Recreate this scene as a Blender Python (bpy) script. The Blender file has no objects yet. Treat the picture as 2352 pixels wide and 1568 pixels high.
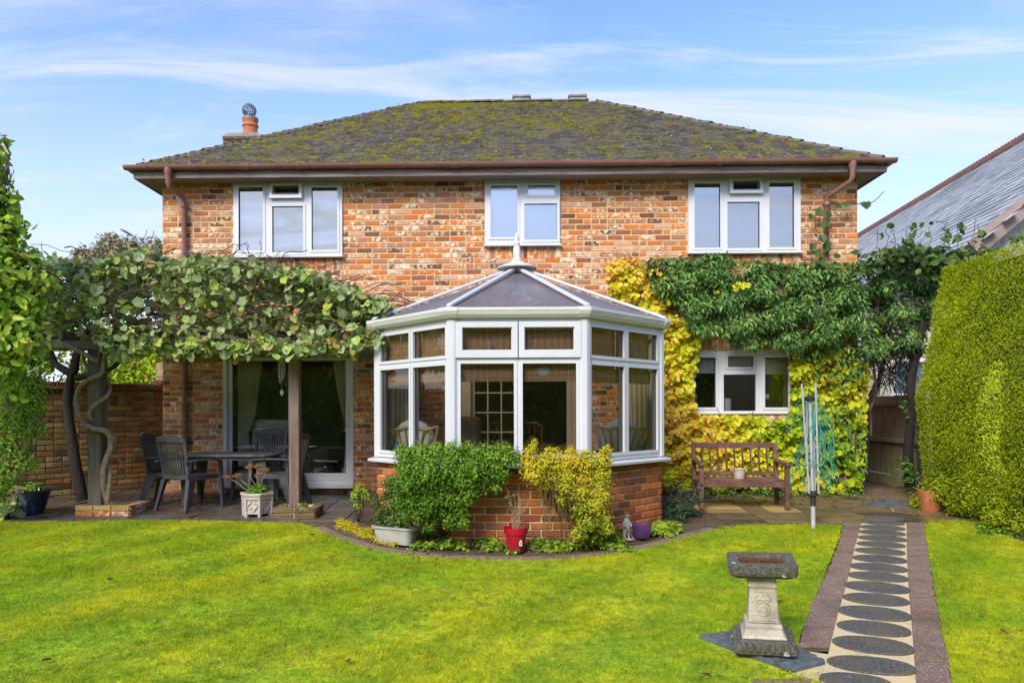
import bpy, math, random
import numpy as np
from mathutils import Vector, Matrix
random.seed(7); rng = np.random.default_rng(7)
SC = bpy.context.scene; COL = SC.collection
PI = math.pi; R_ = math.radians
# ------------------------------------------------------------------ camera
CAM = Vector((0, -10.6, 1.17)); TH = R_(1.2); RHO = R_(0.15); FP = 1700.0; HY = 944.5
PX = 1176 - FP*math.tan(TH)
F0 = Vector((-math.sin(TH), math.cos(TH), 0)); R0 = Vector((math.cos(TH), math.sin(TH), 0)); U0 = Vector((0, 0, 1))
R1 = R0*math.cos(RHO) - U0*math.sin(RHO); U1 = U0*math.cos(RHO) + R0*math.sin(RHO)
cd = bpy.data.cameras.new('camera'); cam = bpy.data.objects.new('camera', cd); COL.objects.link(cam)
cam.matrix_world = Matrix(((R1.x, U1.x, -F0.x, CAM.x), (R1.y, U1.y, -F0.y, CAM.y), (R1.z, U1.z, -F0.z, CAM.z), (0, 0, 0, 1)))
cd.sensor_width = 36; cd.lens = 36*FP/2352; cd.shift_x = math.tan(TH)*FP/2352; cd.shift_y = (HY-784)/2352
cd.clip_end = 3000; cd.clip_start = .05
SC.camera = cam
# ------------------------------------------------------------------ world, sun, exposure
W = bpy.data.worlds.new("World"); SC.world = W; W.use_nodes = True
SUN_EL, SUN_AZ = R_(38), R_(205)      # azimuth clockwise from +Y
nt = W.node_tree; N = nt.nodes; L = nt.links; N.clear()
def wn(t, **k):
    n = N.new(t)
    for a, b in k.items(): setattr(n, a, b)
    return n
sky = wn('ShaderNodeTexSky', sky_type='NISHITA', sun_disc=False)
sky.sun_elevation = SUN_EL; sky.sun_rotation = SUN_AZ; sky.air_density = 1.0; sky.dust_density = .7; sky.ozone_density = 2.0
tc = wn('ShaderNodeTexCoord'); sx = wn('ShaderNodeSeparateXYZ'); L.new(tc.outputs['Generated'], sx.inputs[0])
def wm(op, a, b=None, c=None):
    n = wn('ShaderNodeMath', operation=op)
    for i, v in enumerate((a, b, c)):
        if v is None: continue
        if isinstance(v, (int, float)): n.inputs[i].default_value = v
        else: L.new(v, n.inputs[i])
    return n.outputs[0]
zc = wm('ADD', wm('MAXIMUM', sx.outputs[2], 0.0), .12)
cx = wm('DIVIDE', sx.outputs[0], zc); cy = wm('DIVIDE', sx.outputs[1], zc)
cmb = wn('ShaderNodeCombineXYZ'); L.new(cx, cmb.inputs[0]); L.new(cy, cmb.inputs[1])
mp = wn('ShaderNodeMapping'); mp.inputs['Rotation'].default_value = (0, 0, R_(-32)); mp.inputs['Scale'].default_value = (.42, 2.3, 1)
mp.inputs['Location'].default_value = (3.1, 1.7, 0)
L.new(cmb.outputs[0], mp.inputs[0])
n1 = wn('ShaderNodeTexNoise'); n1.inputs['Scale'].default_value = 1.25; n1.inputs['Detail'].default_value = 9; n1.inputs['Roughness'].default_value = .58; n1.inputs['Distortion'].default_value = .55
L.new(mp.outputs[0], n1.inputs[0])
mp2 = wn('ShaderNodeMapping'); mp2.inputs['Scale'].default_value = (.5, .6, 1); mp2.inputs['Location'].default_value = (7.3, 2.2, 0); L.new(cmb.outputs[0], mp2.inputs[0])
n2 = wn('ShaderNodeTexNoise'); n2.inputs['Scale'].default_value = .8; n2.inputs['Detail'].default_value = 4; L.new(mp2.outputs[0], n2.inputs[0])
cl = wm('MULTIPLY', wm('ADD', wm('MULTIPLY', n1.outputs[0], 1.5), wm('MULTIPLY', n2.outputs[0], 1.0)), 1.0)
mr = wn('ShaderNodeMapRange', interpolation_type='SMOOTHSTEP'); L.new(cl, mr.inputs[0]); mr.inputs[1].default_value = 1.22; mr.inputs[2].default_value = 1.66
mr.inputs[3].default_value = .0; mr.inputs[4].default_value = .85
# pale veil towards the horizon
hz = wn('ShaderNodeMapRange', interpolation_type='SMOOTHSTEP'); L.new(sx.outputs[2], hz.inputs[0]); hz.inputs[1].default_value = -.02; hz.inputs[2].default_value = .50
hz.inputs[3].default_value = .84; hz.inputs[4].default_value = .0
mp3 = wn('ShaderNodeMapping'); mp3.inputs['Rotation'].default_value = (0, 0, R_(24)); mp3.inputs['Scale'].default_value = (.8, 3.0, 1); mp3.inputs['Location'].default_value = (1.3, 4.1, 0); L.new(cmb.outputs[0], mp3.inputs[0])
n3 = wn('ShaderNodeTexNoise'); n3.inputs['Scale'].default_value = 1.1; n3.inputs['Detail'].default_value = 10; n3.inputs['Roughness'].default_value = .62; n3.inputs['Distortion'].default_value = 1.6; L.new(mp3.outputs[0], n3.inputs[0])
mr3 = wn('ShaderNodeMapRange', interpolation_type='SMOOTHSTEP'); L.new(n3.outputs[0], mr3.inputs[0]); mr3.inputs[1].default_value = .46; mr3.inputs[2].default_value = .76; mr3.inputs[3].default_value = 0; mr3.inputs[4].default_value = .78
class _M: outputs = [wm('MAXIMUM', mr.outputs[0], mr3.outputs[0])]
mr = _M; fac = None; fac = wm('ADD', hz.outputs[0], wm('MULTIPLY', mr.outputs[0], wm('SUBTRACT', 1.0, hz.outputs[0])))
hs = wn('ShaderNodeMix', data_type='RGBA', blend_type='MULTIPLY'); hs.inputs[0].default_value = 1; L.new(sky.outputs[0], hs.inputs[6]); hs.inputs[7].default_value = (.86, .96, 1.24, 1)
mx = wn('ShaderNodeMix', data_type='RGBA'); L.new(fac, mx.inputs[0]); L.new(hs.outputs[2], mx.inputs[6]); mx.inputs[7].default_value = (3.3, 3.38, 3.55, 1)
bg = wn('ShaderNodeBackground'); L.new(mx.outputs[2], bg.inputs[0]); bg.inputs[1].default_value = .092
wo = wn('ShaderNodeOutputWorld'); L.new(bg.outputs[0], wo.inputs[0])
sl = bpy.data.lights.new('sun', 'SUN'); sl.energy = 1.35; sl.angle = R_(25); sl.color = (1, .90, .74)
so = bpy.data.objects.new('sun', sl); COL.objects.link(so)
sd = Vector((math.sin(SUN_AZ)*math.cos(SUN_EL), math.cos(SUN_AZ)*math.cos(SUN_EL), math.sin(SUN_EL)))
so.rotation_euler = sd.to_track_quat('Z', 'Y').to_euler(); so.location = (0, 0, 20)
vs = SC.view_settings; vs.view_transform = 'Standard'; vs.look = 'None'; vs.gamma = 1; vs.use_curve_mapping = False; vs.exposure = 1.6
SC.render.engine = 'CYCLES'
cy_ = SC.cycles; cy_.max_bounces = 8; cy_.diffuse_bounces = 6; cy_.glossy_bounces = 3; cy_.transmission_bounces = 4; cy_.transparent_max_bounces = 12
cy_.caustics_reflective = False; cy_.caustics_refractive = False; cy_.sample_clamp_indirect = 6
# ------------------------------------------------------------------ geometry of the place
def gz(Y): return .05*max(min(Y, 0), -22)
def ray(x, y): return F0 + R1*((x-PX)/FP) + U1*((HY-y)/FP)
def on_y(x, y, Y):
    r = ray(x, y); t = (Y-CAM.y)/r.y; return CAM + r*t
def gp(x, y, dz=0.0):
    r = ray(x, y)
    t = (.05*CAM.y + dz - CAM.z)/(r.z - .05*r.y); p = CAM + r*t
    if p.y > 0: t = (dz-CAM.z)/r.z; p = CAM + r*t
    return p
# ------------------------------------------------------------------ object helpers
def tag(o, label=None, cat=None, group=None, kind=None):
    for k, v in (('label', label), ('category', cat), ('group', group), ('kind', kind)):
        if v: o[k] = v
    return o
def thing(name, label, cat, loc=(0, 0, 0), rz=0, group=None, tilt=(0, 0)):
    o = bpy.data.objects.new(name, None); COL.objects.link(o); o.empty_display_size = .2
    o.location = loc; o.rotation_euler = (tilt[0], tilt[1], rz); return tag(o, label, cat, group)
def wmat(o):
    m = o.matrix_parent_inverse @ o.matrix_basis if o.parent else o.matrix_basis
    return (wmat(o.parent) @ m) if o.parent else Matrix.LocRotScale(o.location, o.rotation_euler, o.scale)
def attach(o, parent, world=True):
    if parent is not None:
        o.parent = parent
        if world: o.matrix_parent_inverse = wmat(parent).inverted()
    return o
def setrnd(me, r):
    a = me.attributes.new('rnd', 'FLOAT', 'FACE'); a.data.foreach_set('value', np.asarray(r, dtype=np.float32))
class MB:
    def __init__(s): s.v = []; s.f = []; s.r = []; s.hasr = False
    def add(s, vs_, fs, r=None, M=None):
        b = len(s.v)
        s.v.extend([tuple(M @ Vector(p)) for p in vs_] if M is not None else [tuple(p) for p in vs_])
        for f in fs: s.f.append(tuple(i+b for i in f)); s.r.append(0.5 if r is None else r)
        if r is not None: s.hasr = True
        return s
    def box(s, x0, y0, z0, x1, y1, z1, M=None, r=None):
        return s.add([(x0,y0,z0),(x1,y0,z0),(x1,y1,z0),(x0,y1,z0),(x0,y0,z1),(x1,y0,z1),(x1,y1,z1),(x0,y1,z1)],
            [(0,3,2,1),(4,5,6,7),(0,1,5,4),(1,2,6,5),(2,3,7,6),(3,0,4,7)], r, M)
    def bar(s, p, q, w, t, up=(0,0,1), r=None):
        p = Vector(p); q = Vector(q); d = (q-p); L_ = d.length; d.normalize(); u = Vector(up)
        a = d.cross(u)
        if a.length < 1e-4: a = d.cross(Vector((1,0,0)))
        a.normalize(); c = a.cross(d)
        M = Matrix(((a.x,d.x,c.x,p.x),(a.y,d.y,c.y,p.y),(a.z,d.z,c.z,p.z),(0,0,0,1)))
        return s.box(-w/2, 0, -t/2, w/2, L_, t/2, M, r)
    def tube(s, pts, rad, n=8, r=None, cap=True, squash=1):
        pts = [Vector(p) for p in pts]; m = len(pts)
        if isinstance(rad, (int, float)): rad = [rad]*m
        vs_ = []; pa = None
        for i, p in enumerate(pts):
            d = (pts[min(i+1, m-1)] - pts[max(i-1, 0)]).normalized()
            if pa is None: a = d.orthogonal().normalized()
            else:
                a = pa - d*pa.dot(d)
                a = a.normalized() if a.length > 1e-5 else d.orthogonal().normalized()
            pa = a; c = d.cross(a)
            for k in range(n):
                t = 2*PI*k/n; vs_.append(p + a*math.cos(t)*rad[i] + c*math.sin(t)*rad[i]*squash)
        fs = [(i*n+k, i*n+(k+1)%n, (i+1)*n+(k+1)%n, (i+1)*n+k) for i in range(m-1) for k in range(n)]
        if cap: fs += [tuple(range(n-1,-1,-1)), tuple((m-1)*n+k for k in range(n))]
        return s.add(vs_, fs, r)
    def lathe(s, prof, c=(0,0,0), n=20, r=None, M=None, phase=0, sq=1):
        vs_ = []; m = len(prof)
        for (rr, z) in prof:
            for k in range(n):
                t = 2*PI*(k+phase)/n; vs_.append((c[0]+rr*math.cos(t), c[1]+rr*sq*math.sin(t), c[2]+z))
        fs = [(i*n+k, i*n+(k+1)%n, (i+1)*n+(k+1)%n, (i+1)*n+k) for i in range(m-1) for k in range(n)]
        fs += [tuple(range(n-1,-1,-1)), tuple((m-1)*n+k for k in range(n))]
        return s.add(vs_, fs, r, M)
    def prism(s, poly, z0, z1, M=None, r=None, inset=0):
        n = len(poly); c = (sum(p[0] for p in poly)/n, sum(p[1] for p in poly)/n)
        top = [(c[0]+(x-c[0])*(1-inset), c[1]+(y-c[1])*(1-inset)) for x, y in poly]
        return s.add([(x,y,z0) for x,y in poly]+[(x,y,z1) for x,y in top],
            [tuple(range(n-1,-1,-1)), tuple(range(n,2*n))]+[(i,(i+1)%n,n+(i+1)%n,n+i) for i in range(n)], r, M)
    def mesh(s, name, mat, smooth=False):
        me = bpy.data.meshes.new(name); me.from_pydata(s.v, [], s.f); me.update()
        if s.hasr: setrnd(me, s.r)
        if mat is not None: me.materials.append(mat)
        if smooth: me.polygons.foreach_set('use_smooth', [True]*len(me.polygons))
        return me
    def build(s, name, mat, parent=None, smooth=False, bevel=0, world=True, seg=1):
        o = bpy.data.objects.new(name, s.mesh(name, mat, smooth)); COL.objects.link(o)
        if bevel:
            b = o.modifiers.new('edge', 'BEVEL'); b.width = bevel; b.segments = seg; b.limit_method = 'ANGLE'; b.angle_limit = R_(40)
        if smooth:
            e = o.data
            try: e.set_sharp_from_angle(angle=R_(42))
            except Exception: pass
        return attach(o, parent, world)
def struct(mb, name, mat, **k):
    o = mb.build(name, mat, **k); o['kind'] = 'structure'; return o
def place(me, name, parent, M, world=True):
    o = bpy.data.objects.new(name, me); COL.objects.link(o); attach(o, parent, world); o.matrix_basis = M; return o
def copy_tree(o, parent=None):
    c = o.copy(); COL.objects.link(c)
    if parent is not None: c.parent = parent
    for ch in o.children: copy_tree(ch, c)
    return c
def inpoly(x, y, poly):
    x = np.asarray(x); y = np.asarray(y); c = np.zeros(x.shape, bool); n = len(poly)
    for i in range(n):
        x0, y0 = poly[i]; x1, y1 = poly[(i+1) % n]
        if y0 == y1: continue
        c ^= ((y0 > y) != (y1 > y)) & (x < (x1-x0)*(y-y0)/(y1-y0)+x0)
    return c
# ------------------------------------------------------------------ materials
class G:
    def __init__(s, name):
        s.m = bpy.data.materials.new(name); s.m.use_nodes = True; s.n = s.m.node_tree.nodes; s.l = s.m.node_tree.links; s.n.clear()
        s.out = s.n.new('ShaderNodeOutputMaterial'); s.b = s.n.new('ShaderNodeBsdfPrincipled'); s.l.new(s.b.outputs[0], s.out.inputs[0])
        s.geo = s.n.new('ShaderNodeNewGeometry')
    def new(s, t, **k):
        n = s.n.new(t)
        for a, b in k.items(): setattr(n, a, b)
        return n
    def set(s, sock, v):
        if isinstance(v, bpy.types.NodeSocket): s.l.new(v, sock)
        elif isinstance(v, (tuple, list)) and len(v) == 3 and sock.type == 'RGBA': sock.default_value = (*v, 1)
        else: sock.default_value = v
    def noise(s, scale, detail=3, rough=.5, dist=0, vec=None, stretch=None):
        n = s.new('ShaderNodeTexNoise'); n.inputs['Scale'].default_value = scale; n.inputs['Detail'].default_value = detail
        n.inputs['Roughness'].default_value = rough; n.inputs['Distortion'].default_value = dist
        v = vec or s.geo.outputs['Position']
        if stretch:
            mp = s.new('ShaderNodeMapping'); mp.inputs['Scale'].default_value = stretch; s.l.new(v, mp.inputs[0]); v = mp.outputs[0]
        s.l.new(v, n.inputs['Vector']); return n.outputs[0]
    def ramp(s, fac, stops, const=False):
        n = s.new('ShaderNodeValToRGB'); e = n.color_ramp.elements
        if const: n.color_ramp.interpolation = 'CONSTANT'
        while len(e) < len(stops): e.new(.5)
        for i, (p, c) in enumerate(stops):
            e[i].position = p; e[i].color = (*c, 1) if len(c) == 3 else c
        s.set(n.inputs[0], fac); return n.outputs[0]
    def mix(s, fac, a, b, blend='MIX'):
        n = s.new('ShaderNodeMix', data_type='RGBA', blend_type=blend); s.set(n.inputs[0], fac); s.set(n.inputs[6], a); s.set(n.inputs[7], b); return n.outputs[2]
    def math(s, op, a, b=0.0, c=None):
        n = s.new('ShaderNodeMath', operation=op); s.set(n.inputs[0], a); s.set(n.inputs[1], b)
        if c is not None: s.set(n.inputs[2], c)
        return n.outputs[0]
    def rng(s, v, a, b, c=0.0, d=1.0, smooth=False):
        n = s.new('ShaderNodeMapRange'); n.interpolation_type = 'SMOOTHSTEP' if smooth else 'LINEAR'
        s.set(n.inputs[0], v)
        for i, x in enumerate((a, b, c, d)): n.inputs[i+1].default_value = x
        return n.outputs[0]
    def rnd(s):
        n = s.new('ShaderNodeAttribute'); n.attribute_name = 'rnd'; return n.outputs['Fac']
    def bump(s, h, strength=.5, dist=.01):
        n = s.new('ShaderNodeBump'); n.inputs['Strength'].default_value = strength; n.inputs['Distance'].default_value = dist
        s.set(n.inputs['Height'], h); s.l.new(n.outputs[0], s.b.inputs['Normal']); return n
    def fin(s, col, rough=.6, metal=0, spec=None):
        s.set(s.b.inputs['Base Color'], col); s.set(s.b.inputs['Roughness'], rough); s.b.inputs['Metallic'].default_value = metal
        if spec is not None: s.b.inputs['Specular IOR Level'].default_value = spec
        return s.m
def simple(name, c1, c2=None, scale=6, rough=.6, bump=0, bscale=40, metal=0, lo=.35, hi=.65, stretch=None, detail=4, spec=None, bdist=.01):
    g = G(name)
    if c2 is None: c2 = tuple(x*.8 for x in c1)
    f = g.rng(g.noise(scale, detail, .6, stretch=stretch), lo, hi)
    if bump: g.bump(g.noise(bscale, 4, .6, stretch=stretch), bump, bdist)
    return g.fin(g.mix(f, c1, c2), rough, metal, spec)
def leafmat(name, stops, rough=.5, trans=.3, vein=0, spot=None, spec=.22):
    g = G(name); col = g.ramp(g.rnd(), stops)
    col = g.mix(g.rng(g.noise(25, 3), .35, .7), col, g.mix(1.0, col, (.78, .80, .75), 'MULTIPLY'))
    if spot: col = g.mix(g.rng(g.noise(70, 2), .60, .66), col, spot)
    g.fin(col, rough, 0, spec)
    t = g.new('ShaderNodeBsdfTranslucent'); g.l.new(col, t.inputs[0])
    ms = g.new('ShaderNodeMixShader'); ms.inputs[0].default_value = trans
    g.l.new(g.b.outputs[0], ms.inputs[1]); g.l.new(t.outputs[0], ms.inputs[2]); g.l.new(ms.outputs[0], g.out.inputs[0]); return g.m
def brickmat(name, stops, white=.25, stain=.3, lime=None, green=0.0):
    g = G(name); r = g.rnd(); col = g.ramp(r, stops, True)
    r2 = g.math('FRACT', g.math('MULTIPLY', r, 37.7))
    col = g.mix(g.rng(r2, 0, 1, 0, .35), col, g.mix(1.0, col, (.55, .5, .5), 'MULTIPLY'))
    r3 = g.math('FRACT', g.math('MULTIPLY', r, 113.3))
    n = g.noise(19, 3, .55)
    th = g.rng(r3, 0, 1, .40 if white > .05 else .60, 1.1 - white*1.1)
    w = g.rng(g.math('SUBTRACT', n, th), 0.0, .16)
    col = g.mix(g.math('MULTIPLY', w, .92), col, lime or (.95, .78, .56))
    col = g.mix(g.rng(g.noise(60, 4, .7), .35, .75, 0, .5), col, g.mix(1.0, col, (.68, .6, .56), 'MULTIPLY'))
    col = g.mix(g.rng(g.noise(1.3, 4, .6), .5, .8, 0, stain), col, g.mix(1.0, col, (.35, .33, .3), 'MULTIPLY'))
    if green: col = g.mix(g.rng(g.noise(2.3, 5, .7), .42, .70, 0, green), col, (.12, .10, .025))
    g.bump(g.noise(45, 5, .7), .8, .012)
    return g.fin(col, .85, 0, .25)
ORANGE = [(0, (.20, .085, .055)), (.06, (.27, .115, .065)), (.14, (.40, .15, .075)), (.24, (.56, .20, .075)), (.42, (.68, .255, .075)), (.58, (.76, .22, .045)), (.68, (.58, .27, .15)), (.80, (.70, .40, .24)), (.91, (.48, .23, .13))]
M_brick = brickmat('old_orange_brick', ORANGE, .36, .12)
M_garden = brickmat('damp_garden_brick', [(0, (.15, .10, .055)), (.12, (.30, .18, .08)), (.35, (.44, .23, .09)), (.52, (.50, .22, .075)), (.68, (.46, .31, .12)), (.85, (.56, .42, .19))], .12, .5, (.5, .4, .22), .45)
M_dwarf = brickmat('conservatory_brick', [(0, (.26, .09, .05)), (.15, (.40, .12, .05)), (.4, (.56, .17, .055)), (.7, (.66, .23, .08)), (.9, (.42, .16, .09))], .0, .15)
M_yellowb = brickmat('yellow_plinth_brick', [(0, (.45, .30, .09)), (.4, (.58, .40, .14)), (.8, (.55, .20, .06))], .1, .4, None, .25)
M_redb = brickmat('mossy_plinth_brick', [(0, (.16, .10, .06)), (.4, (.22, .16, .08)), (.7, (.50, .17, .06))], .2, .5, (.4, .35, .25), .5)
M_mortar = simple('lime_mortar', (.68, .50, .28), (.52, .37, .20), 9, .95, .4, 120)
M_mortar2 = simple('damp_mortar', (.50, .38, .20), (.26, .19, .09), 5, .95, .4, 120)
M_mortar3 = simple('sand_mortar', (.80, .60, .33), (.66, .48, .25), 9, .95, .3, 120)
M_upvc = simple('white_upvc', (.66, .67, .70), (.62, .63, .66), 2, .28, 0)
M_upvc_d = simple('weathered_upvc', (.68, .67, .64), (.52, .50, .45), 3.5, .4, 0, lo=.5, hi=.9, stretch=(1, 1, 6))
M_cream = simple('cream_paint', (.66, .58, .44), (.6, .52, .38), 3, .5)
M_fascia = simple('peeling_brown_stain', (.12, .07, .06), (.27, .21, .19), 2.5, .5, .2, 60, stretch=(.5, 1, 9))
M_soffit = simple('soffit_board', (.26, .23, .20), (.20, .17, .15), 2, .7)
M_gutter = simple('brown_gutter_plastic', (.22, .095, .075), (.28, .14, .115), 2.2, .33, 0, stretch=(.6, 3, 3))
M_lead = simple('lead_grey', (.17, .17, .18), (.28, .28, .29), 8, .5)
M_rubber = simple('black_rubber', (.012, .012, .013), (.02, .02, .02), 8, .6)
M_dark = simple('dark_interior', (.05, .045, .035), (.04, .035, .03), 1, .8)
M_room = simple('room_wall_paint', (.75, .68, .55), (.7, .64, .5), 1, .8)
M_carpet = simple('room_carpet', (.36, .29, .21), (.28, .22, .16), 20, .95)
def glass(name, base=.06, tint=(.99, 1, .99), obscure=0, rough=.0, refl=(1, 1, 1)):
    g = G(name); fr = g.new('ShaderNodeFresnel'); fr.inputs[0].default_value = 1.6
    t = g.new('ShaderNodeBsdfTransparent'); t.inputs[0].default_value = (*tint, 1)
    gl = g.new('ShaderNodeBsdfGlossy'); gl.inputs['Roughness'].default_value = rough; gl.inputs[0].default_value = (*refl, 1)
    ms = g.new('ShaderNodeMixShader'); g.l.new(g.math('ADD', fr.outputs[0], base), ms.inputs[0]); g.l.new(t.outputs[0], ms.inputs[1]); g.l.new(gl.outputs[0], ms.inputs[2])
    g.l.new(ms.outputs[0], g.out.inputs[0])
    if rough:
        b = g.new('ShaderNodeBump'); b.inputs['Strength'].default_value = .4; b.inputs['Distance'].default_value = .004; g.l.new(g.noise(obscure or 60, 2), b.inputs['Height']); g.l.new(b.outputs[0], gl.inputs['Normal'])
    return g.m
M_glass = glass('clear_glass', .02)
M_glass_cons = glass('conservatory_glass', .12)
M_glass_patio = glass('patio_glass', .13)
M_glass_up = glass('upstairs_glass', .36, (.8, .82, .84), refl=(1, .96, .90))
M_glass_ob = glass('obscured_glass', .40, (.75, .80, .84), 45, .12)
# ------------------------------------------------------------------ brickwork
BL, BH = .225, .0785
def brick_meshes(mat, n, L_, H_, D_=.03, ch=.005, jit=.004, tag_='brick'):
    out = []
    for i in range(n):
        l, h = L_/2, H_/2
        c = [[sx_*l + random.uniform(-jit, jit), D_, sz*h + random.uniform(-jit, jit)] for sx_, sz in ((-1,-1),(1,-1),(1,1),(-1,1))]
        m = [[p[0], 0, p[2]] for p in c]
        f = [[p[0]*(1-ch/l) + random.uniform(-jit, jit)*.6, -ch - random.uniform(0, .002), p[2]*(1-ch/h)+random.uniform(-jit, jit)*.5] for p in c]
        mb = MB(); mb.add(c+m+f, [(0,1,5,4),(1,2,6,5),(2,3,7,6),(3,0,4,7),(4,5,9,8),(5,6,10,9),(6,7,11,10),(7,4,8,11),(8,9,10,11)], (i+.5)/n)
        out.append(mb)
    return out
# a set of bricks in local frame: x along the wall, -y outwards, z up
def lay_bricks(cells, mat, parent_wall, M, n_parts, score, Lmat=None, variants=26, name='brick'):
    """cells: (u, z, length, height, soldier?)"""
    order = sorted(range(len(cells)), key=lambda i: -score(cells[i]))
    chosen = set(order[:n_parts]); cache = {}; rest = MB()
    for i, (u, z, l, h) in enumerate(cells):
        key = (round(l, 2), round(h, 3))
        if key not in cache:
            cache[key] = (brick_meshes(mat, variants, l-.018, h-.018), {})
        mbs, objs = cache[key]
        k = random.randrange(variants)
        if i in chosen:
            if k not in objs: objs[k] = mbs[k].mesh(name, mat)
            place(objs[k], name, parent_wall, M @ Matrix.Translation((u, -.001, z)))
        else:
            mb = mbs[k]; T = M @ Matrix.Translation((u, -.001, z))
            rest.add(mb.v, mb.f, random.random(), T)
    if rest.v:
        o = rest.build('brickwork', mat, parent_wall); o['kind'] = 'stuff'
def bond(u0, u1, z0, z1, holes, bl=BL, bh=BH, header=.12, soldiers=()):
    """stretcher bond cells in a rectangle with rectangular holes (a0,a1,b0,b1)"""
    cells = []; nrow = int(round((z1-z0)/bh)); bh = (z1-z0)/nrow
    for r in range(nrow):
        za, zb = z0+r*bh, z0+(r+1)*bh; zc_ = (za+zb)/2
        blocks = sorted([(a0, a1) for a0, a1, b0, b1 in list(holes)+[(s[0], s[1], s[2], s[3]) for s in soldiers] if b0 < zc_ < b1])
        segs = []; cur = u0
        for a0, a1 in blocks:
            if a0 > cur: segs.append((cur, min(a0, u1)))
            cur = max(cur, a1)
        if cur < u1: segs.append((cur, u1))
        for a, b in segs:
            u = u0 - (bl/2 if r % 2 else 0) + math.floor((a-u0)/bl)*bl - bl
            while u < b:
                v = u + bl
                if random.random() < header and v < b-.1 and u > a+.1:
                    cells.append((u+bl/4, zc_, bl/2, bh)); cells.append((u+bl*.75, zc_, bl/2, bh))
                else:
                    x0, x1 = max(u, a), min(v, b)
                    if x1-x0 > .035: cells.append(((x0+x1)/2, zc_, x1-x0, bh))
                u = v
    for (a0, a1, b0, b1) in soldiers:
        n = max(1, int(round((a1-a0)/bh))); w = (a1-a0)/n
        for i in range(n): cells.append((a0+(i+.5)*w, (b0+b1)/2, w, b1-b0))
    return cells
def sheet_with_holes(u0, u1, z0, z1, holes, th, M, mb):
    us = sorted(set([u0, u1]+[h[0] for h in holes]+[h[1] for h in holes])); zs = sorted(set([z0, z1]+[h[2] for h in holes]+[h[3] for h in holes]))
    us = [u for u in us if u0 <= u <= u1]; zs = [z for z in zs if z0 <= z <= z1]
    def hole(i, j):
        if i < 0 or j < 0 or i >= len(us)-1 or j >= len(zs)-1: return True
        a, b = (us[i]+us[i+1])/2, (zs[j]+zs[j+1])/2
        return any(h[0] < a < h[1] and h[2] < b < h[3] for h in holes)
    for i in range(len(us)-1):
        for j in range(len(zs)-1):
            if hole(i, j): continue
            a0, a1, b0, b1 = us[i], us[i+1], zs[j], zs[j+1]
            mb.add([(a0,0,b0),(a1,0,b0),(a1,0,b1),(a0,0,b1)], [(0,1,2,3)], None, M)
            mb.add([(a0,th,b0),(a1,th,b0),(a1,th,b1),(a0,th,b1)], [(3,2,1,0)], None, M)
            if hole(i-1, j): mb.add([(a0,0,b0),(a0,th,b0),(a0,th,b1),(a0,0,b1)], [(3,2,1,0)], None, M)
            if hole(i+1, j): mb.add([(a1,0,b0),(a1,th,b0),(a1,th,b1),(a1,0,b1)], [(0,1,2,3)], None, M)
            if hole(i, j-1): mb.add([(a0,0,b0),(a1,0,b0),(a1,th,b0),(a0,th,b0)], [(3,2,1,0)], None, M)
            if hole(i, j+1): mb.add([(a0,0,b1),(a1,0,b1),(a1,th,b1),(a0,th,b1)], [(0,1,2,3)], None, M)
def frameM(p, q):   # local x from p to q, -y is to the viewer's side (right of... outward), z up
    p = Vector(p); q = Vector(q); d = q-p; d.z = 0; L_ = d.length; d.normalize(); n = Vector((-d.y, d.x, 0))
    return Matrix(((d.x, n.x, 0, p.x), (d.y, n.y, 0, p.y), (0, 0, 1, p.z), (0, 0, 0, 1))), L_
# ================================================================== setting: ground
M_soil = simple('damp_soil', (.060, .036, .020), (.13, .085, .05), 5, .95, .9, 60, bdist=.02)
g = G('lawn_ground')
def lawn_colour(g):
    n1 = g.noise(1.1, 5, .6); n2 = g.noise(9, 4, .65)
    col = g.mix(g.rng(n1, .38, .62, 0, 1, True), (.45, .59, .012), (.70, .68, .014))
    col = g.mix(g.rng(n2, .38, .62), col, g.mix(1.0, col, (.60, .72, .75), 'MULTIPLY'))
    col = g.mix(g.rng(g.noise(3.2, 5, .7), .60, .74, 0, .6), col, (.42, .34, .07))
    col = g.mix(g.rng(g.noise(28, 4, .7), .58, .72, 0, .8), col, (.16, .17, .02))
    # faint mowing bands, diagonal
    mp = g.new('ShaderNodeMapping'); mp.inputs['Rotation'].default_value = (0, 0, R_(38)); g.l.new(g.geo.outputs['Position'], mp.inputs[0])
    wv = g.new('ShaderNodeTexWave'); wv.inputs['Scale'].default_value = .42; wv.inputs['Distortion'].default_value = 2.2; wv.inputs['Detail'].default_value = 2; wv.inputs['Detail Scale'].default_value = .6; g.l.new(mp.outputs[0], wv.inputs[0])
    return g.mix(g.rng(wv.outputs[1], .25, .75, 0, .6), col, g.mix(1.0, col, (.68, .78, .8), 'MULTIPLY'))
lc = lawn_colour(g); g.bump(g.noise(60, 4, .7), .8, .02); M_lawn = g.fin(g.mix(g.rng(g.noise(25, 3), .4, .7), lc, g.mix(1.0, lc, (.5, .6, .5), 'MULTIPLY')), .95)
g = G('grass_blade'); lc = lawn_colour(g); r = g.rnd()
col = g.mix(g.rng(r, 0, 1), g.mix(1.0, lc, (.85, .95, .9), 'MULTIPLY'), g.mix(.30, g.mix(1.0, lc, (1.22, 1.18, 1.2), 'MULTIPLY'), (.42, .38, .08)))
col = g.mix(g.rng(r, .955, .96), col, (.34, .27, .12))
g.fin(col, .9, 0, .05); t = g.new('ShaderNodeBsdfTranslucent'); g.l.new(col, t.inputs[0]); ms = g.new('ShaderNodeMixShader'); ms.inputs[0].default_value = .45
g.l.new(g.b.outputs[0], ms.inputs[1]); g.l.new(t.outputs[0], ms.inputs[2]); g.l.new(ms.outputs[0], g.out.inputs[0]); M_blade = g.m
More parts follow.
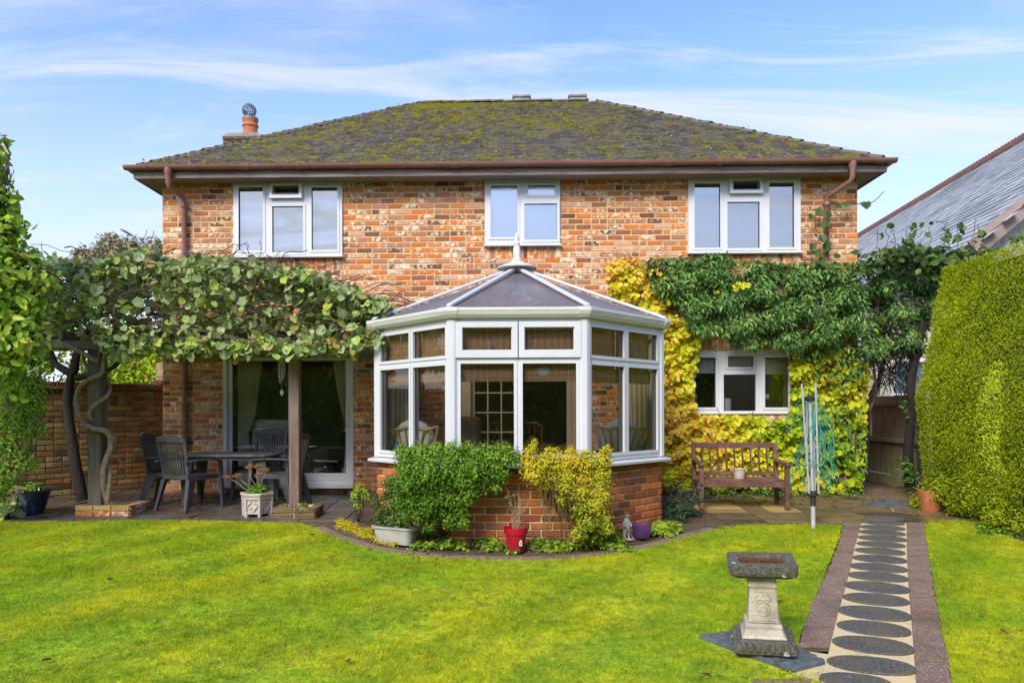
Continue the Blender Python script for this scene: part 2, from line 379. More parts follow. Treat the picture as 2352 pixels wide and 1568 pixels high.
def gsheet(name, poly, mat, dz, kind='structure', sub=0, cell=None):
    """flat sheet over the sloping ground; poly in world xy"""
    mb = MB(); mb.add([(x, y, gz(y)+dz) for x, y in poly], [tuple(range(len(poly)))])
    o = mb.build(name, mat); o['kind'] = kind; return o
# wide ground following the slope
mb = MB()
ys = [900, 60, 0, -2, -4, -7, -10, -14, -22, -60, -900]; xs = [-900, -60, -12, 0, 12, 60, 900]
vs_ = [(x, y, gz(y)-.012) for y in ys for x in xs]
mb.add(vs_, [(j*7+i, (j+1)*7+i, (j+1)*7+i+1, j*7+i+1) for j in range(len(ys)-1) for i in range(6)])
M_field = simple('distant_ground', (.06, .08, .02), (.09, .10, .04), .3, .95)
ground = struct(mb, 'ground', M_soil)
def P2(pts): return [(gp(x, y).x, gp(x, y).y) for x, y in pts]
LAWN_EDGE = [(-120,1203),(0,1200),(150,1199),(300,1197),(440,1196),(560,1199),(690,1203),(722,1213),(760,1232),(850,1262),(960,1279),(1080,1286),(1200,1288),(1330,1284),(1430,1272),(1520,1252),(1600,1228),(1660,1213),(1710,1207),(1800,1206),(1935,1208)]
PATH_L = [(1935,1208),(1918,1260),(1893,1320),(1866,1390),(1842,1450),(1832,1478)]
NEAR_L = [(1790,1478),(1750,1500),(1730,1568)]
lawn_left = P2(LAWN_EDGE + PATH_L)
e = gp(1832, 1478); e2 = gp(1790, 1640)
near = [(e.x, e.y), (e.x-.13, e.y-.9), (e.x-.28, -8.2), (e.x-.3, -14), (-14, -14), (-14, gp(-120,1203).y)]
lawn_left = lawn_left + near
lawn_right = P2([(2120,1200),(2200,1198),(2285,1206),(2330,1222)]) + [(5.1, -2.9), (5.15, -14), (gp(2185,1568).x+.06, -14), (gp(2185,1568).x, gp(2185,1568).y)] + P2([(2170,1500),(2155,1400),(2138,1300),(2122,1230)])
lawnL = gsheet('lawn', lawn_left, M_lawn, .010); lawnR = gsheet('lawn', lawn_right, M_lawn, .010)
def blades(name, poly, dens_fn, excl=None, x0=-6.5, x1=6, y0=-7.2, y1=-1.5, parent=None):
    A = (x1-x0)*(y1-y0); n = int(A*9000*1.3)
    x = rng.uniform(x0, x1, n); y = rng.uniform(y0, y1, n); d = y+10.6
    keep = inpoly(x, y, poly) & (rng.random(n) < dens_fn(d)) & (np.abs(x) < d*.70+.5)
    if excl is not None: keep &= ~inpoly(x, y, excl)
    x, y = x[keep], y[keep]; n = len(x); d = y+10.6; x = x+rng.normal(size=n)*.016; y = y+rng.normal(size=n)*.016
    h = rng.uniform(.009, .024, n)*(1+.9*(rng.random(n) > .965))*(1+.35*np.sin(x*3.1+y*2)*np.sin(y*4.3-x)); w = .0016 + .0006*d*.5
    a = rng.uniform(0, 2*PI, n); lean = rng.uniform(.2, 1.0, n)*h; b = rng.uniform(0, 2*PI, n)
    z = .05*y + .008
    V = np.empty((n, 3, 3), np.float32)
    V[:,0] = np.stack([x-np.cos(a)*w, y-np.sin(a)*w, z], 1); V[:,1] = np.stack([x+np.cos(a)*w, y+np.sin(a)*w, z], 1)
    V[:,2] = np.stack([x+np.cos(b)*lean, y+np.sin(b)*lean, z+h], 1)
    me = bpy.data.meshes.new(name); me.vertices.add(3*n); me.vertices.foreach_set('co', V.ravel())
    me.loops.add(3*n); me.loops.foreach_set('vertex_index', np.arange(3*n, dtype=np.int32))
    me.polygons.add(n); me.polygons.foreach_set('loop_start', np.arange(0, 3*n, 3, dtype=np.int32)); me.update(calc_edges=True)
    setrnd(me, rng.random(n)); me.materials.append(M_blade)
    o = bpy.data.objects.new(name, me); COL.objects.link(o); o['kind'] = 'stuff'; return o
def tufts(name, poly, n):
    cx = rng.uniform(-5.5, 5, n); cy = rng.uniform(-6.7, -2.2, n); k = inpoly(cx, cy, poly); cx, cy = cx[k], cy[k]; m = len(cx)*14
    x = np.repeat(cx, 14)+rng.normal(size=m)*.014; y = np.repeat(cy, 14)+rng.normal(size=m)*.014; h = rng.uniform(.022, .05, m); a = rng.uniform(0, 2*PI, m); b = rng.uniform(0, 2*PI, m); w = .0032; ln = h*rng.uniform(.3, 1.0, m); z = .05*y+.008
    V = np.empty((m, 3, 3), np.float32); V[:,0] = np.stack([x-np.cos(a)*w, y-np.sin(a)*w, z], 1); V[:,1] = np.stack([x+np.cos(a)*w, y+np.sin(a)*w, z], 1); V[:,2] = np.stack([x+np.cos(b)*ln, y+np.sin(b)*ln, z+h], 1)
    me = bpy.data.meshes.new(name); me.vertices.add(3*m); me.vertices.foreach_set('co', V.ravel()); me.loops.add(3*m); me.loops.foreach_set('vertex_index', np.arange(3*m, dtype=np.int32)); me.polygons.add(m); me.polygons.foreach_set('loop_start', np.arange(0, 3*m, 3, dtype=np.int32)); me.update(calc_edges=True)
    setrnd(me, rng.random(m)); me.materials.append(M_blade); o = bpy.data.objects.new(name, me); COL.objects.link(o); o['kind'] = 'stuff'; return o
# ================================================================== the house
HL, HR = on_y(374, 784, 0).x, on_y(1970, 784, 0).x
ZT = 4.47
def wx(x, y): return on_y(x, y, 0).x
def wz(x, y): return on_y(x, y, 0).z
def wrect(x0, y0, x1, y1): return (wx(x0, (y0+y1)/2), wx(x1, (y0+y1)/2), wz((x0+x1)/2, y1), wz((x0+x1)/2, y0))
W_ul = wrect(538, 416, 787, 589); W_um = wrect(1114, 411, 1286, 563); W_ur = wrect(1580, 406, 1837, 580)
W_lr = wrect(1588, 803, 1814, 946); D_patio = wrect(513, 812, 811, 1112); D_cons = (wx(1048, 950), wx(1330, 950), .02, 2.05)
house = thing('brick_house', 'two-storey house of mottled orange brick with mossy hipped tile roof and white windows', 'house', (0, 3, 0))
wall = MB(); I4 = Matrix.Identity(4)
holes = [W_ul, W_um, W_ur, W_lr, D_patio, D_cons]
sheet_with_holes(HL, HR, -.12, ZT, holes, .26, I4, wall)
HD = 6.4
for x0, x1 in ((HL, HL+.26), (HR-.26, HR)): wall.box(x0, .262, -.1, x1, HD, ZT)
wall.box(HL, HD+.002, -.1, HR, HD+.26, ZT)
wall = wall.build('wall', M_mortar, house); wall['kind'] = 'structure'
def below(r, h=.2): return (r[0]-.01, r[1]+.01, r[2]-h, r[2])
sold = [below(W_ul), below(W_um), below(W_ur), below(W_lr, .12), (W_lr[0]-.1, W_lr[1]+.1, W_lr[3], W_lr[3]+.215)]
cells = bond(HL, HR, -.10, ZT, holes, soldiers=sold)
def sc_house(c):
    u, z, l, h = c
    s = -abs(z-3.4)*1.2
    if z < 2.75: s -= 6
    if u < -3.2 or u > 3.9: s -= 3
    return s - .15*abs(u)
lay_bricks(cells, M_brick, wall, I4, 298, sc_house)
# side wall bricks (seen only from a step aside)
for nm, p, q in (('l', (HL, HD, 0), (HL, 0, 0)), ('r', (HR, 0, 0), (HR, HD, 0))):
    Mf, L_ = frameM(p, q); lay_bricks(bond(0, L_, -.1, ZT, []), M_brick, wall, Mf, 0, lambda c: 0)
# inner structure
mb = MB(); mb.box(HL+.27, .27, 2.33, HR-.27, HD-.01, 2.47); mb.box(HL+.27, .27, -.12, HR-.27, HD-.01, -.02)
mb.build('room_floor', M_carpet, house)
mb = MB()
for z0, z1 in ((-.01, 2.32), (2.48, 4.45)):
    mb.box(HL+.28, 3.9, z0, HR-.28, 4.0, z1)
    for x in (-1.35, 2.0): mb.box(x-.05, .28, z0, x+.05, 3.89, z1)
mb.build('room_partition', M_room, house)
mb = MB(); mb.box(HL+.27, .27, 4.46, HR-.27, HD-.01, 4.5); mb.build('room_ceiling', M_room, house)
# windows
def window(rect, panes, name='window', vents=(), parent=None, y=-.035, gm=None, sill=True, M=None, th=.07):
    u0, u1, z0, z1 = rect; M = M or I4
    mb = MB(); sheet_with_holes(u0, u1, z0, z1, panes, th, M @ Matrix.Translation((0, y, 0)), mb)
    w = mb.build(name, M_upvc, parent, bevel=.004)
    for i, (a0, a1, b0, b1) in enumerate(panes):
        s = MB(); T = M @ Matrix.Translation((0, y-(.035 if i in vents else .012), 0)); k = .045 if i in vents else .028
        m_ = MB(); sheet_with_holes(a0-k, a1+k, b0-k, b1+k, [(a0+.004, a1-.004, b0+.004, b1-.004)], .034 if i in vents else .011, T, m_)
        if i in vents:
            zp = b1+k; Tt = M @ Matrix.Translation((0, y-.012, zp)) @ Matrix.Rotation(R_(-5.5), 4, 'X') @ Matrix.Translation((0, 0, -zp))
            m_ = MB(); sheet_with_holes(a0-k, a1+k, b0-k, b1+k, [(a0, a1, b0, b1)], .034, Tt @ Matrix.Translation((0, -.03, 0)), m_)
            m_.build('sash', M_upvc, w, bevel=.005)
            gmb = MB().add([(a0,0,b0),(a1,0,b0),(a1,0,b1),(a0,0,b1)], [(0,1,2,3)], None, Tt @ Matrix.Translation((0, -.012, 0)))
            gmb.build('pane', M_glass, w)
        else:
            m_.build('bead', M_upvc, w, bevel=.003)
            r_ = MB(); sheet_with_holes(a0-.002, a1+.002, b0-.002, b1+.002, [(a0+.006, a1-.006, b0+.006, b1-.006)], .006, M @ Matrix.Translation((0, y+.018, 0)), r_)
            r_.build('gasket', M_rubber, w)
            MB().add([(a0,0,b0),(a1,0,b0),(a1,0,b1),(a0,0,b1)], [(0,1,2,3)], None, M @ Matrix.Translation((0, y+.022, 0))).build('pane', gm or M_glass, w)
    if sill:
        MB().box(u0-.02, y-.055, z0-.03, u1+.02, y+.02, z0-.001, M).build('sill', M_upvc, w, bevel=.006)
    return w
wu = window(W_ul, [wrect(550,432,607,577), wrect(630,430,690,452), wrect(627,475,699,582), wrect(717,432,777,576)], vents=(1,), parent=house, gm=M_glass_up)
window(W_um, [wrect(1127,428,1189,547), wrect(1212,427,1274,450), wrect(1204,469,1280,553)], parent=house, gm=M_glass_ob)
window(W_ur, [wrect(1593,423,1653,571), wrect(1680,419,1741,441), wrect(1668,465,1743,572), wrect(1764,421,1822,570)], vents=(1,), parent=house, gm=M_glass_up)
window(W_lr, [wrect(1596,820,1645,936), wrect(1672,817,1731,843), wrect(1662,859,1737,944), wrect(1757,820,1812,936)], parent=house, y=.02, gm=M_glass_patio)
# painted timber head strips above the upper windows
mb = MB()
for r in (W_ul, W_um, W_ur): mb.box(r[0]-.01, -.05, r[3]+.002, r[1]+.01, .03, r[3]+.028)
mb.build('window_head', M_upvc_d, house)
# patio door: sliding, two leaves
dp = D_patio; xm0, xm1 = wx(660, 950), wx(690, 950)
mb = MB(); sheet_with_holes(dp[0], dp[1], dp[2]-.0, dp[3], [(dp[0]+.05, dp[1]-.05, dp[2]+.06, dp[3]-.06)], .09, Matrix.Translation((0, -.01, 0)), mb)
door = mb.build('patio_door', M_upvc, house, bevel=.004)
lp = (wx(531,950), wx(660,950), wz(600,1086), wz(600,828)); rp = (wx(692,950), wx(794,950), wz(740,1086), wz(740,828))
mb = MB(); sheet_with_holes(dp[0]+.052, rp[0]-.012, dp[2]+.062, dp[3]-.062, [lp], .03, Matrix.Translation((0, .045, 0)), mb); mb.build('fixed_leaf', M_upvc, door, bevel=.003)
mb = MB(); sheet_with_holes(lp[1]+.03, dp[1]-.052, dp[2]+.062, dp[3]-.062, [rp], .035, Matrix.Translation((0, .005, 0)), mb); mb.build('sliding_leaf', M_upvc, door, bevel=.003)
for r, yy in ((lp, .058), (rp, .022)):
    MB().add([(r[0],yy,r[2]),(r[1],yy,r[2]),(r[1],yy,r[3]),(r[0],yy,r[3])], [(0,1,2,3)]).build('pane', M_glass_patio, door)
    mb = MB(); sheet_with_holes(r[0]-.001, r[1]+.001, r[2]-.001, r[3]+.001, [(r[0]+.008, r[1]-.008, r[2]+.008, r[3]-.008)], .006, Matrix.Translation((0, yy-.008, 0)), mb); mb.build('gasket', M_rubber, door)
hx, hz_ = wx(797, 955), wz(797, 955)
MB().tube([(hx,-.0,hz_+.14),(hx,-.045,hz_+.13),(hx+.015,-.055,hz_+.11),(hx+.015,-.055,hz_-.11),(hx,-.045,hz_-.13),(hx,-.0,hz_-.14)], .011, 8).build('handle', M_upvc, door, smooth=True)
MB().box(dp[0]-.02, -.09, dp[2]-.05, dp[1]+.02, .08, dp[2]-.002).build('threshold', M_upvc_d, door, bevel=.006)
# inner double doors to the conservatory, in cream
dc = D_cons
mb = MB(); sheet_with_holes(dc[0], dc[1], dc[2], dc[3], [(dc[0]+.20, dc[1]-.10, dc[2]-.01, dc[3]-.06)], .1, Matrix.Translation((0, .05, 0)), mb)
fd = mb.build('garden_room_door', M_cream, house, bevel=.004)
gx0, gx1 = wx(1086, 950), wx(1184, 950); gw = (gx1-gx0-.02)/3
gh = []
for i in range(3):
    for j in range(6):
        gh.append((gx0+.012+i*gw+.009, gx0+.012+(i+1)*gw-.009, .30+j*.285+.009, .30+(j+1)*.285-.009))
mb = MB(); sheet_with_holes(gx0-.055, gx1+.05, .03, 2.02, gh, .035, Matrix.Translation((0, .16, 0)), mb); mb.build('glazed_leaf', M_cream, fd, bevel=.003)
for h_ in gh: MB().add([(h_[0],.178,h_[2]),(h_[1],.178,h_[2]),(h_[1],.178,h_[3]),(h_[0],.178,h_[3])], [(0,1,2,3)]).build('pane', M_glass, fd)
MB().box(dc[1]-.17, .08, .03, dc[1]-.105, .12, 2.0).build('open_leaf', M_cream, fd)
# ---------------- roof
OV = .36; ex0, ex1 = HL-OV+.18, HR+OV-.18; ey0 = -OV; ZE = 4.60; B = 3.5; RZ = ZE+2.29; ey1 = ey0+2*B
ra, rb = Vector((ex0+B, ey0+B, RZ)), Vector((ex1-B, ey0+B, RZ))
mb = MB(); mb.add([(ex0,ey0,ZE),(ex1,ey0,ZE),(ex1,ey1,ZE),(ex0,ey1,ZE),ra,rb,(ex0,ey0,ZE-.03),(ex1,ey0,ZE-.03),(ex1,ey1,ZE-.03),(ex0,ey1,ZE-.03)],
    [(0,1,5,4),(1,2,5),(2,3,4,5),(3,0,4),(6,9,8,7),(0,6,7,1),(1,7,8,2),(2,8,9,3),(3,9,6,0)])
g = G('weathered_clay_tile'); r = g.rnd()
tc_ = g.ramp(r, [(0, (.14, .122, .112)), (.5, (.205, .18, .165)), (1, (.26, .23, .205))])
n_ = g.noise(.8, 4, .6); sp = g.new('ShaderNodeSeparateXYZ'); g.l.new(g.geo.outputs['Position'], sp.inputs[0])
mossy = g.math('ADD', g.noise(7, 5, .72), g.math('MULTIPLY', n_, .45))
mossy = g.math('ADD', mossy, g.rng(sp.outputs[2], 6.4, 6.85, 0, .12))
tc_ = g.mix(g.rng(mossy, .73, .83), tc_, g.mix(g.noise(14, 3), (.18, .18, .03), (.40, .38, .045)))
g.bump(g.noise(40, 4, .7), .8, .02); M_tile = g.fin(tc_, .9, 0, .2)
M_moss = leafmat('roof_moss', [(0, (.10, .10, .012)), (.5, (.22, .22, .02)), (1, (.36, .33, .03))], .95, .05, spec=.1)
roof = mb.build('roof', M_tile, house); roof['kind'] = 'structure'
tiles = MB(); moss_pts = []; gauge, tw = .100, .168
SL = math.hypot(B, RZ-ZE); nrow = int(SL/gauge); up = Vector((0, B, RZ-ZE)).normalized(); nv = Vector((0, -(RZ-ZE), B)).normalized()
def tile_face(p0, ux, upv, nvv, Lbase, simple_=False):
    """p0 = eave start, ux = along the eave"""
    for i in range(nrow+1):
        s = i*gauge; inset = s/SL*B; a, b = inset, Lbase-inset
        u = a - random.random()*.0 + (tw/2 if i % 2 else 0) - tw + ((a // tw)*tw - a if False else 0)
        u = math.floor(a/tw)*tw + (tw/2 if i % 2 else 0) - tw
        while u < b:
            x0, x1 = max(u+.003, a-.02), min(u+tw-.003, b+.02)
            if x1-x0 > .02:
                l0 = .026+random.uniform(0, .006); l1 = random.uniform(0, .006); c = .004+random.uniform(0,.005)
                q = p0 + ux*x0 + upv*(s-.012); q1 = p0 + ux*x1 + upv*(s-.012); sag = random.uniform(-.004, .004)
                A = q+nvv*l0; B_ = (q+q1)/2+nvv*(l0+c); C_ = q1+nvv*(l0+sag)
                D = q1+upv*(gauge+.02)+nvv*l1; E = q+upv*(gauge+.02)+nvv*l1
                F = q-nvv*.004; G_ = q1-nvv*.004
                tiles.add([A, B_, C_, D, E, F, G_], [(0,1,2,3,4),(5,6,2,1,0)], random.random())
                if random.random() < .18 and not simple_: moss_pts.append((B_+upv*random.uniform(0,.09), nvv))
            u += tw
tile_face(Vector((ex0, ey0, ZE)), Vector((1,0,0)), up, nv, ex1-ex0)
tile_face(Vector((ex0, ey1, ZE)), Vector((0,-1,0)), Vector((B,0,RZ-ZE)).normalized(), Vector((-(RZ-ZE),0,B)).normalized(), ey1-ey0, True)
tile_face(Vector((ex1, ey0, ZE)), Vector((0,1,0)), Vector((-B,0,RZ-ZE)).normalized(), Vector(((RZ-ZE),0,B)).normalized(), ey1-ey0, True)
o = tiles.build('roof_tiles', M_tile, roof); o['kind'] = 'stuff'
# hip and ridge tiles, one by one
M_hip = simple('hip_tile', (.13, .11, .095), (.22, .20, .17), 7, .9, .6, 50)
g2 = G('hip_tile_mossy'); f = g2.rng(g2.noise(9, 5, .7), .5, .6); g2.bump(g2.noise(40, 4), .7, .01); M_hip = g2.fin(g2.mix(f, (.15, .12, .10), (.14, .135, .02)), .9)
def half_tile(L_, r0, r1, th=.012, n=7, name='hip_tile'):
    mb = MB(); vs_ = []
    for y, r in ((0, r0), (L_, r1)):
        for k in range(n+1):
            t = PI*k/n; vs_.append((-math.cos(t)*r, y, math.sin(t)*r*.7))
        for k in range(n+1):
            t = PI*k/n; vs_.append((-math.cos(t)*(r-th), y, math.sin(t)*(r-th)*.7-.004))
    m = n+1; fs = []
    for k in range(n): fs += [(k, k+1, 2*m+k+1, 2*m+k), (m+k+1, m+k, 3*m+k, 3*m+k+1), (k, m+k, m+k+1, k+1), (2*m+k, 2*m+k+1, 3*m+k+1, 3*m+k)]
    mb.add(vs_, fs); return mb.mesh(name, M_hip)
ht = half_tile(.235, .080, .068)
def run_tiles(p, q, name, step=.205, lift=.018):
    d = (q-p); n = int(d.length/step); d.normalize(); x = d.cross(Vector((0,0,1))).normalized(); z = x.cross(d)
    for i in range(n):
        c = p+d*(i*step)+z*(lift+random.uniform(-.008,.008)) - z*.02
        t = d + z*.075; t.normalize(); zz = x.cross(t)
        t = t*1; 
        M = Matrix(((x.x,t.x,zz.x,c.x),(x.y,t.y,zz.y,c.y),(x.z,t.z,zz.z,c.z),(0,0,0,1)))
        if name == 'hip_tile':      # wide end points down the hip
            t2 = d - z*.05; t2.normalize(); zz = x.cross(t2); c = c + z*.0
            M = Matrix(((x.x,t2.x,zz.x,c.x),(x.y,t2.y,zz.y,c.y),(x.z,t2.z,zz.z,c.z),(0,0,0,1)))
        place(ht, name, roof, M @ Matrix.Rotation(random.uniform(-.05,.05), 4, 'Z'))
run_tiles(Vector((ex0, ey0, ZE)), ra, 'hip_tile'); run_tiles(Vector((ex1, ey0, ZE)), rb, 'hip_tile')
run_tiles(ra, rb, 'ridge_tile', .225)
for x in (on_y(1198, 238, ra.y).x, on_y(1326, 238, ra.y).x):
    mb = MB(); mb.box(x-.17, ra.y-.12, RZ+.06, x+.17, ra.y+.12, RZ+.105); mb.box(x-.15, ra.y-.1, RZ+.0, x+.15, ra.y+.1, RZ+.06); mb.build('ridge_vent', M_lead, roof, bevel=.01)
# fascia, soffit, gutter
fx0_, fx1_ = ex0, ex1; ex0, ex1 = HL-OV+.09, HR+OV-.09
mb = MB(); mb.box(ex0+.02, ey0+.02, ZT-.03, ex1-.02, ey0+.045, ZE-.032)
mb.box(ex0+.02, ey0+.047, ZT-.03, ex0+.045, ey1, ZE-.032); mb.box(ex1-.045, ey0+.047, ZT-.03, ex1-.02, ey1, ZE-.032); mb.build('fascia', M_fascia, house, bevel=.003)
mb = MB(); mb.box(ex0+.046, ey0+.046, ZT-.012, ex1-.046, -.001, ZT+.0); mb.box(ex0+.046, 0, ZT-.012, HL-.001, ey1, ZT); mb.box(HR+.001, 0, ZT-.012, ex1-.046, ey1, ZT); mb.build('soffit', M_soffit, house)
ex0, ex1 = fx0_, fx1_
def gutter(p, q, r=.058):
    mb = MB(); d = (q-p).normalized(); o_ = d.cross(Vector((0,0,1))).normalized(); n = 9; vs_ = []
    for e_ in (p, q):
        for rr in (r, r-.006):
            for k in range(n+1):
                t = PI + PI*k/n; vs_.append(e_ + o_*math.cos(t)*rr + Vector((0,0,1))*math.sin(t)*rr)
    m = n+1; fs = []
    for k in range(n): fs += [(k, k+1, 2*m+k+1, 2*m+k), (m+k+1, m+k, 3*m+k, 3*m+k+1), (k, m+k, m+k+1, k+1), (2*m+k, 2*m+k+1, 3*m+k+1, 3*m+k)]
    fs += [(0, 2*m, 3*m, m), (n, m+n, 3*m+n, 2*m+n)]
    return mb.add(vs_, fs)
GY = ey0-.045; GZ = ZE-.005
gt = gutter(Vector((ex0-.16, GY, GZ)), Vector((ex1+.16, GY, GZ))); gut = gt.build('gutter', M_gutter, house, smooth=True)
gl_ = gutter(Vector((ex0-.12, ey1, GZ)), Vector((ex0-.12, ey0, GZ))); gl_.build('gutter', M_gutter, house, smooth=True)
gr_ = gutter(Vector((ex1+.12, ey0, GZ)), Vector((ex1+.12, ey1, GZ))); gr_.build('gutter', M_gutter, house, smooth=True)
brk = gutter(Vector((-.022, 0, 0)), Vector((.022, 0, 0)), .068); brk.box(-.012, .04, -.05, .012, .062, .01); brm = brk.mesh('gutter_bracket', M_gutter)
uni = gutter(Vector((-.06, 0, 0)), Vector((.06, 0, 0)), .067); uni = uni.mesh('gutter_union', M_gutter)
x = ex0+.15; k = 0
while x < ex1: place(uni if k % 4 == 2 else brm, 'gutter_union' if k % 4 == 2 else 'gutter_bracket', gut, Matrix.Translation((x, GY, GZ))); x += .72+random.uniform(-.03,.03); k += 1
def downpipe(xg, xw, zb, zk=.42):
    mb = MB(); r = .036; yw = -.07
    mb.lathe([(.05,.0),(.055,-.07),(.042,-.10),(.038,-.14)], (xg, GY, GZ-.02), 14)
    mb.tube([(xg, GY, GZ-.10), (xg, GY, GZ-.24), (xg+(xw-xg)*.05, GY+.03, GZ-.29), (xw-(xw-xg)*.05, yw-.03, GZ-zk-.05), (xw, yw, GZ-zk-.12), (xw, yw, zb)], r, 14)
    p = mb.build('downpipe', M_gutter, house, smooth=True)
    for z in np.arange(GZ-zk-.2, zb, -.95): MB().lathe([(r+.004,0),(r+.012,.01),(r+.012,.06),(r+.004,.07)], (xw, yw, z), 14).build('pipe_collar', M_gutter, p, smooth=True)
    return p
downpipe(on_y(386, 400, GY).x, on_y(423, 500, -.07).x, .0, .30); downpipe(on_y(1958, 390, GY).x, on_y(1899, 500, -.07).x, .0, .36)
# chimney
cy0 = 3.0; chx0, chx1 = on_y(512, 320, cy0).x, on_y(600, 320, cy0).x; czt = on_y(556, 300, cy0).z
mb = MB(); mb.box(chx0, cy0, 4.3, chx1, cy0+.7, czt-.16); mb.box(chx0-.012, cy0-.012, czt-.158, chx1+.012, cy0+.712, czt-.10)
mb.add([(chx0,cy0,czt-.098),(chx1+.05,cy0,czt-.098),(chx1+.05,cy0+.7,czt-.098),(chx0,cy0+.7,czt-.098),(chx0+.05,cy0+.1,czt),(chx1-.12,cy0+.1,czt),(chx1-.12,cy0+.6,czt),(chx0+.05,cy0+.6,czt)], [(0,3,2,1),(4,5,6,7),(0,1,5,4),(1,2,6,5),(2,3,7,6),(3,0,4,7)])
ch = mb.build('chimney', simple('sooty_mortar', (.20,.17,.14), (.3,.27,.22), 6, .95), house)
M_chb = brickmat('sooty_chimney_brick', [(0,(.10,.07,.055)),(.4,(.17,.10,.075)),(.8,(.30,.13,.07))], .3, .4, (.35,.3,.25), .3)
Mf, L_ = frameM((chx0, cy0, 0), (chx1, cy0, 0)); lay_bricks(bond(0, L_, czt-1.1, czt-.10, []), M_chb, ch, Mf @ Matrix.Translation((0,-.016,0)), 26, lambda c: c[1])
px_ = on_y(575, 280, cy0+.35); pz = czt-.02
M_terra = simple('terracotta', (.52,.17,.065), (.40,.13,.055), 9, .8, .3, 60)
MB().lathe([(.135,0),(.15,.02),(.135,.05),(.13,.20),(.15,.22),(.15,.25),(.132,.27),(.132,.30),(.145,.32),(.145,.355),(.10,.36)], (px_.x, cy0+.35, pz), 20).build('chimney_pot', M_terra, ch, smooth=True)
mb = MB(); mb.lathe([(.15,0),(.15,.035),(.06,.05),(.03,.09)], (px_.x, cy0+.35, pz+.35), 18)
for k in range(16):
    a = 2*PI*k/16; pts = []
    for j in range(9):
        t = PI*j/8; rr = .115*math.sin(t)+.012; aa = a+t*.45
        pts.append((px_.x-.02+rr*math.cos(aa), cy0+.35+rr*math.sin(aa), pz+.41+.12*(1-math.cos(t))))
    mb.tube(pts, .011, 4)
mb.build('chimney_cowl', M_lead, ch, smooth=True)
# ================================================================== conservatory
CY1, CY2 = -2.1, -3.15
xl, xr = on_y(866, 1000, CY1).x, on_y(1519, 1000, CY1).x; xfl, xfr = on_y(1037, 1000, CY2).x, on_y(1345, 1000, CY2).x
CP = [(xl, 0), (xl, CY1), (xfl, CY2), (xfr, CY2), (xr, CY1), (xr, 0)]; cxm = (xfl+xfr)/2
cons = thing('conservatory', 'white framed conservatory with octagonal front, dark ribbed roof and brick base', 'conservatory', (cxm, -1.5, gz(-1.5)))
def offset(path, o):
    out = []; n = len(path)
    for i, p in enumerate(path):
        ns = []
        for a, b in ((i-1, i), (i, i+1)):
            if a < 0 or b >= n: continue
            d = Vector((path[b][0]-path[a][0], path[b][1]-path[a][1])).normalized(); ns.append(Vector((d.y, -d.x)))
        m = sum(ns, Vector((0, 0))).normalized(); k = o/max(.3, m.dot(ns[0])); out.append((p[0]+m.x*k, p[1]+m.y*k))
    return out
def sweep(path, prof, mb=None, base=None):
    mb = mb or MB(); rows = [[(*q, z) for q in offset(path, o)] for o, z in prof]; n = len(path); m = len(prof)
    if base: rows = [[(x, y, z+base(x, y)) for x, y, z in r_] for r_ in rows]
    vs_ = [p for r_ in rows for p in r_]; fs = []
    for j in range(m):
        k = (j+1) % m
        for i in range(n-1): fs.append((j*n+i, j*n+i+1, k*n+i+1, k*n+i))
    fs += [tuple(j*n for j in range(m)), tuple(j*n+n-1 for j in range(m-1, -1, -1))]
    return mb.add(vs_, fs)
ZS, ZH = .655, 2.097
dw = sweep(CP, [(-.01, -.25), (-.01, .60), (-.22, .60), (-.22, -.25)]).build('base_wall', M_mortar3, cons)
for i in range(5):
    Mf, L_ = frameM((*CP[i], 0), (*CP[i+1], 0)); lo = -.25+.0
    rows = 11; cells_ = bond(0, L_, .60-rows*.0775, .60, [], bl=.225, header=0)
    lay_bricks(cells_, M_dwarf, dw, Mf, 0 if i in (0, 4) else 96, lambda c: -abs(c[1]-.2)*.1)
sweep(CP, [(.10, .602), (.105, .635), (-.05, .653), (-.20, .653), (-.20, .602)]).build('window_sill', M_upvc, cons, bevel=.006)
fronts = []
for i in range(5):
    Mf, L_ = frameM((*CP[i], 0), (*CP[i+1], 0)); side = i in (0, 4)
    n = 3 if side else 2; e0 = .085; w = (L_-2*e0+.0)/n; pn = []
    for k in range(n):
        a, b = e0+k*w, e0+(k+1)*w
        a += .0 if k == 0 else .035; b -= .0 if k == n-1 else .035
        if i == 2:
            pn += [(a+.005, b-.005, .73, 1.655), (a+.03, b-.03, 1.785, 2.01)]
        else: pn += [(a, b, .73, 1.645), (a, b, 1.735, 2.028)]
    r_ = window((.04, L_-.04, ZS+.002, ZH), pn, 'window', (), cons, .0, M_glass_cons if i == 2 else M_glass, False, Mf, .07)
    if i == 2:
        for (a, b, c, d) in (pn[1], pn[3]):
            m_ = MB(); sheet_with_holes(a-.07, b+.07, c-.075, d+.06, [(a-.004, b+.004, c-.004, d+.004)], .03, Mf @ Matrix.Translation((0, -.034, 0)), m_); m_.build('vent_sash', M_upvc, r_, bevel=.006)
        a, b, c, d = pn[1]; m_ = MB().box((a+b)/2+.01, .03, c-.01, (a+b)/2+.03, .06, c+.1, Mf); m_.build('stay', M_upvc, r_)
    fronts.append((Mf, L_, pn))
for i in (1, 2, 3, 4):
    x, y = CP[i]; MB().lathe([(.062, ZS+.003), (.062, ZH)], (x*.985+cxm*.015, y+.025, 0), 8, phase=.5).build('corner_post', M_upvc, cons)
sweep(CP, [(.0, ZH+.002), (.0, ZH+.06), (-.1, ZH+.06), (-.1, ZH+.002)]).build('eaves_beam', M_upvc, cons, bevel=.004)
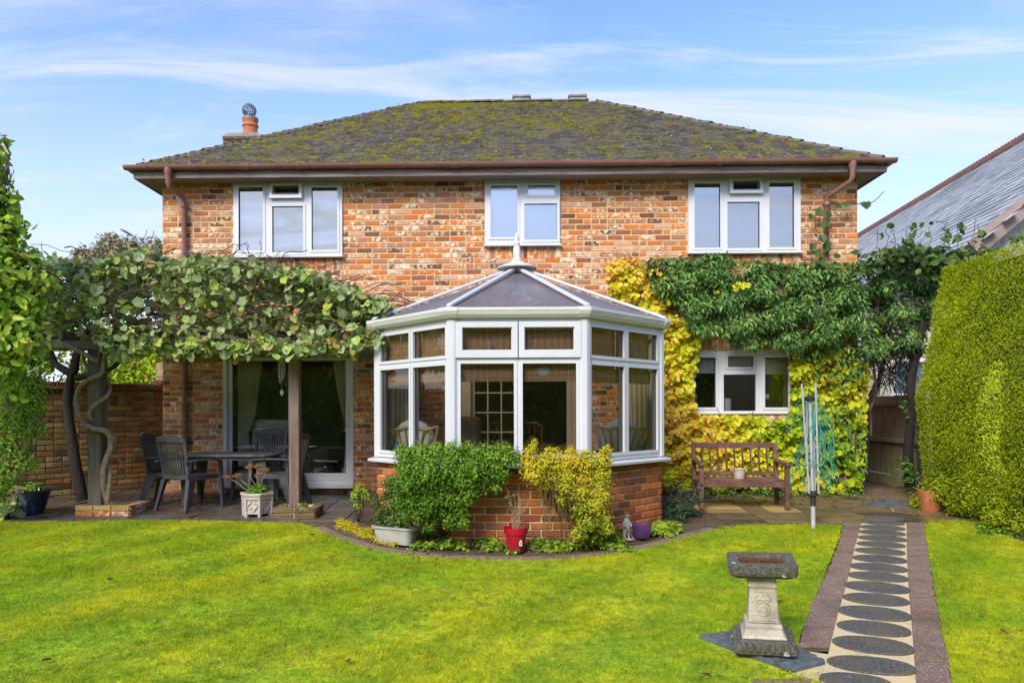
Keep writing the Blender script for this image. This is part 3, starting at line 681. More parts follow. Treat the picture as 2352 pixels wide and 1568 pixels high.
gtc = sweep(CP, [(.005, ZH+.015), (.055, ZH+.012), (.085, ZH+.04), (.10, ZH+.075), (.105, ZH+.082), (.105, ZH+.108), (.096, ZH+.108), (.09, ZH+.06), (.05, ZH+.03), (.005, ZH+.03)]).build('gutter', M_upvc_d, cons, smooth=False)
for i in (1, 2, 3, 4):
    q = offset(CP, .06)[i]; sweep([Vector(offset(CP, 0)[i])+(Vector(CP[i-1])-Vector(CP[i])).normalized()*.07, Vector(CP[i]), Vector(CP[i])+(Vector(CP[i+1])-Vector(CP[i])).normalized()*.07],
        [(.006, ZH+.010), (.06, ZH+.006), (.093, ZH+.04), (.112, ZH+.075), (.112, ZH+.112), (.08, ZH+.112), (.006, ZH+.05)]).build('gutter_union', M_upvc_d, gtc)
AP = Vector((cxm, -1.52, 2.885)); RB = Vector((cxm, -.0, 2.885)); EP = [Vector((*q, ZH+.10)) for q in offset(CP, .05)]
g = G('ribbed_polycarbonate'); sp = g.new('ShaderNodeTexCoord')
g.fin(g.mix(g.rng(g.noise(3, 4), .4, .7), (.19, .20, .235), (.25, .26, .29)), .22, 0, .9)
tr = g.new('ShaderNodeBsdfTransparent'); tr.inputs[0].default_value = (.85, .72, .60, 1); ms = g.new('ShaderNodeMixShader'); ms.inputs[0].default_value = .34
g.l.new(g.b.outputs[0], ms.inputs[1]); g.l.new(tr.outputs[0], ms.inputs[2]); g.l.new(ms.outputs[0], g.out.inputs[0]); M_poly = g.m
def fluted(tri, name='roof_panel'):
    """panel from eave a-b to the apex side c(-d), with narrow standing flutes running up the slope"""
    a, b, c = tri[0], tri[1], tri[2]; d = tri[3] if len(tri) > 3 else tri[2]
    n = max(4, int((b-a).length/.024)); nrm = (b-a).cross(c-a).normalized()
    if nrm.z < 0: nrm = -nrm
    mb = MB(); vs_ = []; m = n*2+1
    e = (b-a).normalized(); up_ = nrm.cross(e); 
    if up_.z < 0: up_ = -up_
    # outline clipped per flute: straight up the slope until the panel's side
    def top(s):
        p = a+e*s; best = None
        H = (c-a).dot(up_); sc_, sd_ = (c-a).dot(e), (d-a).dot(e); Lb = (b-a).length
        s0, s1 = min(sc_, sd_), max(sc_, sd_)
        if s < s0: return H*s/max(s0, 1e-4)
        if s > s1: return H*(Lb-s)/max(Lb-s1, 1e-4)
        return H
    for k in range(m):
        s = (b-a).length*k/(m-1); h = top(s); z = .004 if k % 2 else 0
        vs_ += [a+e*s+nrm*z, a+e*s+up_*h+nrm*z]
    mb.add(vs_, [(2*k, 2*k+2, 2*k+3, 2*k+1) for k in range(m-1)]); return mb.build(name, M_poly, cons)
fluted([EP[1], EP[2], AP]); fluted([EP[2], EP[3], AP]); fluted([EP[3], EP[4], AP]); fluted([EP[0], EP[1], AP, RB]); fluted([EP[4], EP[5], RB, AP])
for i in (1, 2, 3, 4):
    mb = MB().bar(EP[i]+Vector((0,0,.03)), AP+Vector((0,0,.05)), .055, .035); mb.build('glazing_bar', M_upvc, cons, bevel=.008)
MB().bar(AP+Vector((0,0,.05)), RB+Vector((0,0,.05)), .07, .05).build('ridge_bar', M_upvc, cons, bevel=.01)
# flashing to the wall
MB().bar(Vector((xl-.05, -.012, ZH+.14)), RB+Vector((0,-.012,.07)), .02, .09).bar(RB+Vector((0,-.012,.07)), Vector((xr+.05, -.012, ZH+.14)), .02, .09).build('lead_flashing', M_lead, cons)
fin = MB().lathe([(.245,0),(.245,.012),(.16,.045),(.085,.08),(.06,.095),(.065,.115),(.05,.13),(.042,.15),(.045,.25),(.035,.275),(.028,.285),(.04,.30),(.04,.315),(.028,.33),(.03,.36),(.024,.40),(.016,.43),(.004,.445)], (AP.x, AP.y, AP.z+.03), 24).build('finial', M_upvc_d, cons, smooth=True)
M_tilef = simple('conservatory_floor', (.30, .22, .15), (.24, .17, .11), 3, .4)
MB().prism([(p[0], p[1]) for p in offset(CP, -.225)], -.25, .03).build('floor', M_tilef, cons)
# blinds
g = G('split_cane'); 
g.fin(g.ramp(g.rnd(), [(0, (.60,.28,.11)), (.5, (.76,.40,.17)), (1, (.85,.50,.22))]), .55)
t = g.new('ShaderNodeBsdfTranslucent'); t.inputs[0].default_value = (.8,.42,.16,1); ms = g.new('ShaderNodeMixShader'); ms.inputs[0].default_value = .15
g.l.new(g.b.outputs[0], ms.inputs[1]); g.l.new(t.outputs[0], ms.inputs[2]); g.l.new(ms.outputs[0], g.out.inputs[0]); M_cane = g.m
M_cord = simple('pale_cord', (.95,.88,.70), (.7,.6,.45), 5, .7)
names = {1: 'left angled bay', 2: 'front bay', 3: 'right angled bay'}
bl_labels = {(1,0): 'split cane blind at the outer left pane of the conservatory', (1,1): 'split cane blind in the pane just left of the front bay',
    (2,0): 'split cane blind behind the front bay vent above the glazed cream door', (2,1): 'split cane blind in the front bay window with the round white disc',
    (3,0): 'split cane blind in the pane just right of the front bay', (3,1): 'split cane blind at the outer right pane of the conservatory'}
for i in (1, 2, 3):
    Mf, L_, pn = fronts[i]
    for k in range(2):
        a, b = pn[k*2][0]-.025, pn[k*2][1]+.025; Mi = Mf @ Matrix.Translation((0, .13, 0))
        e = thing('cane_blind', bl_labels[(i, k)], 'blind', Mi @ Vector(((a+b)/2, 0, 2.12)), group='split cane blinds in the conservatory windows')
        mb = MB(); z = 2.08
        while z > 1.60: mb.box(a, 0, z-.0042, b, .004, z+.0036, Mi @ Matrix.Translation((0, random.uniform(-.001,.001), 0)), random.random()); z -= .0088
        s = mb.build('cane_sheet', M_cane, e); s['kind'] = 'stuff'
        mb = MB()
        for q in range(9):
            ph = q*.7; mb.box(a, -.012, 1.475+.016*q, b, .006+.004*math.sin(ph), 1.489+.016*q, Mi @ Matrix.Translation((0, -.018*math.sin(PI*q/8), 0)), random.random())
        mb.build('rolled_cane', M_cane, e)
        nc = 9
        for c in range(nc):
            u = a+.03+(b-a-.06)*c/(nc-1); m2 = MB().box(u-.0035, -.005, 1.62, u+.002, -.002, 2.08, Mi); m2.box(u-.002, -.036, 1.475, u+.002, -.032, 1.615, Mi); m2.build('cord', M_cord, e)
o = MB().lathe([(.001,-.004),(.055,-.004),(.058,0),(.055,.004),(.001,.004)], (0,0,0), 24, M=fronts[2][0] @ Matrix.Translation((xfr-xfl-.42, .10, 1.585)) @ Matrix.Rotation(PI/2, 4, 'X')).build('window_disc', M_upvc); tag(o, 'small round white disc stuck to the front bay window of the conservatory', 'disc')
# things inside the conservatory
M_rattan = simple('golden_cane', (.78, .54, .24), (.62, .40, .16), 14, .45)
g = G('leafy_cushion'); f = g.rng(g.noise(17, 2, .5, 1.5), .62, .66); M_cushion = g.fin(g.mix(f, (.82, .84, .78), (.36, .42, .33)), .85)
def cane_chair(loc, rz, label):
    t = thing('cane_chair', label, 'chair', loc, rz, group='cane chairs in the conservatory')
    mb = MB()
    for s in (-1, 1): mb.tube([(s*.24, .27, 0), (s*.25, .28, .35), (s*.29, .36, .75), (s*.36, .44, .97)], .019, 8)
    mb.build('back_post', M_rattan, t, smooth=True, world=False)
    MB().tube([(-.36, .44, .97), (-.2, .42, .93), (0, .42, .97), (.2, .42, .93), (.36, .44, .97)], .017, 8).build('top_rail', M_rattan, t, smooth=True, world=False)
    for s in (-.8, -.5, -.2, .2, .5, .8): MB().tube([(s*.08, .30, .35), (s*.2, .36, .65), (s*.34, .42, .94)], .012, 6).build('cane_spoke', M_rattan, t, smooth=True, world=False)
    for s in (-1, 1):
        MB().tube([(s*.24, .27, .0), (s*.28, .27, .55), (s*.30, 0, .62), (s*.28, -.26, .58), (s*.26, -.28, 0)], .018, 8).build('arm', M_rattan, t, smooth=True, world=False)
    MB().tube([(-.25, .27, .33), (.25, .27, .33), (.25, -.27, .33), (-.25, -.27, .33), (-.25, .27, .33)], .017, 8).build('seat_frame', M_rattan, t, smooth=True, world=False)
    def puff(c, rx, ry, rz_, tilt, nm):
        mb = MB(); n = 18; prof = [(math.sin(PI*j/10)**.6, -math.cos(PI*j/10)) for j in range(1, 10)]
        M = Matrix.Translation(c) @ Matrix.Rotation(tilt, 4, 'X') @ Matrix.Diagonal((rx, ry, rz_, 1)); mb.lathe(prof, (0,0,0), n, M=M); mb.build(nm, M_cushion, t, smooth=True, world=False)
    puff((0, 0, .41), .27, .27, .08, 0, 'seat_cushion'); puff((0, .27, .72), .30, .34, .10, R_(78), 'back_cushion')
    return t
cane_chair((on_y(972, 1000, -1.7).x, -1.62, .03), R_(164), 'cane armchair with leafy cushion inside left side of conservatory')
cane_chair((on_y(1402, 1000, -1.7).x, -1.62, .03), R_(196), 'cane armchair with leafy cushion inside right side of conservatory')
M_brownfab = simple('brown_upholstery', (.20, .13, .095), (.17, .11, .08), 30, .9)
def recliner(name, loc, rz, mat, label, w=.8):
    t = thing(name, label, 'armchair', loc, rz)
    for nm, b_ in (('seat', (-w/2+.15, -.4, .1, w/2-.15, .25, .48)), ('arm', (-w/2, -.4, .05, -w/2+.16, .3, .62)), ('arm', (w/2-.16, -.4, .05, w/2, .3, .62)), ('backrest', (-w/2+.08, .2, .1, w/2-.08, .45, 1.08)), ('headrest', (-w/2+.12, .14, .78, w/2-.12, .21, 1.05))):
        MB().box(*b_).build(nm, mat, t, world=False, bevel=.06, seg=4, smooth=True)
    return t
recliner('recliner_chair', (on_y(1077, 1000, -.8).x-.0, -1.0, .03), R_(170), M_brownfab, 'brown upholstered recliner behind the front bay of the conservatory', .62)
M_pinewood = simple('picture_frame_wood', (.50, .34, .19), (.42, .27, .14), 12, .5, stretch=(1,1,6)); M_board = simple('backing_board', (.42, .26, .12), (.36, .22, .1), 30, .8)
M_whiteplastic = simple('white_plastic', (.75, .76, .76), (.7, .7, .7), 4, .4); M_blackp = simple('black_plastic', (.02,.02,.022), (.03,.03,.03), 5, .4)
def picture(x, y, w, h, mf, mbk, label, tilt=-.15):
    t = thing('picture_frame', label, 'picture frame', (x, y, .655), tilt=(tilt, 0))
    mb = MB(); sheet_with_holes(-w/2, w/2, 0, h, [(-w/2+.025, w/2-.025, .025, h-.025)], .018, I4, mb); mb.build('frame', mf, t, world=False, bevel=.003)
    MB().box(-w/2+.02, .006, .02, w/2-.02, .012, h-.02).build('backing', mbk, t, world=False)
picture(on_y(1152, 1010, -3.0).x, -3.02, .31, .17, M_pinewood, M_board, 'pine picture frame turned backwards on the front conservatory sill')
picture(on_y(1083, 1010, -2.97).x, -2.98, .20, .15, M_whiteplastic, M_board, 'white picture frame on the sill below the brown recliner')
picture(on_y(1275, 1010, -2.97).x, -2.98, .15, .14, M_blackp, M_blackp, 'black picture frame on the sill above the golden shrub')
picture(on_y(1378, 1010, -2.6).x, -2.62, .13, .10, M_blackp, M_blackp, 'small black picture frame by the right cane chair')
picture(on_y(1000, 1010, -2.6).x, -2.62, .20, .13, M_blackp, M_blackp, 'black picture frame on sill beside the left cane chair')
M_blueg = simple('blue_glaze', (.01,.16,.35), (.02,.35,.55), 20, .2)
o = MB().lathe([(.03,0),(.035,.03),(.02,.07),(.032,.11),(.02,.15),(.008,.17)], (on_y(908, 1010, -2.2).x+.02, -2.22, .655), 14).build('glass_ornament', M_blueg, smooth=True); tag(o, 'turquoise blue ornament on the left conservatory sill', 'ornament')
M_dchair = simple('varnished_chair_wood', (.26, .085, .03), (.2, .06, .02), 10, .35)
def dining_chair(loc, rz, label):
    t = thing('dining_chair', label, 'chair', loc, rz, group='brown wooden dining chairs indoors')
    for s in (-1, 1):
        MB().tube([(s*.19, .2, 0), (s*.19, .22, .45), (s*.19, .28, .95)], .02, 6).build('leg', M_dchair, t, world=False)
        MB().tube([(s*.19, -.2, 0), (s*.19, -.2, .44)], .02, 6).build('leg', M_dchair, t, world=False)
    MB().tube([(-.19, .28, .94), (-.1, .29, .99), (.1, .29, .99), (.19, .28, .94)], .024, 6).build('top_rail', M_dchair, t, world=False)
    MB().box(-.21, -.22, .43, .21, .22, .47).build('seat', M_dchair, t, world=False, bevel=.01)
    for s in (-.08, 0, .08): MB().bar((s, .22, .47), (s, .285, .96), .02, .012).build('back_slat', M_dchair, t, world=False)
dining_chair((on_y(1215, 1000, .9).x, .9, .0), PI, 'brown wooden dining chair seen through the open inner doorway')
dining_chair((on_y(1140, 1000, 1.0).x, 1.1, .0), PI, 'brown wooden dining chair behind the glazed cream inner door')
o = MB().box(-.02, 0, -.05, .02, .03, .05).lathe([(.001, -.02),(.05,-.02),(.055,0),(.05,.005),(.001,.005)], (0,0,.0), 18, M=Matrix.Rotation(PI/2, 4, 'X')).build('wall_barometer', M_lead); o.location = (on_y(1397, 882, -.03).x, -.03, on_y(1397, 882, -.03).z); tag(o, 'small round barometer on the brick wall inside the conservatory', 'barometer')
# curtains in the patio room
M_curtain = simple('cream_curtain', (.88,.84,.70), (.78,.74,.60), 8, .9)
def curtain(pts, label, amp=.035, waves=9, Y=.22, rows=26):
    """pts: list of (z, x0, x1)"""
    mb = MB(); n = waves*8; vs_ = []; zs = np.linspace(pts[0][0], pts[-1][0], rows)
    for z in zs:
        x0 = np.interp(-z, [-p[0] for p in pts], [p[1] for p in pts]); x1 = np.interp(-z, [-p[0] for p in pts], [p[2] for p in pts]); k = min(1, (x1-x0)/.3)
        for i in range(n+1):
            t = i/n; vs_.append((x0+(x1-x0)*t, Y+amp*math.sin(t*waves*2*PI+.6*math.sin(z*2))*(.5+.5*k), z))
    mb.add(vs_, [(j*(n+1)+i, j*(n+1)+i+1, (j+1)*(n+1)+i+1, (j+1)*(n+1)+i) for j in range(rows-1) for i in range(n)])
    o = mb.build('curtain', M_curtain, smooth=True); s_ = o.modifiers.new('thick', 'SOLIDIFY'); s_.thickness = .004; return tag(o, label, 'curtain', 'cream curtains behind the patio door')
zt = D_patio[3]-.06; x0 = wx(533, 900)
curtain([(zt, x0, wx(592, 850)), (1.3, x0, wx(580, 900)), (.95, x0, wx(566, 980)), (.88, x0, wx(558, 985)), (.5, x0, wx(563, 1030)), (.06, x0, wx(568, 1090))], 'gathered cream curtain tied back at left side of the patio door')
x1 = wx(797, 900)
curtain([(zt, wx(755, 850), x1), (1.4, wx(768, 900), x1), (1.0, wx(783, 960), x1), (.9, wx(786, 985), x1), (.06, wx(780, 1090), x1)], 'narrow cream curtain at the handle side of the patio door', .02, 5)
curtain([(1.66, xl+.10, xl+.36), (.67, xl+.10, xl+.34)], 'pale pleated curtain in the outer left pane of the conservatory', .02, 5, -1.72)
curtain([(1.66, xr-.40, xr-.10), (.67, xr-.36, xr-.10)], 'pale pleated curtain in the outer right pane of the conservatory', .02, 5, -1.72)
M_greenfab = simple('sage_upholstery', (.78, .78, .62), (.70, .70, .54), 40, .95)
recliner('armchair', (on_y(662, 1030, .65).x, .68, -.02), R_(168), M_greenfab, 'sage green recliner armchair behind the patio door', .95)
# pale sheets added upstairs in place of sky reflection; lower right kitchen things
M_skysheet = simple('sky_reflection_sheet', (.62,.66,.68), (.58,.62,.64), 3, .9)
for r, lb in ((W_ul, 'left upstairs window'), (W_um, 'small middle upstairs window'), (W_ur, 'right upstairs window')):
    o = MB().box(r[0]+.05, .10, r[2]+.03, r[1]-.05, .106, r[3]-.28 if r is not W_um else r[3]-.05).build('sky_reflection_sheet', M_skysheet); tag(o, 'pale sheet added behind the glass as sky reflection in the %s' % lb, 'curtain', 'pale sky reflection sheets upstairs')
M_rblind = simple('roller_blind', (.48,.46,.36), (.40,.38,.28), 20, .9)
r = W_lr
for (a, b), zb, lb in (((1597,1644), 854, 'left pane'), ((1673,1730), 842, 'middle top vent'), ((1758,1811), 856, 'right pane')):
    o = MB().box(wx(a,840)-.02, .10, wz(a, zb), wx(b,840)+.02, .106, r[3]-.04).build('roller_blind', M_rblind); tag(o, 'short beige roller blind in the %s of the window above the bench' % lb, 'blind', 'roller blinds in the kitchen window')
    MB().box(wx(a,840)-.02, .097, wz(a, zb)-.012, wx(b,840)+.02, .109, wz(a, zb)-.001).build('bottom_bar', M_upvc, o)
MB().box(r[0]+.01, .10, r[2]-.02, r[1]-.01, .45, r[2]+.012).build('kitchen_worktop', M_upvc, house, bevel=.004)
o = MB().lathe([(.065,0),(.066,.17),(.06,.185),(.03,.19)], (wx(1679, 930), .22, r[2]+.013), 18).build('kitchen_canister', M_whiteplastic, smooth=True); tag(o, 'white cylindrical canister inside the window above the bench', 'canister')
o = MB().lathe([(.022,0),(.024,.06),(.012,.09),(.014,.12)], (wx(1674, 930), .29, r[2]+.175), 12).build('sauce_bottle', M_terra, smooth=True); tag(o, 'orange capped bottle behind the white canister in the lower window', 'bottle')
o = MB().lathe([(.028,0),(.034,.01),(.036,.06),(.034,.065)], (wx(1770, 915), .16, wz(1770, 915)), 14).build('hanging_cup', M_whiteplastic, smooth=True); tag(o, 'small white cup hung in right pane above the bench', 'cup')
# doormat
M_mat = simple('black_mat', (.02,.02,.02), (.035,.035,.035), 50, .8, .6, 150)
p = gp(745, 1133); o = MB().box(-.32, -.11, 0, .32, .11, .018).build('doormat', M_mat, bevel=.004); o.location = (p.x, p.y, p.z+.015); o.rotation_euler = (.05, 0, R_(-3)); tag(o, 'thin black doormat in front of the patio door', 'doormat')
# ================================================================== patio, path, borders
M_flagd = G('wet_flagstone'); g = M_flagd; r = g.rnd()
col = g.ramp(r, [(0, (.055,.040,.026)), (.3, (.085,.062,.036)), (.55, (.14,.10,.05)), (.85, (.12,.085,.04)), (.955, (.30,.21,.09)), (1, (.34,.24,.10))])
n = g.noise(5, 5, .65); col = g.mix(g.rng(n, .4, .7, 0, .8), col, g.mix(1.0, col, (.45,.42,.4), 'MULTIPLY')); col = g.mix(1.0, col, (1.6,1.6,1.5), 'MULTIPLY'); g.bump(g.noise(30, 5, .7), .5, .01)
M_flag = g.fin(col, g.rng(n, .35, .65, .28, .7), 0, .5)
g = G('wet_grey_flag'); n = g.noise(2.5, 5, .65); col = g.mix(g.rng(n, .35, .65), (.055,.045,.038), (.13,.11,.095)); col = g.mix(g.rng(g.rnd(), 0, 1, 0, .5), col, (.10,.075,.045)); g.bump(g.noise(35, 5, .7), .4, .008)
M_flagg = g.fin(col, g.rng(n, .4, .6, .22, .6), 0, .5)
M_joint = simple('pale_joint', (.50,.38,.17), (.38,.28,.12), 10, .9); M_jointd = simple('dirty_joint', (.07,.055,.03), (.12,.09,.04), 10, .9)
g = G('buff_concrete'); col = g.mix(g.rng(g.noise(2.2, 4), .35, .65), (.70,.53,.26), (.60,.50,.30)); col = g.mix(g.rng(g.noise(7, 5, .7), .52, .72, 0, .75), col, (.36,.29,.15)); col = g.mix(g.rng(g.noise(40, 3, .7), .62, .75, 0, .5), col, (.20,.17,.09)); g.bump(g.noise(80, 4), .4, .01); M_sandmortar = g.fin(col, .85)
def split(x0, y0, x1, y1, amin, out):
    w, h = x1-x0, y1-y0
    if w*h < amin*random.uniform(.7, 2.2) or min(w, h) < .28: out.append((x0, y0, x1, y1)); return
    if w > h*random.uniform(.8, 1.25): m = x0+w*random.choice((.4, .5, .6)); split(x0, y0, m, y1, amin, out); split(m, y0, x1, y1, amin, out)
    else: m = y0+h*random.choice((.4, .5, .6)); split(x0, y0, x1, m, amin, out); split(x0, m, x1, y1, amin, out)
def flags(base, region, bounds, mat, amin, gap=.012, top=.0, seed=1, angle=0):
    random.seed(seed); out = []; split(*bounds, amin, out)
    for (x0, y0, x1, y1) in out:
        poly = clip([(x0+gap/2, y0+gap/2), (x1-gap/2, y0+gap/2), (x1-gap/2, y1-gap/2), (x0+gap/2, y1-gap/2)], region)
        if len(poly) < 3 or area(poly) < .004: continue
        slab(poly, mat, base, top)
def area(p): return abs(sum(p[i-1][0]*p[i][1]-p[i][0]*p[i-1][1] for i in range(len(p))))/2
def clip(sub, con):
    """Sutherland-Hodgman, con convex & counter-clockwise"""
    out = sub; n = len(con)
    for i in range(n):
        a, b = con[i], con[(i+1) % n]; inp = out; out = []
        if not inp: break
        f = lambda p: (b[0]-a[0])*(p[1]-a[1])-(b[1]-a[1])*(p[0]-a[0])
        for j in range(len(inp)):
            p, q = inp[j-1], inp[j]; fp, fq = f(p), f(q)
            if (fp < 0) != (fq < 0): t = fp/(fp-fq); out.append((p[0]+(q[0]-p[0])*t, p[1]+(q[1]-p[1])*t))
            if fq >= 0: out.append(q)
    return out
def slab(poly, mat, base, top=0.0, name='flagstone', r=None, th=.02, inset=.02):
    cx_ = sum(p[0] for p in poly)/len(poly); cy_ = sum(p[1] for p in poly)/len(poly); j = random.uniform(0, .004); n = len(poly)
    k = .006
    pin = [(x+(cx_-x)*inset, y+(cy_-y)*inset) for x, y in poly]; rr = random.random() if r is None else r
    mb = MB(); mb.add([(x-cx_, y-cy_, gz(y)-gz(cy_)-th) for x, y in poly]+[(x-cx_, y-cy_, gz(y)-gz(cy_)-.004+j) for x, y in poly]+[(x-cx_, y-cy_, gz(y)-gz(cy_)+j) for x, y in pin],
        [tuple(range(2*n, 3*n))]+[(a*n+i, a*n+(i+1) % n, (a+1)*n+(i+1) % n, (a+1)*n+i) for a in (0, 1) for i in range(n)], rr)
    o = mb.build(name, mat, None); attach(o, base); o.location = (cx_, cy_, gz(cy_)+top+.006); return o
# left patio
pl = P2([(-60,1200),(300,1196),(560,1198),(690,1202),(722,1212),(760,1230),(850,1258)]) + [(xl-.02, -2.2), (xl-.02, -.0), (HL, -.0), (HL, 1.2), (-5.9, 1.2), (-7.4, -1.4)]
patioL = gsheet('patio', pl, M_jointd, .0)
flags(patioL, [(-7.3,-2.05),(-1.65,-2.05),(-1.65,-.03),(-5.3,.9),(-5.9,.9)], (-7.5, -2.1, -1.6, .9), M_flagg, .38, .012, .006, 3)
# right patio
pr = P2([(1500,1272),(1560,1250),(1640,1222),(1700,1208),(1935,1208),(2120,1200),(2290,1206)]) + [(5.6,-1.2),(5.6,2.0),(3.0,2.0),(xr+.02,-.0),(xr+.02,-2.1)]
patioR = gsheet('patio', pr, M_jointd, .0)
patch = P2([(1590,1206),(1930,1206),(1965,1165),(1900,1128),(1700,1128),(1560,1165)])
patch = patch[:1]+patch[1:]; sgn = sum(patch[i-1][0]*patch[i][1]-patch[i][0]*patch[i-1][1] for i in range(len(patch)))
if sgn < 0: patch = patch[::-1]
flags(patioR, patch, (1.9, -2.6, 5.2, 0.1), M_flag, .30, .014, .006, 11)
# crazy paving: random voronoi-like cells (cut by half planes)
def crazy(region, seeds, base, mat, gap=.025):
    for i, s in enumerate(seeds):
        poly = list(region)
        for j, t in enumerate(seeds):
            if i == j: continue
            mx_, my_ = (s[0]+t[0])/2, (s[1]+t[1])/2; dx, dy = s[0]-t[0], s[1]-t[1]; l = math.hypot(dx, dy); mx_ += dx/l*gap/2; my_ += dy/l*gap/2
            a = (mx_, my_); b = (mx_+dy, my_-dx); out = []
            f = lambda p: (p[0]-a[0])*dx+(p[1]-a[1])*dy
            for q in range(len(poly)):
                p0, p1 = poly[q-1], poly[q]; f0, f1 = f(p0), f(p1)
                if (f0 < 0) != (f1 < 0): tt = f0/(f0-f1); out.append((p0[0]+(p1[0]-p0[0])*tt, p0[1]+(p1[1]-p0[1])*tt))
                if f1 >= 0: out.append(p1)
            poly = out
            if len(poly) < 3: break
        if len(poly) >= 3 and area(poly) > .01: slab(poly, mat, base, .006, inset=.012, r=random.uniform(.05, .85))
reg = P2([(1970,1165),(1938,1205),(2290,1203),(2190,1150),(2100,1118),(1990,1118),(1905,1130)])
if sum(reg[i-1][0]*reg[i][1]-reg[i][0]*reg[i-1][1] for i in range(len(reg))) < 0: reg = reg[::-1]
random.seed(5); seeds = [(gp(x, y).x, gp(x, y).y) for x, y in ((1950,1195),(1990,1140),(1955,1160),(2060,1190),(2160,1190),(2060,1130),(2150,1160),(2235,1198),(1925,1140),(2020,1120),(2130,1135),(1990,1165),(2110,1172))]
# keep the region convex by using its hull
def hull(p):
    p = sorted(set(p)); 
    def half(q):
        h = []
        for a in q:
            while len(h) > 1 and (h[-1][0]-h[-2][0])*(a[1]-h[-2][1])-(h[-1][1]-h[-2][1])*(a[0]-h[-2][0]) <= 0: h.pop()
            h.append(a)
        return h
    return half(p)[:-1]+half(p[::-1])[:-1]
gsheet('paving_mortar', hull(reg), M_joint, .0035)
crazy(hull(reg), seeds, patioR, M_flag)
# inspection cover among the paving
M_slate = simple('blue_grey_setts', (.13,.155,.17), (.07,.085,.095), 14, .3, .4, 60)
def sett_slab(name, label, cat, corners_xy, nx, ny, lift, mat=M_slate, base_mat=None, cobble=True):
    o = MB(); c = Vector((sum(p[0] for p in corners_xy)/4, sum(p[1] for p in corners_xy)/4)); o.prism([(x, y) for x, y in corners_xy], 0, .028)
    for i, v in enumerate(o.v): o.v[i] = (v[0], v[1], v[2]+gz(v[1])+lift)
    b = o.build(name, base_mat or mat, None, bevel=.004); tag(b, label, cat)
    A, B_, C_, D = [Vector(p) for p in corners_xy]
    shapes = []
    for v in range(5):
        mb = MB(); n = 8; rx, ry = .5*random.uniform(.82,.95), .5*random.uniform(.8,.92)
        ring = [(rx*math.copysign(abs(math.cos(2*PI*k/n+.39))**.7, math.cos(2*PI*k/n+.39)), ry*math.copysign(abs(math.sin(2*PI*k/n+.39))**.7, math.sin(2*PI*k/n+.39))) for k in range(n)]
        mb.add([(x, y, 0) for x, y in ring]+[(x*.8, y*.8, .7) for x, y in ring]+[(0, 0, 1)], [(k, (k+1) % n, n+(k+1) % n, n+k) for k in range(n)]+[(n+k, n+(k+1) % n, 2*n) for k in range(n)]); shapes.append(mb.mesh('sett', mat, True))
    lx, ly = (B_-A).length/nx, (D-A).length/ny; ang = math.atan2((B_-A).y, (B_-A).x)
    for i in range(nx):
        for j in range(ny):
            s = (i+.5+(.25 if j % 2 else -.1)*.4)/nx; t = (j+.5)/ny; p = A.lerp(B_, s).lerp(D.lerp(C_, s), t)
            place(random.choice(shapes), 'sett', b, Matrix.Translation((p.x, p.y, gz(p.y)+lift+.026)) @ Matrix.Rotation(ang+random.uniform(-.08,.08), 4, 'Z') @ Matrix.Diagonal((lx, ly, .010, 1)))
    return b
q = P2([(1972,1157),(2010,1166),(2108,1164),(2040,1148)]); sett_slab('inspection_cover', 'grey paved inspection cover set among the crazy paving by the fence', 'inspection cover', [q[0], q[1], q[2], q[3]], 6, 5, -.008)
# path
def c7(x, y): return ((1700+x/2.735)/1.0884, (1250+y/2.735)/1.0884)
inL = [c7(*p) for p in ((1240,165),(1195,330),(1165,480),(1125,630),(1080,790),(1040,950),(1015,1060))]
inR = [c7(*p) for p in ((1548,165),(1552,420),(1562,620),(1580,820),(1595,1000),(1612,1250))]
wl = P2(inL); wr_ = P2(inR); bl_ = gp(*c7(985, 1250)); br_ = gp(*c7(1615, 1250))
def extend(a, b, y):  # line through a,b to Y=y
    t = (y-a[1])/(b[1]-a[1]); return (a[0]+(b[0]-a[0])*t, y)
wl2 = wl+[extend(wl[-3], wl[-1], -9.5)]; wr2 = wr_+[extend(wr_[-3], wr_[-1], -9.5)]
path = gsheet('garden_path', wl2+wr2[::-1], M_sandmortar, .016)
side = P2([c7(825,1045), c7(1012,1066), c7(1010,1120), c7(960,1250), c7(775,1200), c7(1000,1136)])
br = P2([c7(815,1035), c7(1018,1066), c7(985,1260), c7(790,1262), c7(740,1215), c7(1000,1140)])
path2 = gsheet('garden_path', P2([c7(815,1035), c7(1018,1066), c7(1005,1260), c7(765,1200)]), M_sandmortar, .013)
M_disc = simple('dark_pebble_concrete', (.030,.030,.032), (.11,.11,.105), 55, .75, .9, 110, lo=.45, hi=.75, detail=6, bdist=.015)
g = G('dark_aggregate'); n1 = g.noise(90, 4, .7); n2 = g.noise(4, 4, .6); col = g.mix(g.rng(n1, .50, .70), (.075,.073,.072), (.34,.33,.31)); col = g.mix(g.rng(n2, .42, .70, 0, .75), col, (.17,.14,.07)); g.bump(n1, .9, .012); M_disc = g.fin(col, .7, 0, .4)
discs = [(1200,1262,480),(1305,1150,570),(1317,1012,530),(1322,895,485),(1325,791,465),(1337,695,435),(1342,612,408),(1350,539,388),(1353,476,367),(1362,417,350),(1365,364,332),(1372,317,322),(1380,275,308),(1380,236,293),(1384,201,285),(1390,167,275),(1396,136,268)]
n = 28; mb = MB(); ring = [(math.copysign(abs(math.cos(2*PI*k/n))**.9, math.cos(2*PI*k/n)), math.copysign(abs(math.sin(2*PI*k/n))**.92, math.sin(2*PI*k/n))) for k in range(n)]
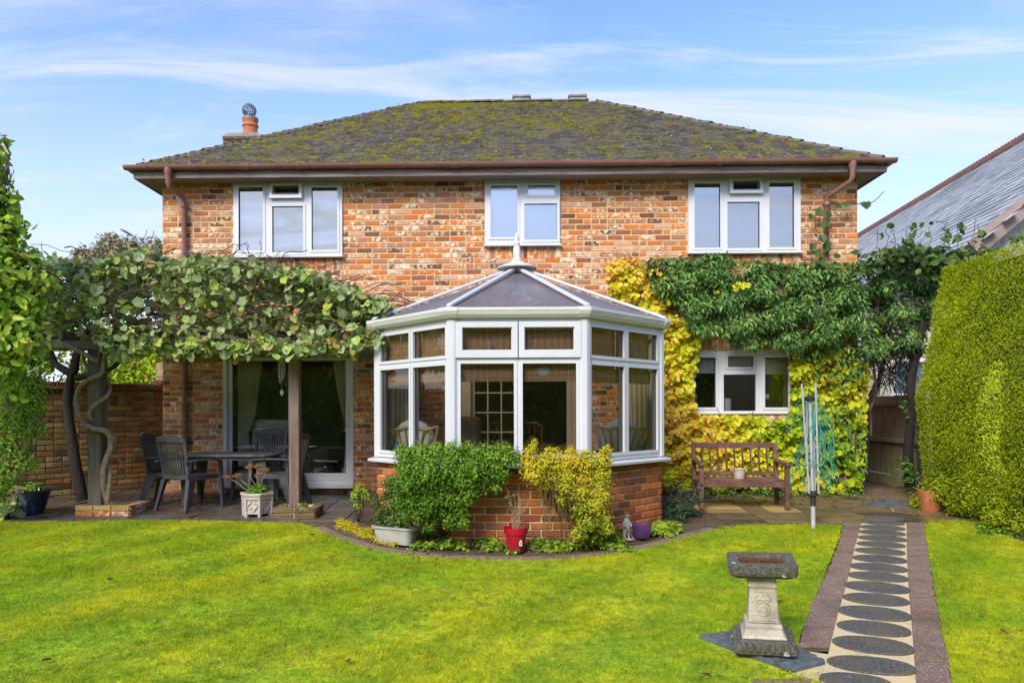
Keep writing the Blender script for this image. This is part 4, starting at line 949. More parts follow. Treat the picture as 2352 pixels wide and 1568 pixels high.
mb.add([(x, y, -1) for x, y in ring]+[(x, y, .4) for x, y in ring]+[(x*.965, y*.965, 1) for x, y in ring], [tuple(range(2*n, 3*n))]+[(a*n+i, a*n+(i+1) % n, (a+1)*n+(i+1) % n, (a+1)*n+i) for a in (0, 1) for i in range(n)]); dme = mb.mesh('stepping_disc', M_disc)
prev = None; cs = []
for x, y, w in discs:
    p = gp(*c7(x, y)); cs.append((p, w/2.735/1.0884*(p.y+10.6)/FP))
for i, (p, w) in enumerate(cs):
    dy = abs(cs[min(i+1, len(cs)-1)][0].y - cs[max(i-1, 0)][0].y)/(1 if i in (0, len(cs)-1) else 2)
    place(dme, 'stepping_disc', path if i < 15 else patioR, Matrix.Translation((p.x, p.y, gz(p.y)+.0205)) @ Matrix.Rotation(R_(-17+random.uniform(-3,3)), 4, 'Z') @ Matrix.Scale(random.uniform(.96,1.03), 4) @ Matrix.Rotation(.05, 4, 'X') @ Matrix.Diagonal((w/2*.97, dy*.485, .007, 1)))
# dark red paver bands either side
g = G('dark_red_paver'); r = g.rnd(); n1 = g.noise(70, 4, .7); col = g.ramp(r, [(0, (.19,.115,.088)), (.5, (.24,.15,.115)), (1, (.20,.15,.115))]); col = g.mix(g.rng(n1, .52, .66, 0, .7), col, (.58,.48,.40)); col = g.mix(g.rng(g.noise(3, 4), .5, .8, 0, .6), col, (.07,.05,.025)); g.bump(n1, .8, .01); M_paver = g.fin(col, .8, 0, .3)
outL = P2([c7(*p) for p in ((1122,178),(1085,300),(1040,440),(960,610),(900,720),(850,880),(806,1030))]); outR = P2([c7(*p) for p in ((1668,160),(1690,330),(1715,500),(1745,680),(1780,860),(1820,1020),(1858,1250))])
def interp(line, y):
    ys_ = [p[1] for p in line]; xs_ = [p[0] for p in line]
    if y > ys_[0]: return xs_[0]
    if y < ys_[-1]: return extend(line[-3], line[-1], y)[0]
    return float(np.interp(-y, [-v for v in ys_], xs_))
def band(inn, out, y0, y1, name):
    pts = [(interp(inn, y), y) for y in np.linspace(y0, y1, 30)]+[(interp(out, y), y) for y in np.linspace(y1, y0, 30)]
    b = gsheet(name, pts, M_jointd, .011); y = y0
    while y-.074 > y1:
        a, c = y-.0015, y-.0725; xi0, xi1 = interp(inn, a), interp(inn, c); xo0, xo1 = interp(out, a)+random.uniform(-.012,.012), interp(out, c)+random.uniform(-.012,.012)
        slab([(xi0, a), (xo0, a), (xo1, c), (xi1, c)] if xi0 > xo0 else [(xo0, a), (xi0, a), (xi1, c), (xo1, c)], M_paver, b, .013, 'paver', inset=.015); y -= .0745
yb = gp(*c7(900, 1045)).y
band(wl, outL, wl[0][1], yb, 'path_edging'); band(wr_, outR, wr_[0][1], -9.2, 'path_edging')
o = gsheet('path_edging', [(interp(wl, -6.55)-.02, gp(*c7(900,1235)).y), (interp(wl, -6.9)-.16, gp(*c7(900,1235)).y), (interp(wl, -9)-.16, -9), (interp(wl, -9), -9)], M_paver, .014)
# border strip in front of the conservatory: brown edging
edge = [(722,1213),(760,1232),(850,1262),(960,1279),(1080,1286),(1200,1288),(1330,1284),(1430,1272),(1520,1252),(1600,1228),(1660,1213)]
eo = P2(edge); ei = P2([(x, y-13) for x, y in edge])
bo = gsheet('border_edging', eo+ei[::-1], M_jointd, .006)
def along(line, step):
    out = []; acc = 0
    for a, b in zip(line, line[1:]):
        l = math.hypot(b[0]-a[0], b[1]-a[1]); 
        while acc < l: out.append((a[0]+(b[0]-a[0])*acc/l, a[1]+(b[1]-a[1])*acc/l)); acc += step
        acc -= l
    return out
ae, ai = along(eo, .21), along(ei, .21*.97); m = min(len(ae), len(ai))
for i in range(m-1):
    e0, e1 = Vector(ae[i]), Vector(ae[i+1]); dd = (e1-e0).normalized(); nn0 = Vector((-dd.y, dd.x))*.105; nn0 = nn0 if nn0.y > 0 else -nn0; i0, i1 = e0+nn0, e1+nn0
    slab([tuple(e0.lerp(e1,.02)), tuple(e0.lerp(e1,.98)), tuple(i0.lerp(i1,.98)), tuple(i0.lerp(i1,.02))], M_paver, bo, .008, 'paver', inset=.02)
# ================================================================== foliage tools
def vy(x, y, Y):
    x = np.asarray(x, float); y = np.asarray(y, float); Y = np.asarray(Y, float)
    u = (x-PX)/FP; v = (HY-y)/FP
    r = np.stack([F0[k]+R1[k]*u+U1[k]*v for k in range(3)], -1); t = (Y-CAM.y)/r[..., 1]
    return np.array(CAM)+r*t[..., None]
T_ROUND = ([(0,.0,0),(0,1,-.06),(-.22,.9,.02),(-.48,.5,.09),(-.34,.04,.07),(.22,.9,.02),(.48,.5,.09),(.34,.04,.07)], [(0,1,2,3,4),(0,7,6,5,1)])
T_OVATE = ([(0,0,0),(0,1,-.08),(-.27,.3,.07),(-.2,.7,.04),(.27,.3,.07),(.2,.7,.04)], [(0,1,3,2),(0,4,5,1)])
T_LONG = ([(0,0,0),(0,1,-.12),(-.17,.3,.05),(-.13,.65,.03),(.17,.3,.05),(.13,.65,.03)], [(0,1,3,2),(0,4,5,1)])
T_SMALL = ([(0,0,0),(.3,.5,.08),(0,1,0),(-.3,.5,.08)], [(0,1,2,3)])
T_NEEDLE = ([(0,0,0),(.13,.45,.05),(0,1,-.05),(-.13,.45,.05)], [(0,1,2,3)])
def norm(a): return a/np.maximum(np.linalg.norm(a, axis=-1, keepdims=True), 1e-6)
def frames(Nn, Tt):
    n = norm(Nn); t = Tt-(Tt*n).sum(-1, keepdims=True)*n; t = norm(t); b = np.cross(t, n); return np.stack([b, t, n], -1)
def scatter(name, tp, P, Fm, S, rv, mat, parent=None, kind='stuff', label=None):
    tv = np.array(tp[0], np.float32); tf = np.array(tp[1]); k = len(tv); n = len(P); fl = tf.shape[1]
    V = np.einsum('nij,kj->nki', Fm, tv)*np.asarray(S)[:, None, None]+P[:, None, :]
    I = (tf[None]+(np.arange(n)*k)[:, None, None]).reshape(-1).astype(np.int32)
    me = bpy.data.meshes.new(name); me.vertices.add(n*k); me.vertices.foreach_set('co', V.astype(np.float32).ravel())
    me.loops.add(len(I)); me.loops.foreach_set('vertex_index', I); nf = n*len(tf)
    me.polygons.add(nf); me.polygons.foreach_set('loop_start', np.arange(0, nf*fl, fl, dtype=np.int32)); me.update(calc_edges=True)
    setrnd(me, np.repeat(rv, len(tf))); me.materials.append(mat)
    o = bpy.data.objects.new(name, me); COL.objects.link(o); attach(o, parent)
    if kind: o['kind'] = kind
    return o
def single_leaves(tp, P, Fm, S, rv, mat, parent, name='leaf', nv=12):
    ms_ = []
    for i in range(nv):
        me = bpy.data.meshes.new(name); me.from_pydata([(x*random.uniform(.9,1.1), y, z+random.uniform(-.03,.03)) for x, y, z in tp[0]], [], tp[1]); me.update(); setrnd(me, [(i+.5)/nv]*len(tp[1])); me.materials.append(mat); ms_.append(me)
    for i in range(len(P)):
        M = Matrix([[*(Fm[i][r]*S[i]), P[i][r]] for r in range(3)]+[[0,0,0,1]])
        place(ms_[min(nv-1, int(rv[i]*nv))], name, parent, M)
def blobpts(blobs, n, inner=.35, rough=.2):
    B_ = np.array([[*b[:6]] for b in blobs], float); w = np.array([b[6] if len(b) > 6 else b[3]*b[5]+b[3]*b[4] for b in blobs], float); w /= w.sum()
    i = rng.choice(len(B_), n, p=w); d = norm(rng.normal(size=(n, 3)))
    lump = 1+rough*(np.sin(d[:,0]*7+i*3.1)*np.sin(d[:,2]*6+i*1.7)+.6*np.sin(d[:,1]*13+d[:,0]*11+i))
    r = (1-inner*rng.random(n)**1.5)*lump; P = B_[i, :3]+d*B_[i, 3:6]*r[:, None]; return P, norm(d/B_[i, 3:6]*B_[i, 3:4])
def bpx(x, y, r, Y, ry=None, flat=1.0, w=None):
    c = on_y(x, y, Y); k = (Y+10.6)/FP; R = r*k; out = [c.x, c.y, c.z, R, (ry*k if ry else R)*1.0, R*flat]
    if w: out.append(w)
    return tuple(out)
def foliage(name, blobs, n, size, tp, mat, parent, inner=.35, rough=.2, up=.35, jit=.7, droop=0., rbias=None, floor=None, kind='stuff', n_single=0, face=None):
    P, N_ = blobpts(blobs, n, inner, rough)
    if floor is not None: k = P[:, 2] > floor+.0*P[:,1]; P, N_ = P[k], N_[k]
    m = len(P); nn = norm(N_+rng.normal(size=(m, 3))*jit*.6+np.array([0, -.1, up])); tt = N_*.6+rng.normal(size=(m, 3))*.8+np.array([0, 0, -droop])
    Fm = frames(nn, tt); S = size*rng.uniform(.65, 1.25, m); rv = rng.random(m)
    if rbias is not None: rv = np.clip(rbias(P, rv), 0, .999)
    if n_single:
        cam_ = np.array(CAM); sc_ = np.abs((nn*norm(P-cam_)).sum(1))*S/np.linalg.norm(P-cam_, axis=1) - .02*np.maximum(0, P[:,1]-np.median(P[:,1]))
        idx = np.argsort(-sc_)[:n_single]; mk = np.zeros(m, bool); mk[idx] = True
        single_leaves(tp, P[mk], Fm[mk], S[mk], rv[mk], mat, parent); P, Fm, S, rv = P[~mk], Fm[~mk], S[~mk], rv[~mk]
    return scatter(name, tp, P, Fm, S, rv, mat, parent, kind)
def wiggle(p, q, n=7, amp=.05, sag=0):
    p = Vector(p); q = Vector(q); o = []
    for i in range(n+1):
        t = i/n; k = math.sin(PI*t); o.append(p.lerp(q, t)+Vector((random.uniform(-amp,amp)*k, random.uniform(-amp,amp)*k, random.uniform(-amp,amp)*k-sag*k)))
    return o
def smooth_path(pts, sub=4):
    P = [Vector(p) for p in pts]; out = []
    for i in range(len(P)-1):
        a, b, c, d = P[max(i-1,0)], P[i], P[i+1], P[min(i+2, len(P)-1)]
        for k in range(sub):
            t = k/sub; out.append(.5*((2*b)+(c-a)*t+(2*a-5*b+4*c-d)*t*t+(3*b-a-3*c+d)*t**3))
    return out+[P[-1]]
M_bark = simple('brown_bark', (.16,.11,.075), (.075,.05,.035), 14, .9, .9, 45, stretch=(1,1,.3), bdist=.02)
M_barkd = simple('dark_bark', (.035,.026,.02), (.018,.014,.011), 14, .9, .9, 45, stretch=(1,1,.3), bdist=.02)
M_vinebark = simple('grey_vine_bark', (.40,.29,.19), (.22,.15,.09), 20, .85, .9, 60, bdist=.015)
M_twig = simple('vine_twig', (.11,.075,.055), (.06,.04,.03), 10, .9)
# ================================================================== garden wall (left boundary)
gA, gB = Vector((-7.9, -2.8, 0)), Vector((-5.30, 1.18, 0)); Mg, LG = frameM(gA, gB)
gw_ = thing('garden_wall', 'mossy old brick boundary wall with red coping behind the pergola', 'wall', ((gA+gB)/2))
hG = lambda u: 1.50
mb = MB().box(0, .008, -.4, LG, .22, 1.50, Mg); core = mb.build('wall_core', M_mortar2, gw_)
cells = bond(0, LG, -.3, 1.50, [], header=.35)
lay_bricks(cells, M_garden, core, Mg, 250, lambda c: (c[0] > 2.2)*3 + c[1]*.3 + c[0]*.1)
cop = []; u = 0
M_cop = brickmat('coping_brick', [(0, (.20,.08,.05)), (.4, (.36,.12,.06)), (.8, (.16,.09,.06))], .1, .6, (.3,.25,.15), .5)
tilem = [m_.mesh('coping_tile', M_cop) for m_ in brick_meshes(M_cop, 6, .218, .022, .30)]
capm = [m_.mesh('coping_brick', M_cop) for m_ in brick_meshes(M_cop, 8, .105, .07, .24)]
while u < LG:
    place(random.choice(tilem), 'coping_tile', core, Mg @ Matrix.Translation((u+.11, -.045, 1.515))); u += .225
u = 0
while u < LG:
    place(random.choice(capm), 'coping_brick', core, Mg @ Matrix.Translation((u+.055, -.02+random.uniform(-.006,.006), 1.565))); u += .113
# stepped end of the wall by the house corner
for k in range(7):
    place(random.choice(capm), 'coping_brick', core, Mg @ Matrix.Translation((LG-.30+.035*k, -.03, 1.60+.058*k)) @ Matrix.Rotation(R_(-8), 4, 'Y') @ Matrix.Diagonal((2.2-.2*k, 1, .8, 1)))
mb = MB().box(LG-.32, .012, 1.5, LG+.05, .20, 1.95, Mg); mb.build('wall_pier', M_mortar2, gw_)
# ================================================================== pergola
M_post = simple('green_stained_timber', (.095,.078,.05), (.19,.16,.115), 5, .85, .6, 40, stretch=(6,6,.6), lo=.3, hi=.7)
M_post2 = simple('brown_stained_timber', (.13,.085,.065), (.22,.16,.13), 5, .8, .5, 40, stretch=(6,6,.6))
perg = thing('pergola', 'timber pergola on two dark posts carrying the vine along the house wall', 'pergola', (-3.8, -1.6, gz(-1.6)))
pLp = gp(224, 1160); pRp = gp(678, 1160); yP = -1.68
xa, xb = on_y(224, 950, yP).x, on_y(678, 950, yP).x
MB().box(xa-.082, yP-.08, gz(yP), xa+.082, yP+.08, 2.06).build('post', M_post, perg, bevel=.008)
MB().box(xb-.062, yP-.06, gz(yP), xb+.062, yP+.06, 2.02).build('post', M_post2, perg, bevel=.006)
for yy in (yP-.11, yP+.11): MB().box(xa-1.2, yy-.022, 1.93, xb+.95, yy+.022, 2.03).build('beam', M_post, perg, bevel=.004)
MB().box(HL+.1, -.06, 1.96, xb+.9, -.012, 2.1).build('wall_plate', M_post, perg, bevel=.004)
x = xa-.9
while x < xb+.8: MB().box(x-.022, yP-.12, 2.045, x+.022, -.062, 2.16).build('rafter', M_post, perg, bevel=.004); x += .52
def plinth(px0, px1, yb_, cx0, name_label, mat, n=3):
    p = gp((px0+px1)/2, yb_); k = (p.y+10.6)/FP; w = (px1-px0)*k*.86; d_ = w*.8
    t = thing('brick_plinth', name_label, 'plinth', (p.x, p.y+d_/2, p.z)); c = Vector((p.x, p.y+d_/2)); z0 = p.z
    mb = MB()
    for (x0, y0, x1, y1) in ((-w/2+.012, -d_/2+.012, w/2-.012, -d_/2+.09), (-w/2+.012, d_/2-.09, w/2-.012, d_/2-.012), (-w/2+.012, -d_/2+.092, -w/2+.09, d_/2-.092), (w/2-.09, -d_/2+.092, w/2-.012, d_/2-.092)): mb.box(c.x+x0, c.y+y0, z0-.05, c.x+x1, c.y+y1, z0+.135)
    mb.build('mortar', M_mortar3, t); MB().box(c.x-w/2+.092, c.y-d_/2+.092, z0-.05, c.x+w/2-.092, c.y+d_/2-.092, z0+.09).build('soil', M_soil, t)
    bms = {}
    for row in range(2):
        for (x0, y0, ux, L_) in ((-w/2, -d_/2, (1,0), w), (w/2, d_/2, (-1,0), w), (w/2, -d_/2, (0,1), d_), (-w/2, d_/2, (0,-1), d_)):
            nb = max(1, round(L_/.21)); bl2 = L_/nb
            for i in range(nb):
                key = round(bl2, 3)
                if key not in bms: bms[key] = [m_.mesh('brick', mat) for m_ in brick_meshes(mat, 8, bl2-.012, .060, .09)]
                a = math.atan2(ux[1], ux[0]); s = (i+.5)*bl2+(.0 if row else .0)
                place(random.choice(bms[key]), 'brick', t, Matrix.Translation((c.x+x0+ux[0]*s, c.y+y0+ux[1]*s, z0+.038+row*.070)) @ Matrix.Rotation(a, 4, 'Z'))
    return c
plinth(160, 309, 1187, 0, 'pale yellow brick plinth around the foot of the left pergola post', M_yellowb)
plinth(617, 732, 1193, 0, 'mossy red brick plinth around the foot of the right pergola post', M_redb)
# ---- the vine over it
M_kiwi = leafmat('vine_leaf', [(0, (.16,.22,.08)), (.3, (.30,.40,.15)), (.55, (.44,.54,.26)), (.75, (.50,.64,.17)), (.90, (.52,.62,.10)), (.95, (.55,.42,.12)), (1, (.40,.22,.08))], .38, .25, spot=(.16,.13,.07))
vine = thing('kiwi_vine', 'large round-leaved vine sprawling over the pergola with twisted trunks', 'vine', (xa+.1, yP-.05, gz(yP)))
def VP(x, y, Y): return on_y(x, y, Y)
tr1 = smooth_path([VP(243,1156,-1.66), VP(238,1110,-1.74), VP(240,1066,-1.78), VP(256,1019,-1.74), VP(243,990,-1.80), VP(214,984,-1.82), VP(190,968,-1.74), VP(176,930,-1.70), VP(180,895,-1.70), VP(202,873,-1.80), VP(234,856,-1.82), VP(240,820,-1.76), VP(262,798,-1.70), VP(320,790,-1.80)], 5)
MB().tube(tr1, list(np.linspace(.038, .022, len(tr1))), 9).build('trunk', M_vinebark, vine, smooth=True)
tr2 = smooth_path([VP(247,1156,-1.70), VP(252,1090,-1.72), VP(246,1050,-1.70), VP(262,1010,-1.66), VP(236,980,-1.62), VP(206,958,-1.82), VP(214,932,-1.86), VP(247,908,-1.80), VP(250,880,-1.6), VP(205,850,-1.62), VP(190,805,-1.7), VP(205,770,-1.7)], 5)
MB().tube(tr2, list(np.linspace(.030, .017, len(tr2))), 8).build('trunk', M_vinebark, vine, smooth=True)
for path_ in ([VP(262,798,-1.80), VP(360,790,-1.86), VP(450,795,-1.9), VP(560,790,-1.86), VP(650,785,-1.9)], [VP(225,830,-1.78), VP(140,790,-1.9), VP(60,800,-1.9)], [VP(210,770,-1.7), VP(330,740,-1.6), VP(430,760,-1.7), VP(600,750,-1.9)]):
    q = smooth_path(path_, 4); MB().tube(q, list(np.linspace(.032, .014, len(q))), 7).build('branch', M_vinebark, vine, smooth=True)
KT = [(40,640),(80,600),(130,590),(200,600),(270,583),(330,560),(400,600),(450,588),(560,590),(620,604),(700,618),(760,640),(830,672),(880,690),(905,715)]
KB = [(40,800),(110,800),(180,790),(230,785),(300,800),(380,788),(450,800),(550,800),(620,798),(690,802),(760,796),(830,790),(870,780),(905,750)]
def kiwi_pts(n):
    x = rng.uniform(45, 900, n); Y = -2.15+rng.random(n)**1.25*1.9; yt = np.interp(x, *zip(*KT)); yb = np.interp(x, *zip(*KB))
    Pt = vy(x, yt, np.full(n, -1.5)); Pb = vy(x, yb, np.full(n, -2.0))
    f = (Y+2.15)/1.9; k = np.clip(1-((f-.42)/.62)**2, 0, 1)**.55
    ztop = Pb[:,2]+(Pt[:,2]-Pb[:,2])*(.30+.70*k); zbot = np.where(f < .2, Pb[:,2]-.04, np.maximum(2.08, Pb[:,2]))
    t = rng.random(n); t = 1-(1-t)**1.0*1.0; sh = rng.random(n) < .55; t = np.where(sh, 1-rng.random(n)**2*.35, t)
    z = zbot+(ztop-zbot)*t; xx = vy(x, yb, Y)[:, 0]
    P = np.stack([xx, Y, z], 1)
    cl = np.sin(xx*5.1+z*3)+np.sin(Y*7+xx*2.3)+np.sin(z*9+Y*4+xx*3.7)
    P = P[cl > rng.uniform(-2.2, .5, n)]; m = n//9; x = rng.uniform(230, 890, m); P2x = vy(x, np.interp(x, *zip(*KB))+rng.uniform(-22, 14, m)+8*np.sin(x*.05), rng.uniform(-2.2,-1.75,m)); return np.concatenate([P, P2x])
P = kiwi_pts(8200); m = len(P); nn = norm(rng.normal(size=(m,3))*.75+np.array([0,-.5,.55])); tt = rng.normal(size=(m,3))*.6+np.array([0,-.25,-.8])
Fm = frames(nn, tt); S = rng.uniform(.045, .115, m)+.045*(rng.random(m) > .82); rv = rng.random(m); front = P[:,1]+.25*rng.random(m); idx = np.argsort(front-S*4)[:298]; mk = np.zeros(m, bool); mk[idx] = True
single_leaves(T_ROUND, P[mk], Fm[mk], S[mk], rv[mk], M_kiwi, vine); scatter('leaves', T_ROUND, P[~mk], Fm[~mk], S[~mk], rv[~mk], M_kiwi, vine)
mb = MB(); Q = kiwi_pts(1500)
for i in range(620):
    a = Vector(Q[i]); b = a+Vector((random.uniform(-.7,.7), random.uniform(-.3,.3), random.uniform(-.35,.25))); 
    if b.z < 2.0: b.z = 2.02
    mb.tube(wiggle(a, b, 5, .05, -.04), random.uniform(.003, .009), 4, cap=False)
for i in range(40):
    x = random.uniform(60, 640); a = VP(x, np.interp(x, *zip(*KT))+25, -1.5); mb.tube(wiggle(a, a+Vector((random.uniform(-.25,.25), random.uniform(-.1,.1), random.uniform(.15,.38))), 5, .02), .004, 4, cap=False)
o = mb.build('twigs', M_twig, vine); o['kind'] = 'stuff'
# dark-trunked tree beside the garden wall
M_lgreen = leafmat('light_shrub_leaf', [(0, (.10,.20,.03)), (.4, (.26,.46,.055)), (.75, (.40,.60,.08)), (1, (.55,.70,.13))], .4, .35)
tree = thing('garden_tree', 'dark crooked trunked tree leaning between the pergola post and the garden wall', 'tree', gp(190, 1140))
bx_ = -.95
q = smooth_path([VP(190,1150,bx_), VP(176,1080,bx_), VP(163,1000,bx_), VP(155,930,bx_), VP(160,880,bx_), VP(172,845,bx_)], 4)
MB().tube(q, list(np.linspace(.078, .052, len(q))), 10).build('trunk', M_barkd, tree, smooth=True)
for pth, r0 in (([VP(168,860,bx_), VP(130,838,bx_-.05), VP(80,800,bx_-.1), VP(30,780,bx_-.2)], .06), ([VP(170,850,bx_), VP(178,805,bx_), VP(196,768,bx_), VP(210,740,bx_)], .062), ([VP(175,868,bx_), VP(215,858,bx_), VP(262,842,bx_), VP(300,800,bx_)], .05), ([VP(130,838,bx_-.05), VP(110,790,bx_-.1), VP(90,740,bx_)], .035)):
    q = smooth_path(pth, 4); MB().tube(q, list(np.linspace(r0, .02, len(q))), 8).build('limb', M_barkd, tree, smooth=True)
foliage('crown', [bpx(70, 745, 60, -.8), bpx(150, 720, 55, -.8), bpx(20, 690, 60, -.9), bpx(110, 830, 26, -.9)], 1500, .09, T_OVATE, M_lgreen, tree, .7, .3)
# big shrub at the left edge
M_laurel = leafmat('bright_laurel_leaf', [(0, (.11,.22,.03)), (.35, (.25,.41,.04)), (.7, (.40,.58,.055)), (.92, (.58,.70,.08)), (1, (.68,.58,.08))], .32, .3)
shrub = thing('tall_shrub', 'tall bright green shrub rising at the left edge beside the pergola', 'shrub', (-5.75, -2.9, gz(-2.9)))
q = smooth_path([(-5.9,-2.9,-.15), (-5.8,-2.9,.6), (-5.6,-2.9,1.5), (-5.3,-2.9,2.4), (-5.25,-2.9,3.4)], 4); MB().tube(q, list(np.linspace(.07,.02,len(q))), 8).build('stem', M_bark, shrub, smooth=True)
bl = [bpx(x, y, r, -2.9) for x, y, r in ((-20,380,40),(2,335,22),(-25,480,60),(10,455,30),(-10,560,62),(30,520,35),(10,640,70),(50,600,42),(-10,720,90),(60,690,50),(40,780,62),(-30,850,90),(-60,650,120),(-60,450,70),(55,735,40),(100,650,22))]
foliage('leaves', bl, 4200, .105, T_OVATE, M_laurel, shrub, .5, .3, droop=.1)
mb = MB()
for b in bl:
    for k in range(3): mb.tube(wiggle((-5.3, -2.9, b[2]-.4), (b[0]+random.uniform(-.2,.2), b[1]+random.uniform(-.2,.2), b[2]+random.uniform(0,b[3])), 5, .04), .008, 4)
o = mb.build('twigs', M_bark, shrub); o['kind'] = 'stuff'
sh2 = thing('small_leaved_shrub', 'small-leaved green shrub spilling in front of the garden wall at far left', 'shrub', (-5.9, -2.3, gz(-2.3)))
bl = [bpx(x, y, r, -2.3) for x, y, r in ((20,860,60),(60,900,50),(20,950,60),(85,930,22),(60,985,38),(-10,1020,50),(10,1090,45),(60,1060,30),(-10,1140,40),(100,985,13),(45,1040,20),(80,880,28))]
foliage('leaves', bl, 6500, .042, T_OVATE, M_lgreen, sh2, .6, .35)
mb = MB()
for b in bl:
    for k in range(1): mb.tube(wiggle((-5.9, -2.3, gz(-2.3)+.3), (b[0]+random.uniform(-.2,.2), b[1], b[2]+random.uniform(-.1,b[3])), 6, .05), .006, 4)
o = mb.build('twigs', M_bark, sh2); o['kind'] = 'stuff'
# creeper and shrubs beyond the wall
M_creeper = leafmat('autumn_creeper_leaf', [(0, (.22,.42,.03)), (.4, (.42,.66,.03)), (.8, (.66,.80,.05)), (.93, (.80,.66,.08)), (.94, (.45,.10,.05)), (1, (.55,.16,.08))], .4, .4)
ck = thing('wall_creeper', 'bright yellow-green creeper with a few red leaves beyond the garden wall', 'climbing plant', (-6.0, 2.0, 0))
MB().tube(wiggle((-6.1, 2.3, 0), (-6.0, 2.3, 2.0), 6, .06), .03, 6).build('stem', M_bark, ck)
foliage('leaves', [bpx(300, 850, 55, 2.0), bpx(350, 820, 45, 2.2), bpx(250, 850, 50, 2.0), bpx(320, 790, 50, 2.4), bpx(200, 880, 50, 1.6), bpx(280, 880, 40, 1.5), bpx(345, 862, 30, 1.5)], 5200, .085, T_OVATE, M_creeper, ck, .4, .25)
M_midgreen = leafmat('dark_shrub_leaf', [(0, (.02,.045,.012)), (.5, (.05,.10,.02)), (1, (.11,.17,.03))], .45, .25)
ck = thing('boundary_shrub', 'dense leafy shrub behind the garden wall at the left', 'shrub', (-8.0, 1.0, 0))
MB().tube(wiggle((-8.0, 1.0, 0), (-8, 1, 1.6), 6, .06), .05, 6).build('stem', M_bark, ck)
foliage('leaves', [bpx(x, y, r, .9) for x, y, r in ((20,700,100),(100,760,70),(130,690,50),(160,800,45),(-40,800,120),(60,850,60))], 4200, .085, T_OVATE, M_lgreen, ck, .4, .25)
M_far = leafmat('hazy_autumn_leaf', [(0, (.22,.21,.12)), (.5, (.38,.36,.20)), (1, (.52,.47,.28))], .7, .2)
def bgtree(name, label, blobs, base, n, size, mat):
    t = thing(name, label, 'tree', base); top = Vector(blobs[0][:3]); MB().tube([base, Vector(base).lerp(top, .6), top], [.3, .2, .06], 8).build('trunk', M_bark, t)
    mb = MB()
    for b in blobs:
        for k in range(4): mb.tube(wiggle(Vector(base).lerp(top, .7), (b[0]+random.uniform(-.6,.6)*b[3], b[1], b[2]+random.uniform(-.2,.8)*b[3]), 5, .2), .05, 4)
    o = mb.build('limbs', M_bark, t); o['kind'] = 'stuff'
    foliage('crown', blobs, n, size, T_SMALL, mat, t, .75, .35)
c = on_y(270, 600, 24); bgtree('background_tree', 'hazy olive brown tree above the pergola far behind the garden wall', [bpx(x, y, r, 24) for x, y, r in ((265,600,50),(210,610,35),(330,600,42),(250,560,24),(300,570,26),(190,590,22),(360,575,28),(370,620,40),(225,580,18))], (c.x, 24, 0), 6000, .24, M_far)
# street lamp
sl_ = on_y(335, 585, 14); st = thing('street_lamp', 'curved grey street lamp seen above the pergola beside the house', 'street lamp', (sl_.x+.1, 14, 0))
q = smooth_path([(sl_.x+.05, 14, 0), (sl_.x+.05, 14, sl_.z-.25), (sl_.x, 14, sl_.z), on_y(310, 547, 14), on_y(296, 536, 14)], 5); MB().tube(q, .04, 8).build('lamp_post', M_lead, st, smooth=True)
hd = on_y(290, 533, 14); MB().lathe([(.001,-.07),(.09,-.05),(.12,0),(.08,.05),(.001,.07)], (0,0,0), 14, M=Matrix.Translation(hd) @ Matrix.Rotation(R_(28), 4, 'Y') @ Matrix.Diagonal((2.0, 1.1, .65, 1))).build('lamp_head', M_lead, st, smooth=True)
# wind chime
M_alu = simple('aluminium', (.62,.63,.64), (.5,.51,.52), 8, .3, metal=.7)
wc = on_y(647, 806, -1.55); t = thing('wind_chime', 'silver tube wind chime hanging under the pergola before the patio door', 'wind chime', wc)
MB().lathe([(.002,.03),(.05,.0),(.055,-.01),(.002,-.012)], wc, 16).tube([(wc.x,wc.y,wc.z), (wc.x,wc.y,2.03)], .002, 4).build('chime_cap', M_alu, t)
for k in range(5):
    a = 2*PI*k/5; x, y = wc.x+.036*math.cos(a), wc.y+.036*math.sin(a); l = (.26,.31,.36,.29,.33)[k]; MB().tube([(x, y, wc.z-.035), (x, y, wc.z-.035-l)], .008, 8).tube([(x,y,wc.z-.012),(x,y,wc.z-.036)], .001, 3).build('chime_tube', M_alu, t)
MB().tube([(wc.x,wc.y,wc.z-.01), (wc.x,wc.y,wc.z-.47)], .0015, 4).add([(wc.x-.028,wc.y,wc.z-.51),(wc.x,wc.y,wc.z-.465),(wc.x+.028,wc.y,wc.z-.51),(wc.x,wc.y,wc.z-.555),(wc.x-.028,wc.y+.004,wc.z-.51),(wc.x,wc.y+.004,wc.z-.465),(wc.x+.028,wc.y+.004,wc.z-.51),(wc.x,wc.y+.004,wc.z-.555)], [(0,1,2,3),(7,6,5,4),(0,4,5,1),(1,5,6,2),(2,6,7,3),(3,7,4,0)]).build('wind_catcher', M_alu, t)
